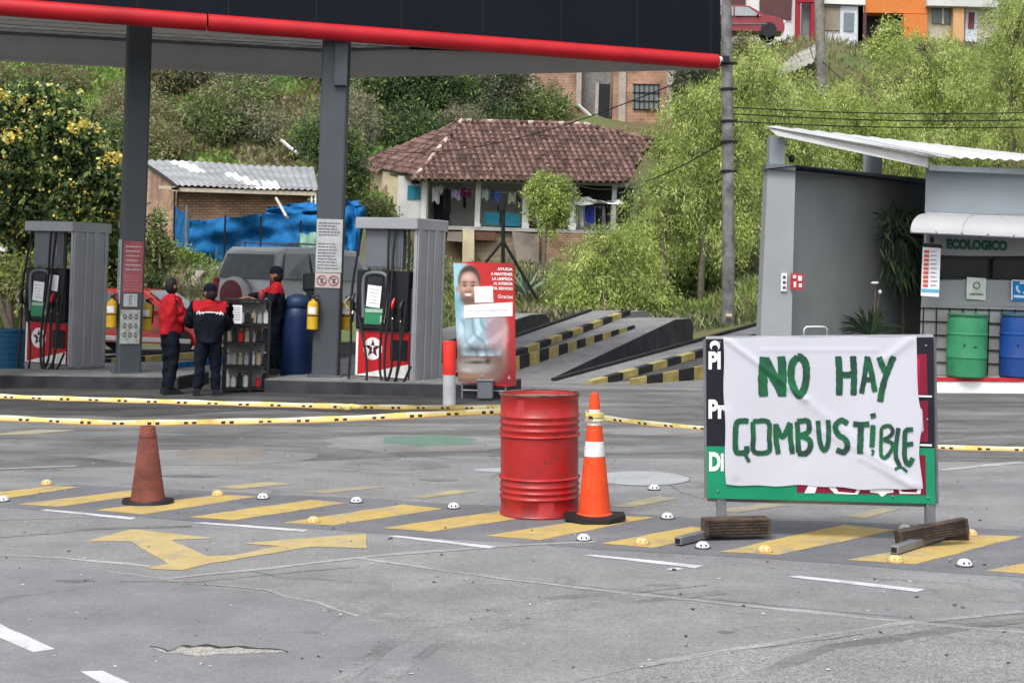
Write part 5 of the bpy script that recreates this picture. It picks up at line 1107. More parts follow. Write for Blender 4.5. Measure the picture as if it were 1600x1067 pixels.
def person(label,loc,rz,H,arms,cap=True,jk=None,bulk=1.0,feet=((.0,.11),(.0,-.11)),head_rz=0.0,knees=((.02,.09),(.02,-.09)),jlen=.50,sleeve=1.0,lean=.0):
    """local: +X forward, +Y left"""
    r=root('person',label,'person',loc,rz); h=H
    pv=Vector((0,0,.53*h)); sp=Vector((-.01,0,.62*h)); ch=Vector((0+lean*.6,0,.735*h)); nk=Vector((-.005+lean,0,.835*h)); hd=Vector((.01+lean,0,.862*h)); top=Vector((.0+lean,0,.90*h))
    Vv=[pv,sp,ch,nk,hd]; E=[(0,1),(1,2),(2,3),(3,4)]; Rb=[.09*bulk,.085*bulk,.085*bulk,.05,.05]
    J={}
    for s,k in ((1,'L'),(-1,'R')):
        i=len(Vv); sh=Vector((lean*.8,s*.175*bulk,.80*h)); el,ha=[Vector(a) for a in arms[k]]
        Vv+=[sh,el,ha]; E+=[(2,i),(i,i+1),(i+1,i+2)]; Rb+=[.03,.027,.024]; J[k]=(sh,el,ha)
        fx,fy=feet[0 if s==1 else 1]; kx,ky=knees[0 if s==1 else 1]; i=len(Vv)
        hp=Vector((0,s*.085,.49*h)); kn=Vector((kx,ky,.28*h)); an=Vector((fx,fy,.05*h)); to=Vector((fx+.14,fy+s*.02,.02*h))
        Vv+=[hp,kn,an,to]; E+=[(0,i),(i,i+1),(i+1,i+2),(i+2,i+3)]; Rb+=[.06,.045,.032,.03]; J['l'+k]=(hp,kn,an,to)
    # hands with fingers
    for s,k in ((1,'L'),(-1,'R')):
        sh,el,ha=J[k]; d=(ha-el).normalized(); sd=d.cross(Vector((0,0,1))); sd=sd.normalized() if sd.length>.1 else Vector((0,1,0)); nn=sd.cross(d)
        wi=Vv.index(ha); i=len(Vv); pm=ha+d*.06; Vv.append(pm); E.append((wi,i)); Rb.append((.034,.018))
        for f in range(4):
            o=sd*(.024-.016*f); L=(.034,.040,.037,.028)[f]; a=pm+d*.03+o; b=a+d*L+nn*-.006; c=b+d*L*.7-nn*.018; j=len(Vv); Vv+=[a,b,c]; E+=[(i,j),(j,j+1),(j+1,j+2)]; Rb+=[.009,.0085,.0075]
        j=len(Vv); a=ha+d*.025+sd*.036; b=a+d*.035+sd*.014; Vv+=[a,b]; E+=[(i,j),(j,j+1)]; Rb+=[.010,.008]
    body=skin('body',Vv,E,Rb,[M['skin']],r,0,1)
    # head joined into body mesh
    import bmesh
    q=MB(); R3=Matrix.Rotation(head_rz,3,'Z'); hc=Vector((.015+lean,0,.922*h)); 
    def hp_(v): return hc+R3@Vector(v)
    nu,nv=20,14; b0=len(q.v); i0=q.mi(M['skin'])
    for a in range(nv+1):
        ph=math.pi*a/nv
        for j in range(nu):
            t=2*math.pi*j/nu; x,y_,z=.092*math.sin(ph)*math.cos(t),.073*math.sin(ph)*math.sin(t),.118*math.cos(ph)
            if z<0: x*=1-.25*(-z/.118)*(1 if x<0 else .45); y_*=1-.3*(-z/.118)
            if abs(y_)<.02 and x>.06 and -.05<z<.01: x+=.018
            if x>.05 and .005<z<.03 and abs(y_)>.015: x-=.006
            q.v.append(hp_((x,y_,z)))
    for a in range(nv):
        for j in range(nu): q.f.append([b0+a*nu+j,b0+(a+1)*nu+j,b0+(a+1)*nu+(j+1)%nu,b0+a*nu+(j+1)%nu]); q.m.append(i0)
    q.sphere(hp_((.104,0,-.018)),(.014,.013,.018),M['skin'],8,6)
    for s in(-1,1):
        q.sphere(hp_((.082,s*.030,.010)),.010,M['paper'],8,6); q.sphere(hp_((.090,s*.030,.010)),.005,M['hair'],6,4); q.box(hp_((.088,s*.03,.03)),(.006,.032,.006),M['hair']); q.sphere(hp_((-.005,s*.078,-.005)),(.018,.010,.030),M['skin'],8,6)
    q.box(hp_((.090,0,-.055)),(.008,.042,.008),mat('lips',(.30,.10,.08)))
    tmp=q.build('head',None,smooth=True,ang=60)
    bm=bmesh.new(); bm.from_mesh(body.data); nm=len(body.data.materials)
    off={}
    for k,mm in enumerate(tmp.data.materials):
        names=[x.name for x in body.data.materials]
        if mm.name not in names: body.data.materials.append(mm)
        off[k]=[x.name for x in body.data.materials].index(mm.name)
    for p in tmp.data.polygons: p.material_index=off[p.material_index]
    bm.from_mesh(tmp.data); bm.to_mesh(body.data); bm.free(); bpy.data.objects.remove(tmp)
    # trousers
    V2=[pv+Vector((0,0,.02))]; E2=[]; R2=[.15*bulk]
    V2.append(pv+Vector((0,0,.10))); E2.append((0,1)); R2.append(.135*bulk)
    for k in('L','R'):
        hp1,kn,an,to=J['l'+k]; i=len(V2); V2+=[hp1,(hp1+kn)/2,kn,(kn+an)/2,an+Vector((0,0,-.01))]; E2+=[(0,i),(i,i+1),(i+1,i+2),(i+2,i+3),(i+3,i+4)]; R2+=[.108*bulk,.095*bulk,.080,.076,.074]
    skin('trousers',V2,E2,R2,[M['navycloth']],r,0,2)
    # jacket
    V3=[Vector((0,0,(jlen)*h)),sp,ch,Vector((lean,0,.815*h)),nk]; E3=[(0,1),(1,2),(2,3),(3,4)]; R3_=[.160*bulk,.155*bulk,.175*bulk,.125*bulk,.07]
    for k in('L','R'):
        sh,el,ha=J[k]; i=len(V3); w_=el+(ha-el)*.88*sleeve; V3+=[sh,(sh+el)/2,el,w_]; E3+=[(2,i),(i,i+1),(i+1,i+2),(i+2,i+3)]; R3_+=[.098*bulk,.080*bulk,.070*bulk,.056]
    V3.append(Vector((lean-.005,0,.868*h))); E3.append((4,len(V3)-1)); R3_.append(.066)
    ms,mf=jk(h); skin('jacket',V3,E3,R3_,ms,r,1,3,mf)
    for k in('L','R'):
        hp1,kn,an,to=J['l'+k]; q=MB(); c=Vector(((an.x+to.x)/2,(an.y+to.y)/2,0)); q.hull([Vector((x*.15,y_*.052,z)) for x,y_,z in ((-1,.8,0),(-1,-.8,0),(1,.7,0),(1,-.7,0),(.6,1,0),(.6,-1,0),(-1,.7,.10),(-1,-.7,.10),(-.2,.7,.115),(-.2,-.7,.115),(.9,.6,.045),(.9,-.6,.045))],M['black'],c); q.build('shoe',r)
    if cap:
        q=MB(); nn=16
        pr=[(.098,.0),(.100,.035),(.092,.075),(.065,.105),(.03,.118),(0,.12)]; bz=len(q.v)
        q.lathe(pr,M['navycloth'],nn); q.v=[hp_((v.x*1.02,v.y*.86,v.z+.025)) for v in q.v]
        k=len(q.v); arc=[Vector((.09*math.cos(t),.072*math.sin(t),.03)) for t in [-.9+i*.2 for i in range(10)]]; out=[Vector((.09+.075*math.cos(t*1.0),.068*math.sin(t),.018)) for t in [-1.2+i*.266 for i in range(10)]]
        q.quadslab([hp_(a) for a in arc+out[::-1]],(0,0,.006),M['navycloth']); q.build('cap',r,smooth=True,ang=50)
        q=MB(); q.sphere((0,0,0),(.090,.078,.105),M['hair'],14,8); q.v=[hp_((v.x-.022,v.y,v.z-.015)) for v in q.v]; q.build('hair',r,smooth=True)
    else:
        q=MB(); q.sphere((0,0,0),(.098,.081,.125),M['hair'],16,10); q.v=[hp_((v.x-.020,v.y,v.z+.008)) for v in q.v]; q.build('hair',r,smooth=True)
    return r
redj=lambda h:([M['redcloth']],None)
def yoke(h): 
    ms=[M['navycloth'],M['redcloth'],M['refl']]
    def f(c):
        z=c.z/h+ (0 if c.x<0 else 0)
        if abs(c.y)<.19 and .736<z<.757: return 2
        return 1 if z>=.757 and abs(c.y)<.235 else 0
    return ms,f
def shoulder(h):
    ms=[M['navycloth'],M['redcloth'],M['refl']]
    def f(c):
        z=c.z/h
        if z>.755: return 1
        return 0
    return ms,f
a=G(263,616); person('bare headed attendant in red shirt and dark trousers, facing away to the right',(a.x,a.y,0),R_(40),1.70,{'L':((.12,.27,.62*1.70),(.34,.10,.64*1.70)),'R':((.10,-.25,.62*1.70),(.33,-.12,.62*1.70))},cap=False,jk=redj,feet=((.02,.10),(-.05,-.09)),jlen=.50,bulk=1.02)
a=G(323,618); person('stocky attendant seen from behind in black cap and dark overalls with red yoke',(a.x,a.y,0),R_(105),1.60,{'L':((.08,.29,.63*1.60),(.26,.16,.66*1.60)),'R':((.05,-.28,.62*1.60),(.24,-.14,.62*1.60))},cap=True,jk=yoke,bulk=1.25,head_rz=R_(40),feet=((0,.13),(0,-.12)),knees=((.0,.11),(.0,-.11)),jlen=.46)
a=P(428,588,21.75); a.z=.20; person('attendant in dark cap and red shouldered jacket, facing left, one arm stretched out',(a.x,a.y,a.z),R_(184),1.66,{'L':((.10,.26,.62*1.66),(.28,.22,.68*1.66)),'R':((.24,-.20,.73*1.66),(.50,-.12,.70*1.66))},cap=True,jk=shoulder,feet=((.02,.11),(-.10,-.08)),knees=((.03,.09),(.0,-.08)),jlen=.50,bulk=.95)
# ---------------- vehicles ----------------
def wheel(r,x,y,s,R0=.31):
    q=MB(); q.lathe([(R0*.62,-.09),(R0*.95,-.10),(R0,-.07),(R0,.07),(R0*.95,.10),(R0*.62,.09)],M['rubber'],28); rot=Matrix.Rotation(R_(90),3,'X'); q.v=[Vector((x,y,R0))+rot@v for v in q.v]; w_=q.build('wheel',r,smooth=True)
    q=MB(); q.lathe([(0,.03),(R0*.2,.05),(R0*.25,.03),(R0*.5,.02),(R0*.62,.07),(R0*.64,.09)],M['steel'],24); 
    for k in range(5): t=k*1.2566; q.box((R0*.38*math.cos(t),R0*.38*math.sin(t),.05),(R0*.45,.05,.02),M['chrome'],Matrix.Rotation(t,3,'Z'))
    rot2=Matrix.Rotation(R_(90*s),3,'X'); q.v=[Vector((x,y,R0))+rot2@Vector((v.x,v.y,v.z)) for v in q.v]; q.build('rim',w_,smooth=True)
def car(label,loc,rz,prof,belt,W,paint,wins,wx,R0=.31,scale=1.0,extra=None,tilt=True,rear=None,front=None):
    r=root('parked_car',label,'car',loc,rz,tilt=tilt,scale=scale); 
    zt=max(z for x,z in prof)
    def wy(z,x): 
        w_=W/2 if z<=belt else W/2-(z-belt)/(zt-belt)*.17*W/1.7
        xs_=[p[0] for p in prof]; e=min(abs(x-min(xs_)),abs(x-max(xs_))); 
        if e<.35: w_-=.12*(1-e/.35)
        if z<.35: w_-=.04
        return w_
    # dense outline
    pts=[]; n=len(prof)
    for i in range(n):
        a,b=Vector((prof[i][0],0,prof[i][1])),Vector((prof[(i+1)%n][0],0,prof[(i+1)%n][1])); k=max(1,int((b-a).length/.12))
        for j in range(k): pts.append(a.lerp(b,j/k))
    q=MB(); N=len(pts); rows=[-1,-.93,-.6,0,.6,.93,1]; vs=[]
    for p in pts:
        w_=wy(p.z,p.x)
        for rr in rows:
            vs.append((p.x,rr*w_,p.z-(.025 if abs(rr)==1 and p.z>belt*.7 else 0)))
    k=len(rows); fs=[(i*k+j,i*k+j+1,((i+1)%N)*k+j+1,((i+1)%N)*k+j) for i in range(N) for j in range(k-1)]
    fs.append([i*k for i in range(N)]); fs.append([i*k+k-1 for i in range(N)][::-1]); q.add(vs,fs,paint); body=q.build('body',r,smooth=True,ang=40)
    for nm,pl in wins:
        for s in(-1,1):
            q=MB(); q.quadslab([(x,s*(wy(z,x)+.008),z) for x,z in pl],(0,-s*.02,0),M['carglass']); o=q.build('window',r)
    for x in wx:
        for s in(-1,1):
            wheel(r,x,s*(W/2-.10),-s,R0)
            q=MB(); q.lathe([(R0*1.14,-.012),(R0*1.18,.0),(R0*1.14,.012),(0,.011)],M['black'],24); rot=Matrix.Rotation(R_(90),3,'X'); q.v=[Vector((x,s*(W/2-.005),R0))+rot@v for v in q.v]; q.v=[v for v in q.v]; q.build('wheel_arch',r)
    for s in(-1,1):
        q=MB(); x0=min(p[0] for p in prof)+.4; x1=max(p[0] for p in prof)-.4
        q.box(((x0+x1)/2,s*(W/2+.006),belt*.62),((x1-x0)*.72,.016,.05),M['alud']); q.build('side_trim',r)
        q=MB(); q.box((wins[0][1][-1][0] if 0 else (x0*.25+x1*.75-.1),s*(W/2+.09),belt+.05),(.1,.16,.1),paint,bev=.02); q.build('mirror',r)
    return r,wy
hp=[(-1.75,.30),(-1.78,.60),(-1.72,.88),(-1.45,1.25),(-1.20,1.38),(-.3,1.42),(.25,1.38),(.95,.95),(1.60,.85),(1.80,.70),(1.82,.35),(1.7,.24),(-1.65,.24)]
a=P(228,552,31.5)
r,wy=car('bright red hatchback parked side on behind the left column',(a.x,a.y,0.0),R_(-12),hp,.88,1.62,M['carred'],[('side',[(-1.42,.92),(-1.22,1.28),(-.45,1.33),(-.45,.90)]),('side',[(-.38,.90),(-.38,1.33),(.20,1.30),(.78,.90)])],(-1.12,1.12),.29)
q=MB(); q.quadslab([(.30,-.58,1.37),(.30,.58,1.37),(.93,.66,.985),(.93,-.66,.985)],(-.02,0,-.02),M['carglass']); q.v=[v+Vector((.025,0,.025)) for v in q.v]; q.build('windscreen',r)
for s in(-1,1): q=MB(); q.box((1.79,s*.56,.66),(.08,.30,.14),M['refl'],bev=.02); q.build('headlight',r); q=MB(); q.box((-1.76,s*.6,.72),(.05,.2,.2),M['red'],bev=.02); q.build('tail_light',r)
q=MB(); q.box((.0,-.82,.33),(2.9,.05,.10),mat('bumper_silver',(.45,.45,.46),.4),bev=.01); q.box((1.83,0,.42),(.12,1.4,.2),mat('bumper_silver',(.45,.45,.46),.4),bev=.03); q.build('bumper',r)
sp=[(-2.05,.42),(-2.08,.70),(-2.05,1.12),(-1.85,1.72),(-1.70,1.80),(-.6,1.84),(.55,1.80),(1.05,1.22),(1.95,1.10),(2.10,.95),(2.12,.45),(1.9,.35),(-1.95,.35)]
a=P(440,505,28.6); a.z=.45
r,wy=car('grey off road wagon with a spare wheel on its back door, parked behind the attendants',(-4.19,29.3,.45),R_(58),sp,1.15,1.74,M['cargrey'],[('s',[(-1.84,1.20),(-1.72,1.68),(-1.05,1.70),(-1.05,1.18)]),('s',[(-.98,1.18),(-.98,1.70),(-.22,1.71),(-.22,1.18)]),('s',[(-.15,1.18),(-.15,1.71),(.46,1.69),(.90,1.20)])],(-1.3,1.3),.36)
q=MB(); q.quadslab([(-2.065,-.68,1.18),(-2.065,.68,1.18),(-1.905,.60,1.66),(-1.905,-.60,1.66)],(.02,0,0),M['carglass']); q.v=[v+Vector((-.012,0,.0)) for v in q.v]; q.build('rear_window',r)
q=MB(); rot=Matrix.Rotation(R_(-90),3,'Y'); q.lathe([(.36,-.0),(.37,.10),(.33,.17),(.30,.18)],mat('spare_ring',(.50,.50,.52),.4),32); q.v=[Vector((-2.08,.15,.84))+rot@v for v in q.v]; sw=q.build('spare_wheel_cover',r,smooth=True)
q=MB(); q.lathe([(0,.20),(.20,.20),(.30,.18)],mat('spare_dark_red',(.16,.03,.04),.5),32); q.v=[Vector((-2.08,.15,.84))+rot@v for v in q.v]; q.build('disc',sw,smooth=True)
for s in(-1,1):
    q=MB(); q.box((-2.06,s*.74,.98),(.06,.13,.40),mat('tail_red',(.35,.02,.03),.3),bev=.02); q.build('tail_light',r)
    q=MB(); q.tube([(-1.6,s*.62,1.83),(-1.5,s*.62,1.89),(.2,s*.62,1.90),(.4,s*.62,1.83)],.02,M['alud'],6); q.build('roof_rail',r)
q=MB(); q.box((-2.10,0,.55),(.14,1.6,.20),M['alud'],bev=.04); q.build('bumper',r); q=MB(); q.tube([(-1.75,.3,1.8),(-1.72,.3,1.9)],.012,M['black'],5); q.build('antenna',r)
a=P(1160,42,69.5)
r,wy=car('dark red car parked high on the hill beside the white house',(a.x,a.y,a.z-.62),R_(-8),hp,.88,1.62,M['carred2'],[('side',[(-1.42,.92),(-1.22,1.28),(-.45,1.33),(-.45,.90)]),('side',[(-.38,.90),(-.38,1.33),(.20,1.30),(.78,.90)])],(-1.12,1.12),.29,scale=1.1)
for s in(-1,1): q=MB(); q.box((1.77,s*.56,.66),(.12,.30,.16),M['refl'],bev=.02); q.build('headlight',r)
# ---------------- background houses ----------------
def corr(q,e0,e1,t0,t1,m,pitch=.18,amp=.03,sheets=1,mats=None,rnd=None):
    L=(e1-e0).length; n=max(4,int(L/pitch)*4); N=7; vs=[]
    for i in range(n+1):
        t=i/n
        for j in range(N+1):
            s=j/N; p=e0.lerp(e1,t).lerp(t0.lerp(t1,t),s); vs.append(p+up*(amp*math.sin(2*math.pi*t*L/pitch)+.02*(j%2 if sheets>1 else 0)+.015*math.sin(t*9+s*5)))
    b=len(q.v); q.add(vs,[],m)
    rs=random.Random(3)
    for i in range(n):
        for j in range(N): 
            mm=m if not mats else mats(i/n,j/N); q.f.append([b+i*(N+1)+j,b+i*(N+1)+j+1,b+(i+1)*(N+1)+j+1,b+(i+1)*(N+1)+j]); q.m.append(q.mi(mm))
# shed
r=root('brick_shed','low brick shed with a grey corrugated roof behind the blue tarpaulin','shed',P(370,400,46),tilt=False)
q=MB(); q.px([(276,285),(486,293),(484,400),(272,400)],45.5,4.5,M['brickb']); q.build('front_wall',r,w=True)
q=MB(); q.px([(232,258),(277,286),(272,402),(226,402)],[49.5,45.4,45.4,49.5],.25,M['brickp']); q.build('side_wall',r,w=True)
fib=mat('fibre_cement_roof',(.26,.27,.285),.85,var=.2,scale=1.2); fibw=mat('white_roof_patch',(.72,.74,.76),.8)
def rmat(t,s): 
    if .13<t<.30 and s>.55 and s<.98 and abs(t-.16-(1-s)*.25)<.055: return fibw
    if .42<t<.62 and s<.45 and abs(t-.60+s*.35)<.05: return fibw
    if .62<t<.72 and s<.15: return fibw
    return fib
q=MB(); corr(q,P(278,290,44.9),P(498,298,44.9),P(222,249,50.5),P(490,262,50.5),fib,.2,.03,mats=rmat); corr(q,P(222,250,50.6),P(490,263,50.6),P(200,262,55),P(480,270,55),fib,.2,.03); q.build('roof',r,w=True,smooth=True)
q=MB(); q.px([(268,293),(492,300),(492,306),(268,299)],44.95,.1,mat('pale_timber',(.45,.40,.31),.8)); q.px([(248,290),(278,292),(278,297),(248,295)],44.95,.1,mat('pale_timber',(.45,.40,.31),.8)); q.build('eave_board',r,w=True)
q=MB(); q.tube([P(222,253,50.4),P(278,293,44.8)],.05,M['black'],6); q.tube([P(277,300,44.8),P(248,362,44.6)],.02,M['adobe'],5); q.build('roof_edge',r,w=True)
q=MB()
for (u,v0,v1) in ((487,300,345),(493,300,345)): q.tube([P(u,v0,45),P(u,v1,45)],.03,M['white'],6)
q.box(P(488,312,45.2),(.3,.05,.06),M['white']); q.build('down_pipe',r,w=True)
# tarpaulins
def sheetw(name,label,cs,D,m,nx=40,ny=14,amp=.09,seed=0,poly=None,kindlab='tarpaulin',grp=None):
    q=MB(); rs=random.Random(seed); ph=[rs.uniform(0,6) for _ in range(8)]; vs=[]
    for j in range(ny+1):
        for i in range(nx+1):
            a,b=i/nx,j/ny; u=(1-a)*(1-b)*cs[0][0]+a*(1-b)*cs[1][0]+a*b*cs[2][0]+(1-a)*b*cs[3][0]; v=(1-a)*(1-b)*cs[0][1]+a*(1-b)*cs[1][1]+a*b*cs[2][1]+(1-a)*b*cs[3][1]
            d=D if not isinstance(D,(tuple,list)) else D[0]+(D[1]-D[0])*a
            if j==0: v+=2.2*math.sin(a*9+ph[0])+1.2*math.sin(a*31+ph[1])
            if j==ny: v+=2.5*math.sin(a*7+ph[2])
            dd=amp*(math.sin(a*11+b*4+ph[3])+.6*math.sin(a*23-b*9+ph[4])+.5*math.sin(b*8+a*3+ph[5])+.4*math.sin(a*5+b*17+ph[6])+(.35*abs(math.sin(a*47+b*15+2*math.sin(b*5+a*9)))+.3*abs(math.sin(a*29-b*21+ph[1])) if 'tarp' in name else 0))
            vs.append(P(u,v,d+dd))
    q.add(vs,[(j*(nx+1)+i,j*(nx+1)+i+1,(j+1)*(nx+1)+i+1,(j+1)*(nx+1)+i) for j in range(ny) for i in range(nx)],m); o=q.build(name,smooth=True,ang=80); tag(o,label,kindlab,grp); return o
sheetw('blue_tarpaulin','long blue tarpaulin screen strung between posts behind the parked cars',[(296,342),(566,330),(560,402),(294,408)],39.6,M['tarp'],60,14,.12,1)
sheetw('blue_tarpaulin','narrow slanting left end of the blue tarpaulin screen',[(272,318),(297,345),(295,408),(274,378)],[41.5,39.7],M['tarp'],12,14,.06,2)
sheetw('blue_tarpaulin','blue tarpaulin lean-to sheet rising above the screen left of the right column',[(418,322),(560,314),(566,338),(412,345)],[41,40.2],M['tarp'],30,10,.12,3)
sheetw('blue_tarpaulin','blue tarpaulin flap hanging just right of the right column',[(530,325),(572,322),(560,412),(528,392)],[39.4,39.1],M['tarp'],20,12,.10,4)
sheetw('printed_cloth','small pale green printed cloth on the blue screen',[(468,366),(494,364),(494,388),(469,389)],39.2,M['gtarp'],8,6,.02,5,kindlab='cloth')
fpoles=[(292,322,440,M['steel'],'pale metal pole at the left corner of the blue screen'),(352,338,402,M['bark'],'dark pole at the first seam of the blue screen'),(408,338,395,M['bark'],'dark pole at the second seam of the blue screen'),(470,345,395,M['bark'],'dark pole just left of the printed cloth'),(273,300,378,M['bark'],'dark thin pole at the far left end of the blue screen')]
for u,v0,v1,m_,lab in fpoles:
    q=MB(); a=P(u,v0,39.3); b=P(u-2,v1,39.3); b.z=min(b.z,TH(b.x,b.y)); q.tube([a,b],.045 if m_ is M['steel'] else .028,m_ if m_ is M['steel'] else M['black'],8); q.tube([a,a+up*.02],.05,m_,8); tag(q.build('fence_pole'),lab,'pole')
q=MB(); q.tube([P(431,309,39.5),P(447,338,39.3)],.04,M['plaster'],6); q.tube([P(447,338,39.3),P(450,342,39.3)],.05,M['steel'],6); tag(q.build('loose_pipe'),'short white pipe propped slanting on the blue lean-to','pipe')
q=MB(); q.tube([P(439,218,57),P(452,230,57),P(466,240,57)],.07,M['white'],6); tag(q.build('white_pipe'),'white pipe lying slanting on the brown bank above the shed','pipe')
# tile roofed house
M['tile']=[mat('clay_tile',(.16,.095,.08),.9,var=.35,scale=2),mat('clay_tile_dark',(.085,.05,.042),.9,var=.35,scale=2),mat('clay_tile_red',(.21,.12,.10),.9,var=.3,scale=2),mat('clay_tile_pale',(.46,.39,.33),.9,var=.3,scale=2)]
r=root('tiled_house','old white porch house with a clay tile roof and washing on its porch','house',P(800,420,60),tilt=False)
def pip(u,v,poly):
    c=False; n=len(poly)
    for i in range(n):
        a,b=poly[i],poly[(i+1)%n]
        if (a[1]>v)!=(b[1]>v) and u<(b[0]-a[0])*(v-a[1])/(b[1]-a[1])+a[0]: c=not c
    return c
def tiles(E0,E1,T,poly,name,tw=.27,rh=.36,seed=0):
    ev=(E1-E0); L=ev.length; e=ev/L; tl=T.length; tn=T/tl; nrm=e.cross(tn).normalized(); nrm=nrm if nrm.z>0 else -nrm
    q=MB(); rs=random.Random(seed); rows=int(tl/rh)+1; c0,c1=int(-6/tw),int((L+7)/tw); seg=6
    for c in range(c0,c1):
        jx=rs.uniform(-.015,.015)
        for rw in range(-1,rows):
            s0=c*tw; ctr=E0+e*(s0+tw/2)+tn*(rw+.5)*rh; d=ctr.y; u=800+ctr.x/d*F; v=HV-(ctr.z-CH)/d*F
            if not pip(u,v,poly): continue
            vs=[]; lift=rs.uniform(0,.015)
            for k in range(seg+1):
                t=math.pi*k/seg; w0=tw*.40; off=-math.cos(t)*w0; hh=math.sin(t)*.095
                vs.append(E0+e*(s0+tw/2+off*.92+jx)+tn*(rw*rh-.04)+nrm*(hh+.045+lift)); vs.append(E0+e*(s0+tw/2+off*.75+jx)+tn*((rw+1)*rh)+nrm*(hh*.8+.012))
            m_=M['tile'][rs.choice([0,0,0,1,1,2,0])]; fs=[(2*k,2*k+1,2*k+3,2*k+2) for k in range(seg)]
            q.add(vs,fs,m_)
            # mortar-pale exposed tile mouth
            mm=M['tile'][3] if rs.random()<.85 else M['tile'][1]
            q.add([vs[2*k]-tn*.002 for k in range(seg+1)]+[vs[2*k]*1-nrm*.06+tn*.04 for k in range(seg,-1,-1)],[list(range(2*seg+2))],mm)
            # channel
            q.add([E0+e*(s0-.04)+tn*(rw*rh),E0+e*(s0-.04)+tn*(rw+1)*rh,E0+e*(s0+.06)+tn*(rw+1)*rh,E0+e*(s0+.06)+tn*rw*rh],[(0,1,2,3)],M['tile'][1])
    return q.build(name,r,w=True)
E0,E1=P(653,275,58),P(977,279,58); T=P(722,191,62)-P(750,276.5,58)
fpoly=[(645,279),(721,190),(913,195),(1022,221),(1000,252),(985,283),(800,281)]
rf=tiles(E0,E1,T,fpoly,'roof')
E0b,E1b=P(562,258,63.5),P(652,275,58); Tb=P(721,191,62)-P(625,269,59.7)
tiles(E0b,E1b,Tb,[(556,262),(562,254),(721,190),(653,278)],'hip_roof',seed=2)
q=MB()
def ridge(a,b,n):
    for i in range(n): p=a.lerp(b,i/n); e=a.lerp(b,(i+1.1)/n); q.tube([p+up*.04,e+up*.07],[.11,.09],M['tile'][random.choice([0,2,3,1])],8)
ridge(P(721,191,62),P(913,196,62),24); ridge(P(913,196,62),P(1020,221,60.9),12); ridge(P(653,275,58),P(721,191,62),14); q.build('ridge_tiles',r,w=True)
q=MB(); q.quadslab([P(560,262,63.6),P(721,195,62),P(913,199,62),P(1018,224,60.9),P(980,282,58.1),P(655,278,58.1)],-up*.12,mat('roof_board',(.12,.09,.07),.9)); q.quadslab([P(721,194,62.1),P(913,198,62.1),P(1000,235,68),P(600,240,68)],-up*.1,M['tile'][0]); q.build('roof_deck',r,w=True)
q=MB(); q.px([(630,272),(1000,286),(990,385),(630,372)],61.3,4,M['plaster']); q.build('porch_wall',r,w=True)
q=MB(); q.px([(566,262),(631,273),(630,345),(563,345)],[63,59.5,59.5,63],.2,M['cream']); q.build('side_wall',r,w=True)
q=MB()
for pl in ([(595,300),(604,288),(612,300),(618,292),(618,330),(600,330),(592,318)],[(578,285),(584,284),(584,300),(578,300)]): q.px(pl,[60.8]*len(pl),.05,M['adobe'])
q.build('bare_patch',r,w=True)
q=MB(); q.px([(622,275),(670,277),(668,356),(620,352)],59.3,1.8,M['plaster']); q.build('porch_end_wall',r,w=True)
q=MB(); q.px([(637,290),(656,291),(656,312),(636,311)],59.25,.1,M['teal']); wn=q.build('window',r,w=True)
q=MB(); q.px([(643,276),(655,277),(655,287),(643,287)],59.2,.15,M['black']); q.build('vent',r,w=True)
q=MB(); q.px([(678,305),(703,306),(702,352),(677,352)],61.2,.1,M['black']); q.build('doorway',r,w=True)
for u,wd_,D_ in ((663,8,58.9),(747,8,58.6),(822,10,58.6),(895,11,58.6),(960,7,58.4)):
    q=MB(); q.px([(u-wd_/2+1,278),(u+wd_/2+1,278),(u+wd_/2-2,358),(u-wd_/2-2,358)],D_,.2,M['plaster'] if u!=663 else M['white']); q.px([(u-wd_/2-1,350),(u+wd_/2,350),(u+wd_/2-1,359),(u-wd_/2-3,359)],D_-.05,.3,M['plaster']); q.build('post',r,w=True)
q=MB(); q.px([(655,277),(980,284),(980,290),(655,283)],58.7,.18,M['plaster']); q.build('porch_beam',r,w=True)
q=MB(); q.px([(905,290),(960,291),(960,322),(905,321)],61.1,.1,M['black']); q.px([(965,292),(990,294),(988,360),(965,360)],60.9,.1,M['black']); q.build('doorway',r,w=True)
q=MB(); q.quadslab([P(672,352,58.2),P(1000,362,58.2),P(1000,367,58.2),P(672,358,58.2)],Vector((0,3.2,0)),M['concrete']); q.build('porch_floor',r,w=True)
q=MB(); q.px([(757,331),(781,332),(780,352),(756,351)],58.9,.08,M['teal']); q.build('half_door',r,w=True); q=MB(); q.px([(790,332),(811,334),(814,354),(788,353)],58.9,.08,M['teal']); q.build('half_door',r,w=True)
q=MB(); q.px([(843,364),(1010,366),(1008,450),(843,450)],58.1,.4,M['brickb']); q.build('lower_brick_wall',r,w=True)
q=MB(); q.px([(735,362),(843,364),(843,450),(735,450)],58.4,.4,brick('stone_wall',(.30,.24,.16),(.22,.17,.11),(.36,.32,.26),bw=.4,bh=.2)); q.px([(670,352),(736,356),(736,450),(670,450)],58.9,.4,M['adobe']); q.build('lower_stone_wall',r,w=True)
q=MB(); q.px([(723,358),(741,359),(741,430),(722,430)],57.9,.4,M['cream']); q.build('pier',r,w=True)
q=MB(); q.px([(742,362),(775,363),(774,376),(742,375)],58.05,.2,mat('dark_recess_board',(.12,.06,.04))); q.build('board',r,w=True)
q=MB(); q.px([(800,362),(843,366),(842,412),(808,408),(803,385)],57.7,.5,mat('rough_stone',(.22,.19,.16),.95,var=.35,scale=1.5,bump=.8,bscale=4)); q.build('rough_stonework',r,w=True); q=MB(); q.px([(700,362),(722,362),(722,378),(698,376)],57.9,.4,mat('rough_stone',(.22,.19,.16))); q.build('rough_stonework',r,w=True)
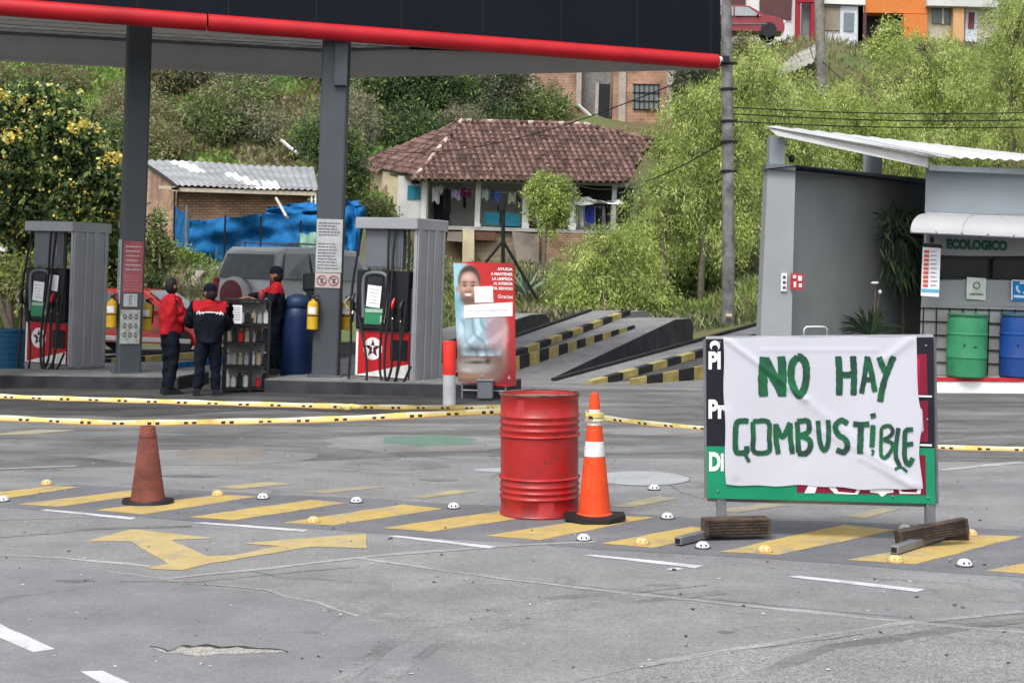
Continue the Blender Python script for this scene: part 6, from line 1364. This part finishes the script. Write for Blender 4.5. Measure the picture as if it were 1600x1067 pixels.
# laundry
LA=[(675,292,687,318,(.68,.68,.70),'white shirt at the left end of the line'),(684,290,694,302,(.72,.72,.72),'small white cloth beside the white shirt'),(693,294,704,333,(.02,.02,.025),'long black garment in the doorway'),(705,297,719,312,(.45,.42,.62),'pale lilac shirt'),(719,295,736,308,(.22,.02,.12),'dark maroon top left of the second post'),(723,306,728,326,(.02,.015,.02),'thin dark garment hanging below the maroon top'),(752,296,764,312,(.66,.68,.75),'white and pale blue shirt right of the second post'),(766,298,773,314,(.06,.16,.48),'small blue cloth'),(774,298,784,316,(.10,.22,.60),'blue and white top'),(794,302,806,318,(.62,.60,.50),'cream cloth right of the tripod mast'),(807,304,815,316,(.10,.09,.10),'small black cloth left of the third post'),(777,320,784,352,(.05,.05,.06),'dark hanging garment before the teal half door'),(838,318,845,352,(.62,.60,.72),'long pale towel behind the small tree'),(827,322,836,352,(.14,.06,.10),'dark red garment right of the third post'),(914,320,929,350,(.03,.05,.30),'deep blue garment at the right end of the porch'),(906,318,912,354,(.60,.58,.55),'long white trousers at the right of the porch'),(930,324,941,354,(.02,.02,.03),'black garment beside the deep blue one'),(945,322,953,350,(.03,.02,.025),'black garment left of the last thin post'),(898,330,904,356,(.5,.5,.48),'pale cloth by the fourth post')]
for i,(u0,v0,u1,v1,c,l_) in enumerate(LA):
    D_=59.0 if u0<870 else 58.75
    sheetw('hanging_garment',l_+(' on the porch washing line' if 'porch' not in l_ else ''),[(u0,v0),(u1,v0+.6),(u1+random.uniform(-1.5,.5),v1),(u0+random.uniform(-.5,1.5),v1-random.uniform(0,3))],D_,mat('garment_%s'%l_.replace(' ','_')[:18],c,.9,var=.2,scale=6),8,8,.05,i,kindlab='garment',grp='washing hung on the porch')
for a,b,D_ in (((664,290),(822,301),59.0),((822,300),(960,318),58.8)):
    q=MB(); q.tube([P(*a,D_),(P(*a,D_)+P(*b,D_))/2-up*.12,P(*b,D_)],.012,M['plaster'],4,smooth=6); tag(q.build('washing_line'),'washing line along the %s part of the house porch'%('left' if a[0]<700 else 'right'),'washing line')
sheetw('awning_cloth','pale sagging plastic sheet along the right end of the house porch',[(898,308),(975,316),(978,322),(898,318)],[58.5,57.6],M['plaster'],16,4,.08,9,kindlab='plastic sheet')
q=MB(); c=P(875,353,58.9); q.lathe([(0,0),(.20,0),(.24,.5),(.26,.52),(0,.52)],M['black'],16,(c.x,c.y,c.z-.2)); tag(q.build('black_tub'),'black tub on the house porch left of the fourth post','tub')
# tripod mast
q=MB(); ap=P(786,376,40); q.tube([ap-up*1.2,ap+up*1.35],.055,M['black'],8); q.tube([P(785,330,40),P(785,312,40)],.10,M['black'],8)
for f in ((733,442),(858,500),(785,430)):
    g=P(f[0],f[1],40 if f[0]!=785 else 41.5); g2=ap+(g-ap)*1.25; q.tube([ap,g2 if f[0]!=858 else g],.045,M['black'],8)
g=P(858,500,40); tag(q.build('tripod_mast',smooth=True),'black tripod mast with spread legs standing behind the man poster','mast')
# brick house above
r=root('brick_house','unfinished brick house with a black door high above the tiled house','house',P(940,200,74),tilt=False)
q=MB(); q.px([(960,60),(1052,60),(1049,205),(956,203)],73,5,M['bricko']); q.build('front_wall',r,w=True)
q=MB(); q.px([(834,60),(910,60),(908,170),(938,196),(938,215),(828,215)],[74]*6,4,brick('pale_brick_upper',(.42,.25,.18),(.36,.22,.155),(.40,.33,.27),bw=.36,bh=.15)); q.build('side_wall',r,w=True)
q=MB(); q.px([(907,60),(962,60),(957,203),(935,200),(906,172)],74.2,1,mat('grey_render',(.20,.19,.18),.9,var=.2)); q.build('rendered_wall',r,w=True)
con=mat('pale_column',(.38,.34,.30),.9,var=.15)
for pl,D_ in (([(902,60),(910,60),(908,168),(900,166)],73.6),([(931,130),(936,130),(934,196),(929,194)],72.9),([(968,60),(979,60),(977,198),(966,198)],72.9),([(1044,60),(1054,60),(1050,200),(1041,200)],72.9),([(828,60),(838,60),(834,210),(824,210)],73.8)):
    q=MB(); q.px(pl,D_,.3,con); q.build('column',r,w=True)
q=MB(); q.px([(934,131),(954,132),(951,194),(931,193)],72.95,.3,M['black']); q.build('door',r,w=True)
q=MB(); q.px([(989,131),(1031,132),(1030,172),(988,170)],72.95,.2,mat('curtain_glass',(.17,.19,.18),.3)); wn=q.build('window',r,w=True)
q=MB()
for k in range(6): u=991+k*7.5; q.px([(u,132),(u+1.2,132),(u+1,171),(u-.2,171)],72.9,.05,M['black'])
for v in (131,144,157,170): q.px([(989,v),(1031,v+1),(1031,v+2.4),(989,v+1.4)],72.9,.05,M['black'])
q.build('bars',wn,w=True)
q=MB(); q.px([(955,196),(1062,200),(1060,216),(940,214)],72.8,5,con); q.build('floor_slab',r,w=True)
q=MB(); q.tube([P(903,164,73.2),P(938,196,73.2)],.10,M['plaster'],6); q.build('stair_edge',r,w=True)
# upper right houses
def house(name,label,base,parts):
    r=root(name,label,'house',base,tilt=False)
    last=None
    for nm,pts,D_,th,m_ in parts:
        q=MB(); q.px(pts,D_,th,m_); sub=nm.startswith('>'); o=q.build(nm.lstrip('>'),last if sub else r,w=True)
        if not sub: last=o
    return r
hw=mat('house_white',(.66,.66,.66),.8,var=.06); hor=mat('house_orange',(.62,.20,.05),.8,var=.06); hpe=mat('house_peach',(.60,.36,.18),.8,var=.06); hdr=mat('shutter_brown',(.10,.045,.045),.7); hred=mat('post_red',(.30,.015,.03),.6); hcr=mat('house_cream',(.55,.50,.38),.8); dark=mat('garage_dark',(.03,.025,.03),.7)
house('white_house','white house with brown shutters and red posts at the top of the hill',P(1190,80,72),[
 ('wall',[(1100,-60),(1245,-60),(1243,72),(1098,66)],72,6,hw),('shutter',[(1187,-12),(1238,-10),(1236,31),(1187,29)],71.9,.1,hdr),('shutter',[(1143,-30),(1165,-30),(1165,18),(1143,16)],71.9,.1,hdr),
 ('post',[(1245,-60),(1252,-60),(1250,66),(1243,66)],71.6,.25,hred),('post',[(1268,-60),(1283,-60),(1280,68),(1266,68)],71.6,.25,hred),('beam',[(1245,-8),(1285,-8),(1284,4),(1245,4)],71.55,.3,hred),('grille',[(1253,4),(1266,4),(1265,55),(1252,55)],72.1,.1,mat('grille_grey',(.22,.24,.25)))])
house('white_house','white house with a glazed white door between the red posts and the orange house',P(1315,80,73),[
 ('wall',[(1283,-60),(1352,-60),(1350,76),(1281,74)],73,6,hw),('window',[(1290,10),(1313,11),(1312,48),(1289,47)],72.9,.1,mat('curtain_tan',(.30,.26,.20))),('>frame',[(1289,8),(1314,9),(1314,12),(1289,11)],72.85,.1,M['alud']),('door',[(1313,10),(1340,11),(1338,74),(1312,73)],72.9,.1,mat('door_white',(.60,.65,.72))),('>pane',[(1319,20),(1335,21),(1334,50),(1318,49)],72.85,.08,mat('door_pane',(.18,.22,.26),.2)),('cornice',[(1283,-4),(1352,-2),(1352,8),(1283,6)],72.7,.3,M['white'])])
house('orange_house','orange house with a dark garage opening behind the tree tops',P(1400,80,73),[
 ('wall',[(1350,-60),(1450,-60),(1449,22),(1350,20)],73,6,hor),('wall',[(1341,10),(1349,10),(1348,78),(1340,77)],73,6,hpe),('garage',[(1349,20),(1449,23),(1449,80),(1348,78)],74,5,dark),('>post',[(1349,20),(1354,20),(1353,78),(1348,77)],72.9,.3,hdr),('pillar',[(1412,22),(1449,23),(1448,84),(1412,82)],72.8,.5,hor)])
house('cream_house','cream and peach house with a white door at the top right of the hill',P(1500,90,73),[
 ('wall',[(1449,-60),(1560,-60),(1560,90),(1448,86)],73.3,6,hcr),('window',[(1457,8),(1490,9),(1489,38),(1457,37)],73.2,.1,mat('window_grey',(.14,.17,.17),.2)),('>frame',[(1472,8),(1475,8),(1475,38),(1472,38)],73.15,.1,M['plaster']),('pillar',[(1490,0),(1507,0),(1505,78),(1489,77)],72.8,.5,hpe),('door',[(1509,14),(1528,15),(1526,66),(1508,65)],73.2,.1,mat('door_white',(.60,.65,.72))),('>pane',[(1514,20),(1523,20),(1522,45),(1513,45)],73.15,.1,mat('door_red_pane',(.16,.05,.06))),('cornice',[(1449,-2),(1560,0),(1560,12),(1449,9)],72.6,.6,M['plaster'])])
# slanted shack roof
q=MB(); corr(q,P(1212,122,62),P(1272,98,62),P(1228,92,66),P(1278,68,66),mat('shack_roof',(.30,.29,.26),.9,var=.25,scale=1),.25,.04); sr=root('shack','small shack with a steep grey corrugated roof below the white houses','shack',P(1240,130,64),tilt=False); q.build('roof',sr,w=True)
q=MB(); q.px([(1213,126),(1270,103),(1272,150),(1213,152)],62.3,3.5,mat('shack_wall',(.10,.085,.07),.95,var=.3)); q.build('wall',sr,w=True); q=MB(); q.tube([P(1214,120,61.9),P(1213,135,61.9)],.06,M['plaster'],6); q.build('post',sr,w=True)
# ---------------- utility poles, wires ----------------
a=P(1138,500,30); r=root('utility_pole','tall mottled concrete utility pole between the canopy end and the grey building','utility pole',(a.x,a.y,TH(a.x,a.y)),rz=0,tilt=False)
q=MB(); pts=[P(1138,505,30),P(1138,330,30),P(1137,180,30),P(1135,0,30),P(1134,-60,30)]; q.tube(pts,[.135,.128,.122,.11,.105],mat('mottled_concrete',(.10,.10,.10),.95,scale=3.5,bump=.5,col2=(.26,.255,.25)),16,smooth=3); q.build('shaft',r,w=True,smooth=True)
for v in(100,140,190,222,268):
    q=MB(); c=P(1136,v,30); q.lathe([(.13,-.03),(.145,-.02),(.145,.02),(.13,.03)],M['black'],16,c); q.box(c+Vector((.16,-.05,0)),(.1,.06,.06),M['black']); q.build('clamp',r,w=True)
q=MB(); c=P(1130,96,30); q.box(c+Vector((0,-.15,0)),(.20,.20,.16),M['black'],bev=.02); q.sphere(c+Vector((-.10,-.22,0)),.07,M['refl'],10,6); q.build('lamp_head',r,w=True)
q=MB(); q.tube([P(1134,493,29.8),P(1143,494,29.8)],.05,M['cream'],6); q.build('band',r,w=True)
a=P(1283,180,60); r=root('utility_pole','rough lichen grown pole standing before the white houses','utility pole',(a.x,a.y,TH(a.x,a.y)),tilt=False)
q=MB(); lich=mat('lichen_concrete',(.13,.13,.115),.95,scale=2.5,bump=1.0,bscale=9,col2=(.27,.26,.23)); q.tube([P(1285,215,60),P(1284,120,60),P(1281,40,60),P(1279,-50,60)],[.24,.21,.22,.2],lich,12,smooth=6); q.build('shaft',r,w=True,smooth=True)
q=MB(); q.tube([P(1262,60,60),P(1270,90,60),P(1281,110,60)],.03,lich,5,smooth=3); q.tube([P(1290,84,60),P(1300,60,60),P(1303,48,60)],.03,lich,5,smooth=3); q.build('bracket',r,w=True)
def wire(label,a,b,sag,rad=.014):
    q=MB(); a,b=Vector(a),Vector(b); q.tube([a,a.lerp(b,.25)-up*sag*.75,a.lerp(b,.5)-up*sag,a.lerp(b,.75)-up*sag*.75,b],rad,M['rubber'],5,smooth=5); tag(q.build('overhead_wire'),label,'wire','overhead wires from the utility poles')
wire('overhead wire from the tall pole to the right, highest of three',P(1140,168,30),P(1700,172,36),.12)
wire('overhead wire from the tall pole to the right, middle of three',P(1140,178,30),P(1700,184,36),.12)
wire('overhead wire from the tall pole to the right, lowest of three',P(1140,190,30),P(1700,196,36),.10)
wire('overhead wire sloping from the tall pole across the tiled roof',P(1133,100,30),P(560,230,66),.9,.016)
wire('overhead wire sloping from the tall pole past the brick house wall',P(1133,222,30),P(900,290,58),.5,.016)
wire('overhead wire slanting below the shack roof to the right',P(1283,95,60),P(1420,190,50),.2,.02)
# ---------------- vegetation ----------------
for _k,_c in dict(leaf_lime=(.26,.33,.05)).items(): pass
def B(u,v,D,rx,ry,rz): return (P(u,v,D),(rx,ry,rz))
def px2(r,D): return r*D/F
def bl(lst,D,fy=.8):
    o=[]
    for t in lst:
        u,v,ru,rv=t[:4]; d=D+(t[4] if len(t)>4 else 0); o.append((P(u,v,d),(px2(ru,d),px2((ru+rv)/2*fy,d),px2(rv,d))))
    return o
LB=L_
# flowering tree, far left
D=34.0
tb=[P(15,520,33)]; g=P(10,549,33)
tree('flowering_tree','dense dark green tree dotted with yellow flowers at the far left','tree',(g.x,g.y,0),bl([(20,190,60,55),(70,200,60,60),(110,240,55,50),(40,270,70,60),(130,290,50,45),(80,330,70,45),(150,330,36,36),(0,340,60,50),(-60,250,70,90),(165,300,22,30),(60,155,35,22),(20,385,30,20),(150,375,30,25)],D),42000,.15,[LB['leaf_dark'],LB['leaf_deep'],LB['leaf_mid']],.10,
 [[P(32,560,33),P(38,480,33.1),P(42,420,33.4),P(50,370,33.8)],[P(22,560,33),P(14,470,33.1),P(20,420,33.5),P(30,360,33.8)],[P(40,560,32.9),P(62,440,33.2),P(80,380,33.7),P(100,340,33.9)],[P(28,560,32.9),P(-4,460,33.1),P(-30,400,33.7)]],weights=[.2,.5,.3],clump=22,cr=.32,shell=.5,aspect=.55)
ft=bpy.data.objects['flowering_tree']
V,Fq,k=leaves(bl([(20,190,62,55),(70,200,62,62),(110,240,57,52),(40,270,72,62),(130,290,52,47),(80,330,72,47),(150,330,38,38),(0,340,62,52),(60,155,36,24)],D),7000,.085,aspect=.9,clump=9,cr=.11,shell=.98)
npmesh('flowers',V,Fq,rng.choice(2,len(k),p=[.35,.65]),[LB['flower_yellow'],LB['flower_pale']],ft,w=True)
V,Fq,k=leaves(bl([(130,200,26,9),(168,250,22,8),(14,208,14,8),(18,158,30,8)],D-1.3),260,.10,aspect=.9,clump=12,cr=.15,shell=.7)
npmesh('flowers',V,Fq,rng.choice(2,len(k),p=[.8,.2]),[LB['flower_yellow'],LB['flower_pale']],ft,w=True)
# shrub right of left column
g=P(250,420,33); tree('flowering_shrub','pale flowering shrub between the left column and the brick shed','shrub',g,bl([(246,365,18,40),(252,400,26,22),(236,395,18,35)],33.5),2600,.11,[LB['leaf_mid'],LB['leaf_deep'],LB['flower_pale'],LB['leaf_olive']],.03,[[g,P(248,380,33.4),P(243,350,33.5)]],weights=[.4,.3,.1,.2],clump=12,cr=.2)
g=P(275,412,36); tree('low_bush','bright green weedy bush at the left foot of the blue screen','bush',g,bl([(270,398,28,13),(300,404,20,8),(250,405,22,14)],36.5),2200,.10,[LB['leaf_grass'],LB['leaf_bright'],LB['leaf_mid']],.02,[[g,P(272,395,36.5)]],clump=12,cr=.2)
# slope behind far left trunks
g=P(30,470,33); tree('low_bush','yellowish green grass bush behind the tree stems at the far left','bush',g,bl([(20,430,50,40),(60,450,60,45),(-30,440,50,50),(110,440,50,40)],33.5),7000,.13,[LB['leaf_olive'],LB['leaf_bright'],LB['leaf_mid'],LB['leaf_dry']],.03,[[g,P(30,440,33.4)]],clump=14,cr=.25)
g=P(185,440,34); tree('low_bush','dark bush between the left pump and the left column','bush',g,bl([(170,400,24,60),(160,450,40,40),(225,440,30,40)],34.5),5000,.12,[LB['leaf_deep'],LB['leaf_mid'],LB['leaf_dark'],LB['leaf_olive']],.03,[[g,P(170,420,34.4)]],clump=14,cr=.25)
# small tree in front of the porch
g=P(850,500,46); tree('small_tree','small round headed sapling with a thin bare trunk in front of the porch','tree',(g.x,g.y,TH(g.x,g.y)),bl([(858,290,26,24),(850,320,20,26),(875,310,20,26),(862,345,16,20),(838,300,14,18)],47),6500,.13,[LB['leaf_bright'],LB['leaf_mid'],LB['leaf_lime']],.08,[[P(842,512,46),P(847,440,46.2),P(852,380,46.6),P(858,330,47)]],weights=[.4,.45,.15],clump=18,cr=.3,aspect=.3,droop=.5,spray=.35)
# willow-like trees on the right
wm=[LB['leaf_bright'],LB['leaf_lime'],LB['leaf_mid'],LB['leaf_deep']]
def willow(label,g,blobs,D,n,trunks,w_=(.40,.24,.26,.10),size=.15,grp='light green feathery trees on the right'):
    g=P(*g); g.z=TH(g.x,g.y)
    tree('feathery_tree',label,'tree',g,bl(blobs,D),int(n*1.5),size*.8,wm,.11,[[P(*t) for t in tr] for tr in trunks],group=grp,weights=list(w_),clump=70,cr=.50,aspect=.20,droop=1.1,spray=.85,shell=.30,up=.05)
willow('large feathery light green tree left of the tall utility pole',(1040,495,40),[(1100,170,40,50),(1085,235,42,48),(1150,160,40,60),(1042,302,44,44),(1100,290,60,60),(1025,350,32,32),(1060,360,50,40),(1130,360,45,50),(1150,250,50,60),(1175,110,40,45),(1000,380,22,30)],41,42000,[[(1036,500,40),(1038,440,40),(1036,380,40.3),(1048,330,41)],[(1094,500,40),(1096,430,40),(1100,360,40.3),(1090,300,41)]])
willow('tall feathery light green tree just behind the utility pole',(1175,500,44),[(1195,95,28,30),(1215,155,52,52),(1180,230,55,60),(1240,240,60,60),(1190,320,50,60),(1170,400,45,60),(1195,460,40,50),(1250,180,45,45),(1150,440,45,55)],45,36000,[[(1178,510,44),(1180,420,44),(1188,330,44.5),(1200,220,45)]])
willow('feathery tree whose top shows over the left end of the white roof',(1330,420,46),[(1300,180,60,45),(1350,160,60,45),(1280,230,60,45),(1370,210,60,50),(1320,250,70,50),(1400,240,60,50)],47,26000,[[(1330,430,46),(1335,340,46.2),(1330,240,47)]])
willow('big feathery tree in front of the orange and cream houses',(1450,420,52),[(1470,85,34,34),(1510,125,60,45),(1425,125,50,45),(1470,160,65,55),(1530,170,60,55),(1410,190,50,50),(1460,220,70,45),(1425,75,26,26)],53,34000,[[(1455,430,52),(1458,300,52.2),(1465,180,53),(1450,90,53)]],w_=(.45,.25,.25,.05),size=.16)
willow('feathery tree crowding the top right corner of the view',(1580,420,49),[(1585,50,42,50),(1610,90,60,60),(1560,120,55,55),(1600,190,70,55),(1550,210,60,45),(1650,60,60,80),(1600,0,45,35)],50,30000,[[(1585,430,49),(1588,300,49.2),(1580,160,50)]],w_=(.40,.25,.27,.08))
willow('low leafy tree hugging the ground below the brown brick wall',(945,505,37),[(945,385,38,28),(930,430,45,35),(975,420,38,36),(950,470,60,32),(905,460,26,32),(1000,460,40,40),(985,370,25,20)],38,20000,[[(948,510,37),(945,470,37.3),(950,430,38)]],w_=(.5,.15,.28,.07),grp='light green feathery trees on the right')
def bush(label,blobs,D,n,ms,w_=None,size=.13,name='bush',grp=None,cat='bush'):
    bb=bl(blobs,D); c=bb[0][0]; g=Vector((c.x,c.y,TH(c.x,c.y)))
    tree(name,label,cat,g,bb,n,size,ms,.05,[[g-up*.1,(g+c)/2,c]],weights=w_,clump=16,cr=.35,group=grp)
bush('dark undergrowth bush at the foot of the trees beside the utility pole',[(1100,470,50,35),(1040,480,50,30),(1160,480,40,35),(1080,430,40,30)],42,12000,[LB['leaf_mid'],LB['leaf_deep'],LB['leaf_bright'],LB['leaf_dark']],[.35,.3,.2,.15])
bush('dull bush behind the man poster',[(840,470,40,30),(800,480,40,28),(870,450,30,28),(760,470,40,40),(700,470,50,50)],44,11000,[LB['leaf_olive'],LB['leaf_deep'],LB['leaf_mid'],LB['leaf_dry']],[.35,.25,.25,.15])
bush('mixed green bush between the blue lean-to and the cream house wall',[(585,330,28,22),(560,345,26,20),(600,350,30,20)],56,5000,[LB['leaf_mid'],LB['leaf_deep'],LB['leaf_olive']],None,.14)
bush('dull green bush below the stone wall behind the right pump',[(690,440,50,30),(740,450,45,25)],52,7000,[LB['leaf_mid'],LB['leaf_olive'],LB['leaf_deep']],None,.13)
# agave-like spiky plant
g=P(822,460,41); q=MB(); rs=random.Random(6)
for k in range(26):
    t=rs.uniform(0,6.28); e=rs.uniform(.2,1.2); L=rs.uniform(.7,1.1); d=Vector((math.cos(t)*math.cos(e),math.sin(t)*math.cos(e),math.sin(e))); s=d.cross(up).normalized()*.045; q.add([g,g+d*L*.5+s+up*.03,g+d*L,g+d*L*.5-s+up*.03],[(0,1,2,3)],leafmat('leaf_agave',(.20,.28,.22),.1))
tag(q.build('spiky_plant'),'spiky grey green plant beside the right edge of the man poster','plant')
# dark big tree behind the tile house + others on the hill
bush('broad dark green tree rising behind the left half of the tiled roof',[(600,150,50,40),(650,140,60,45),(700,150,50,40),(620,185,60,35),(680,180,50,35),(740,160,40,40),(560,160,40,40),(640,110,60,30)],72,30000,[LB['leaf_deep'],LB['leaf_dark'],LB['leaf_mid']],[.5,.3,.2],.20,'dense_tree',cat='tree')
bush('greyish thin tree behind the ridge, left of the brick house',[(785,150,36,36),(812,165,28,32),(838,188,22,16),(760,180,30,30),(790,115,40,26)],71.5,16000,[LB['leaf_grey'],LB['leaf_olive'],LB['leaf_deep']],[.45,.3,.25],.17,'thin_tree',cat='tree')
bush('dark leafy tree between the right column and the tiled house',[(540,240,22,35),(555,280,20,30),(500,225,25,30),(545,300,14,25),(480,215,22,20)],54,9000,[LB['leaf_deep'],LB['leaf_mid'],LB['leaf_dark']],[.5,.25,.25],.15,'dense_tree',cat='tree')
bush('dark clipped hedge below the white houses',[(1330,88,35,14),(1300,95,30,14),(1365,90,35,14)],69,7000,[LB['leaf_deep'],LB['leaf_dark'],LB['leaf_mid']],[.5,.3,.2],.13,'hedge',cat='hedge')
bush('dark weeds in the corner between the canopy end and the brick house',[(1075,130,25,25),(1090,110,22,22),(1065,160,18,25)],66,5000,[LB['leaf_dark'],LB['leaf_deep'],LB['leaf_olive']],[.4,.3,.3],.15)
bush('green bush at the right end of the tiled roof',[(1030,225,24,16),(1050,240,22,20),(1000,215,22,9)],63,3500,[LB['leaf_mid'],LB['leaf_bright'],LB['leaf_olive']],None,.14)
bush('brown scrub below the dark red car on the hill',[(1160,85,40,30),(1200,100,30,24)],68,6000,[LB['leaf_brown'],LB['leaf_olive'],LB['leaf_mid']],[.45,.35,.2],.14)
bush('small tree top against the white house wall',[(1390,60,26,30),(1375,80,22,22)],62,3500,[LB['leaf_bright'],LB['leaf_mid'],LB['leaf_lime']],None,.13)
# hillside scrub: variants copied
hm=[('brown olive scrub bush on the hillside',[LB['leaf_olive'],LB['leaf_brown'],LB['leaf_mid']],[.45,.35,.2]),('green scrub bush on the hillside',[LB['leaf_mid'],LB['leaf_deep'],LB['leaf_olive']],[.4,.35,.25]),('dry greyish scrub bush on the hillside',[LB['leaf_grey'],LB['leaf_olive'],LB['leaf_dry']],[.5,.3,.2]),('dark green scrub bush on the hillside',[LB['leaf_deep'],LB['leaf_dark'],LB['leaf_mid']],[.5,.3,.2])]
proto=[]
for lab,ms,wt in hm:
    V,Fq,k=leaves([((0,0,.9),(1.3,1.2,1.0)),((.9,.3,.7),(.8,.8,.7)),((-.8,-.2,.6),(.9,.8,.6))],5200,.15,clump=14,cr=.35,shell=.35)
    cmm=rng.choice(3,k.max()+1,p=wt)[k]
    r=root('scrub_bush',lab,'bush',(0,0,0),tilt=False,group=lab.replace('bush','bushes')); npmesh('foliage',V,Fq,cmm,ms,r); q=MB()
    for e in((.3,.1,.9),(-.5,0,.7),(.1,.4,1.0)): q.tube([(0,0,-.4),(e[0]*.4,e[1]*.4,.3),e],[.05,.04,.015],M['bark'],6)
    q.build('stem',r); proto.append(r)
rs=random.Random(21); used=[0]*4; placed=[]
spots=[]
for i in range(250):
    u=rs.uniform(-220,900); y=rs.uniform(56 if u<560 else 68,104); x=(u-800)*y/F; z=TH(x,y); v=HV-(z-CH)*F/y
    if v<45 or v>262: continue
    spots.append((u,v,x,y,z))
for u,v,x,y,z in spots:
    if u<200: kk=rs.choice([1,1,3,0]) 
    elif u<560: kk=rs.choice([0,0,2,1,0,2])
    else: kk=rs.choice([3,3,1,2])
    sc=rs.uniform(.7,1.5)*(y/75); p=proto[kk]
    if u<190 and rs.random()<.6: continue
    if used[kk]==0: o=p; chs=None
    else:
        o=p.copy(); S.collection.objects.link(o)
        for ch in p.children: c=ch.copy(); S.collection.objects.link(c); c.parent=o
    used[kk]+=1
    o.location=(x,y,z-.2); o.scale=(sc,sc,sc*rs.uniform(.8,1.2)); o.rotation_euler=(0,0,rs.uniform(0,6.28))
    side=['left of the left column','just right of the left column','above the left half of the shed','above the right half of the shed','beside the right column','above the tiled roof end','above the tiled ridge','left of the brick house'][sum(u>q_ for q_ in (200,280,370,470,560,660,780))]
    o['label']=hm[kk][0].split(' on the')[0]+', '+side+(', high' if v<135 else ', halfway up' if v<190 else ', low down'); o['group']='scrub bushes on the hillside'; placed.append((u,o))
from collections import defaultdict
dd_=defaultdict(list)
for u,o in placed: dd_[o['label']].append((u,o))
for l_,q_ in dd_.items():
    if len(q_)<2: continue
    q_.sort(key=lambda t:t[0]); nm_={2:['left one','right one'],3:['leftmost','middle one','rightmost'],4:['leftmost','second from left','third from left','rightmost']}.get(len(q_)) or ['number %s from left'%w_ for w_ in ('one','two','three','four','five','six','seven','eight','nine')]
    for (u,o),n_ in zip(q_,nm_): o['label']=l_+', '+n_
for kk in range(4):
    if used[kk]==0:
        for ch in list(proto[kk].children): bpy.data.objects.remove(ch)
        bpy.data.objects.remove(proto[kk])
# plants by the grey wall
def hangplant():
    g=SW.hit(1412,400,.25); r=root('hanging_fern','large dark hanging plant against the grey side wall under the awning','plant',(g.x,g.y,g.z),tilt=False)
    q=MB(); rs=random.Random(4); lmx=[leafmat('fern_dark',(.012,.030,.016),.1),leafmat('fern_mid',(.03,.055,.022),.1),leafmat('fern_olive',(.07,.09,.035),.1)]
    for k in range(1100):
        u=rs.gauss(1413,13); v=rs.uniform(335,440); 
        if v<360: u=rs.gauss(1408,12)
        p=SW.hit(u,v,rs.uniform(.1,.5)); L=rs.uniform(.14,.38); d=Vector((rs.uniform(-.5,.5),rs.uniform(-.5,.2),-1 if v>370 else rs.uniform(-.8,.6))).normalized(); s=d.cross(Vector((rs.uniform(-.3,.3),-1,0))).normalized()*rs.uniform(.008,.018)
        q.add([p,p+d*L*.4+s,p+d*L,p+d*L*.4-s],[(0,1,2,3)],lmx[rs.choice([0,0,1,1,2])])
    q.build('fronds',r,w=True); q=MB(); q.tube([SW.hit(1412,330,.2),SW.hit(1412,400,.25),SW.hit(1410,620,.2)],.03,M['bark'],6); q.build('stem',r,w=True)
hangplant()
g=SW.hit(1362,600,.3); r=root('agave_plant','dark arching plant with white flower heads in front of the grey side wall','plant',(g.x,g.y,0),tilt=False)
q=MB(); rs=random.Random(14); b0=SW.hit(1360,525,.35)
for k in range(70):
    t=rs.uniform(-1.35,1.35); L=rs.uniform(.2,.62); d=Vector((math.sin(t),rs.uniform(-.3,.2),math.cos(t)*rs.uniform(.5,1))).normalized(); s=Vector((d.z,0,-d.x)).normalized()*.016
    m1=b0+d*L*.6+up*.04; e=b0+d*L-up*.04
    q.add([b0,m1+s,e,m1-s],[(0,1,2,3)],leafmat(['fern_dark','fern_mid'][k%2],(.02,.05,.02),.1))
V0=len(q.v); q.build('leaves',r,w=True)
q=MB(); q.tube([b0,SW.hit(1366,480,.35),SW.hit(1368,446,.35)],.012,M['bark'],5); q.tube([b0,SW.hit(1370,485,.35),SW.hit(1374,460,.35)],.010,M['bark'],5); q.tube([b0,Vector((b0.x,b0.y,0))],.04,M['bark'],6); q.build('stem',r,w=True)
q=MB(); q.sphere(SW.hit(1367,442,.36),(.065,.04,.022),M['white'],10,6); q.sphere(SW.hit(1375,456,.36),(.03,.02,.035),M['white'],8,5); q.build('flowers',r,w=True)
# little white roofed object far left edge
q=MB(); q.px([(-40,392),(-40,366),(8,390),(7,394),(-10,388)],21,.1,M['white']); q.px([(-40,392),(-14,396),(-12,580),(-40,580)],21.2,.1,M['plaster']); tag(q.build('white_kiosk'),'white edge of a small kiosk at the far left picture edge','kiosk')
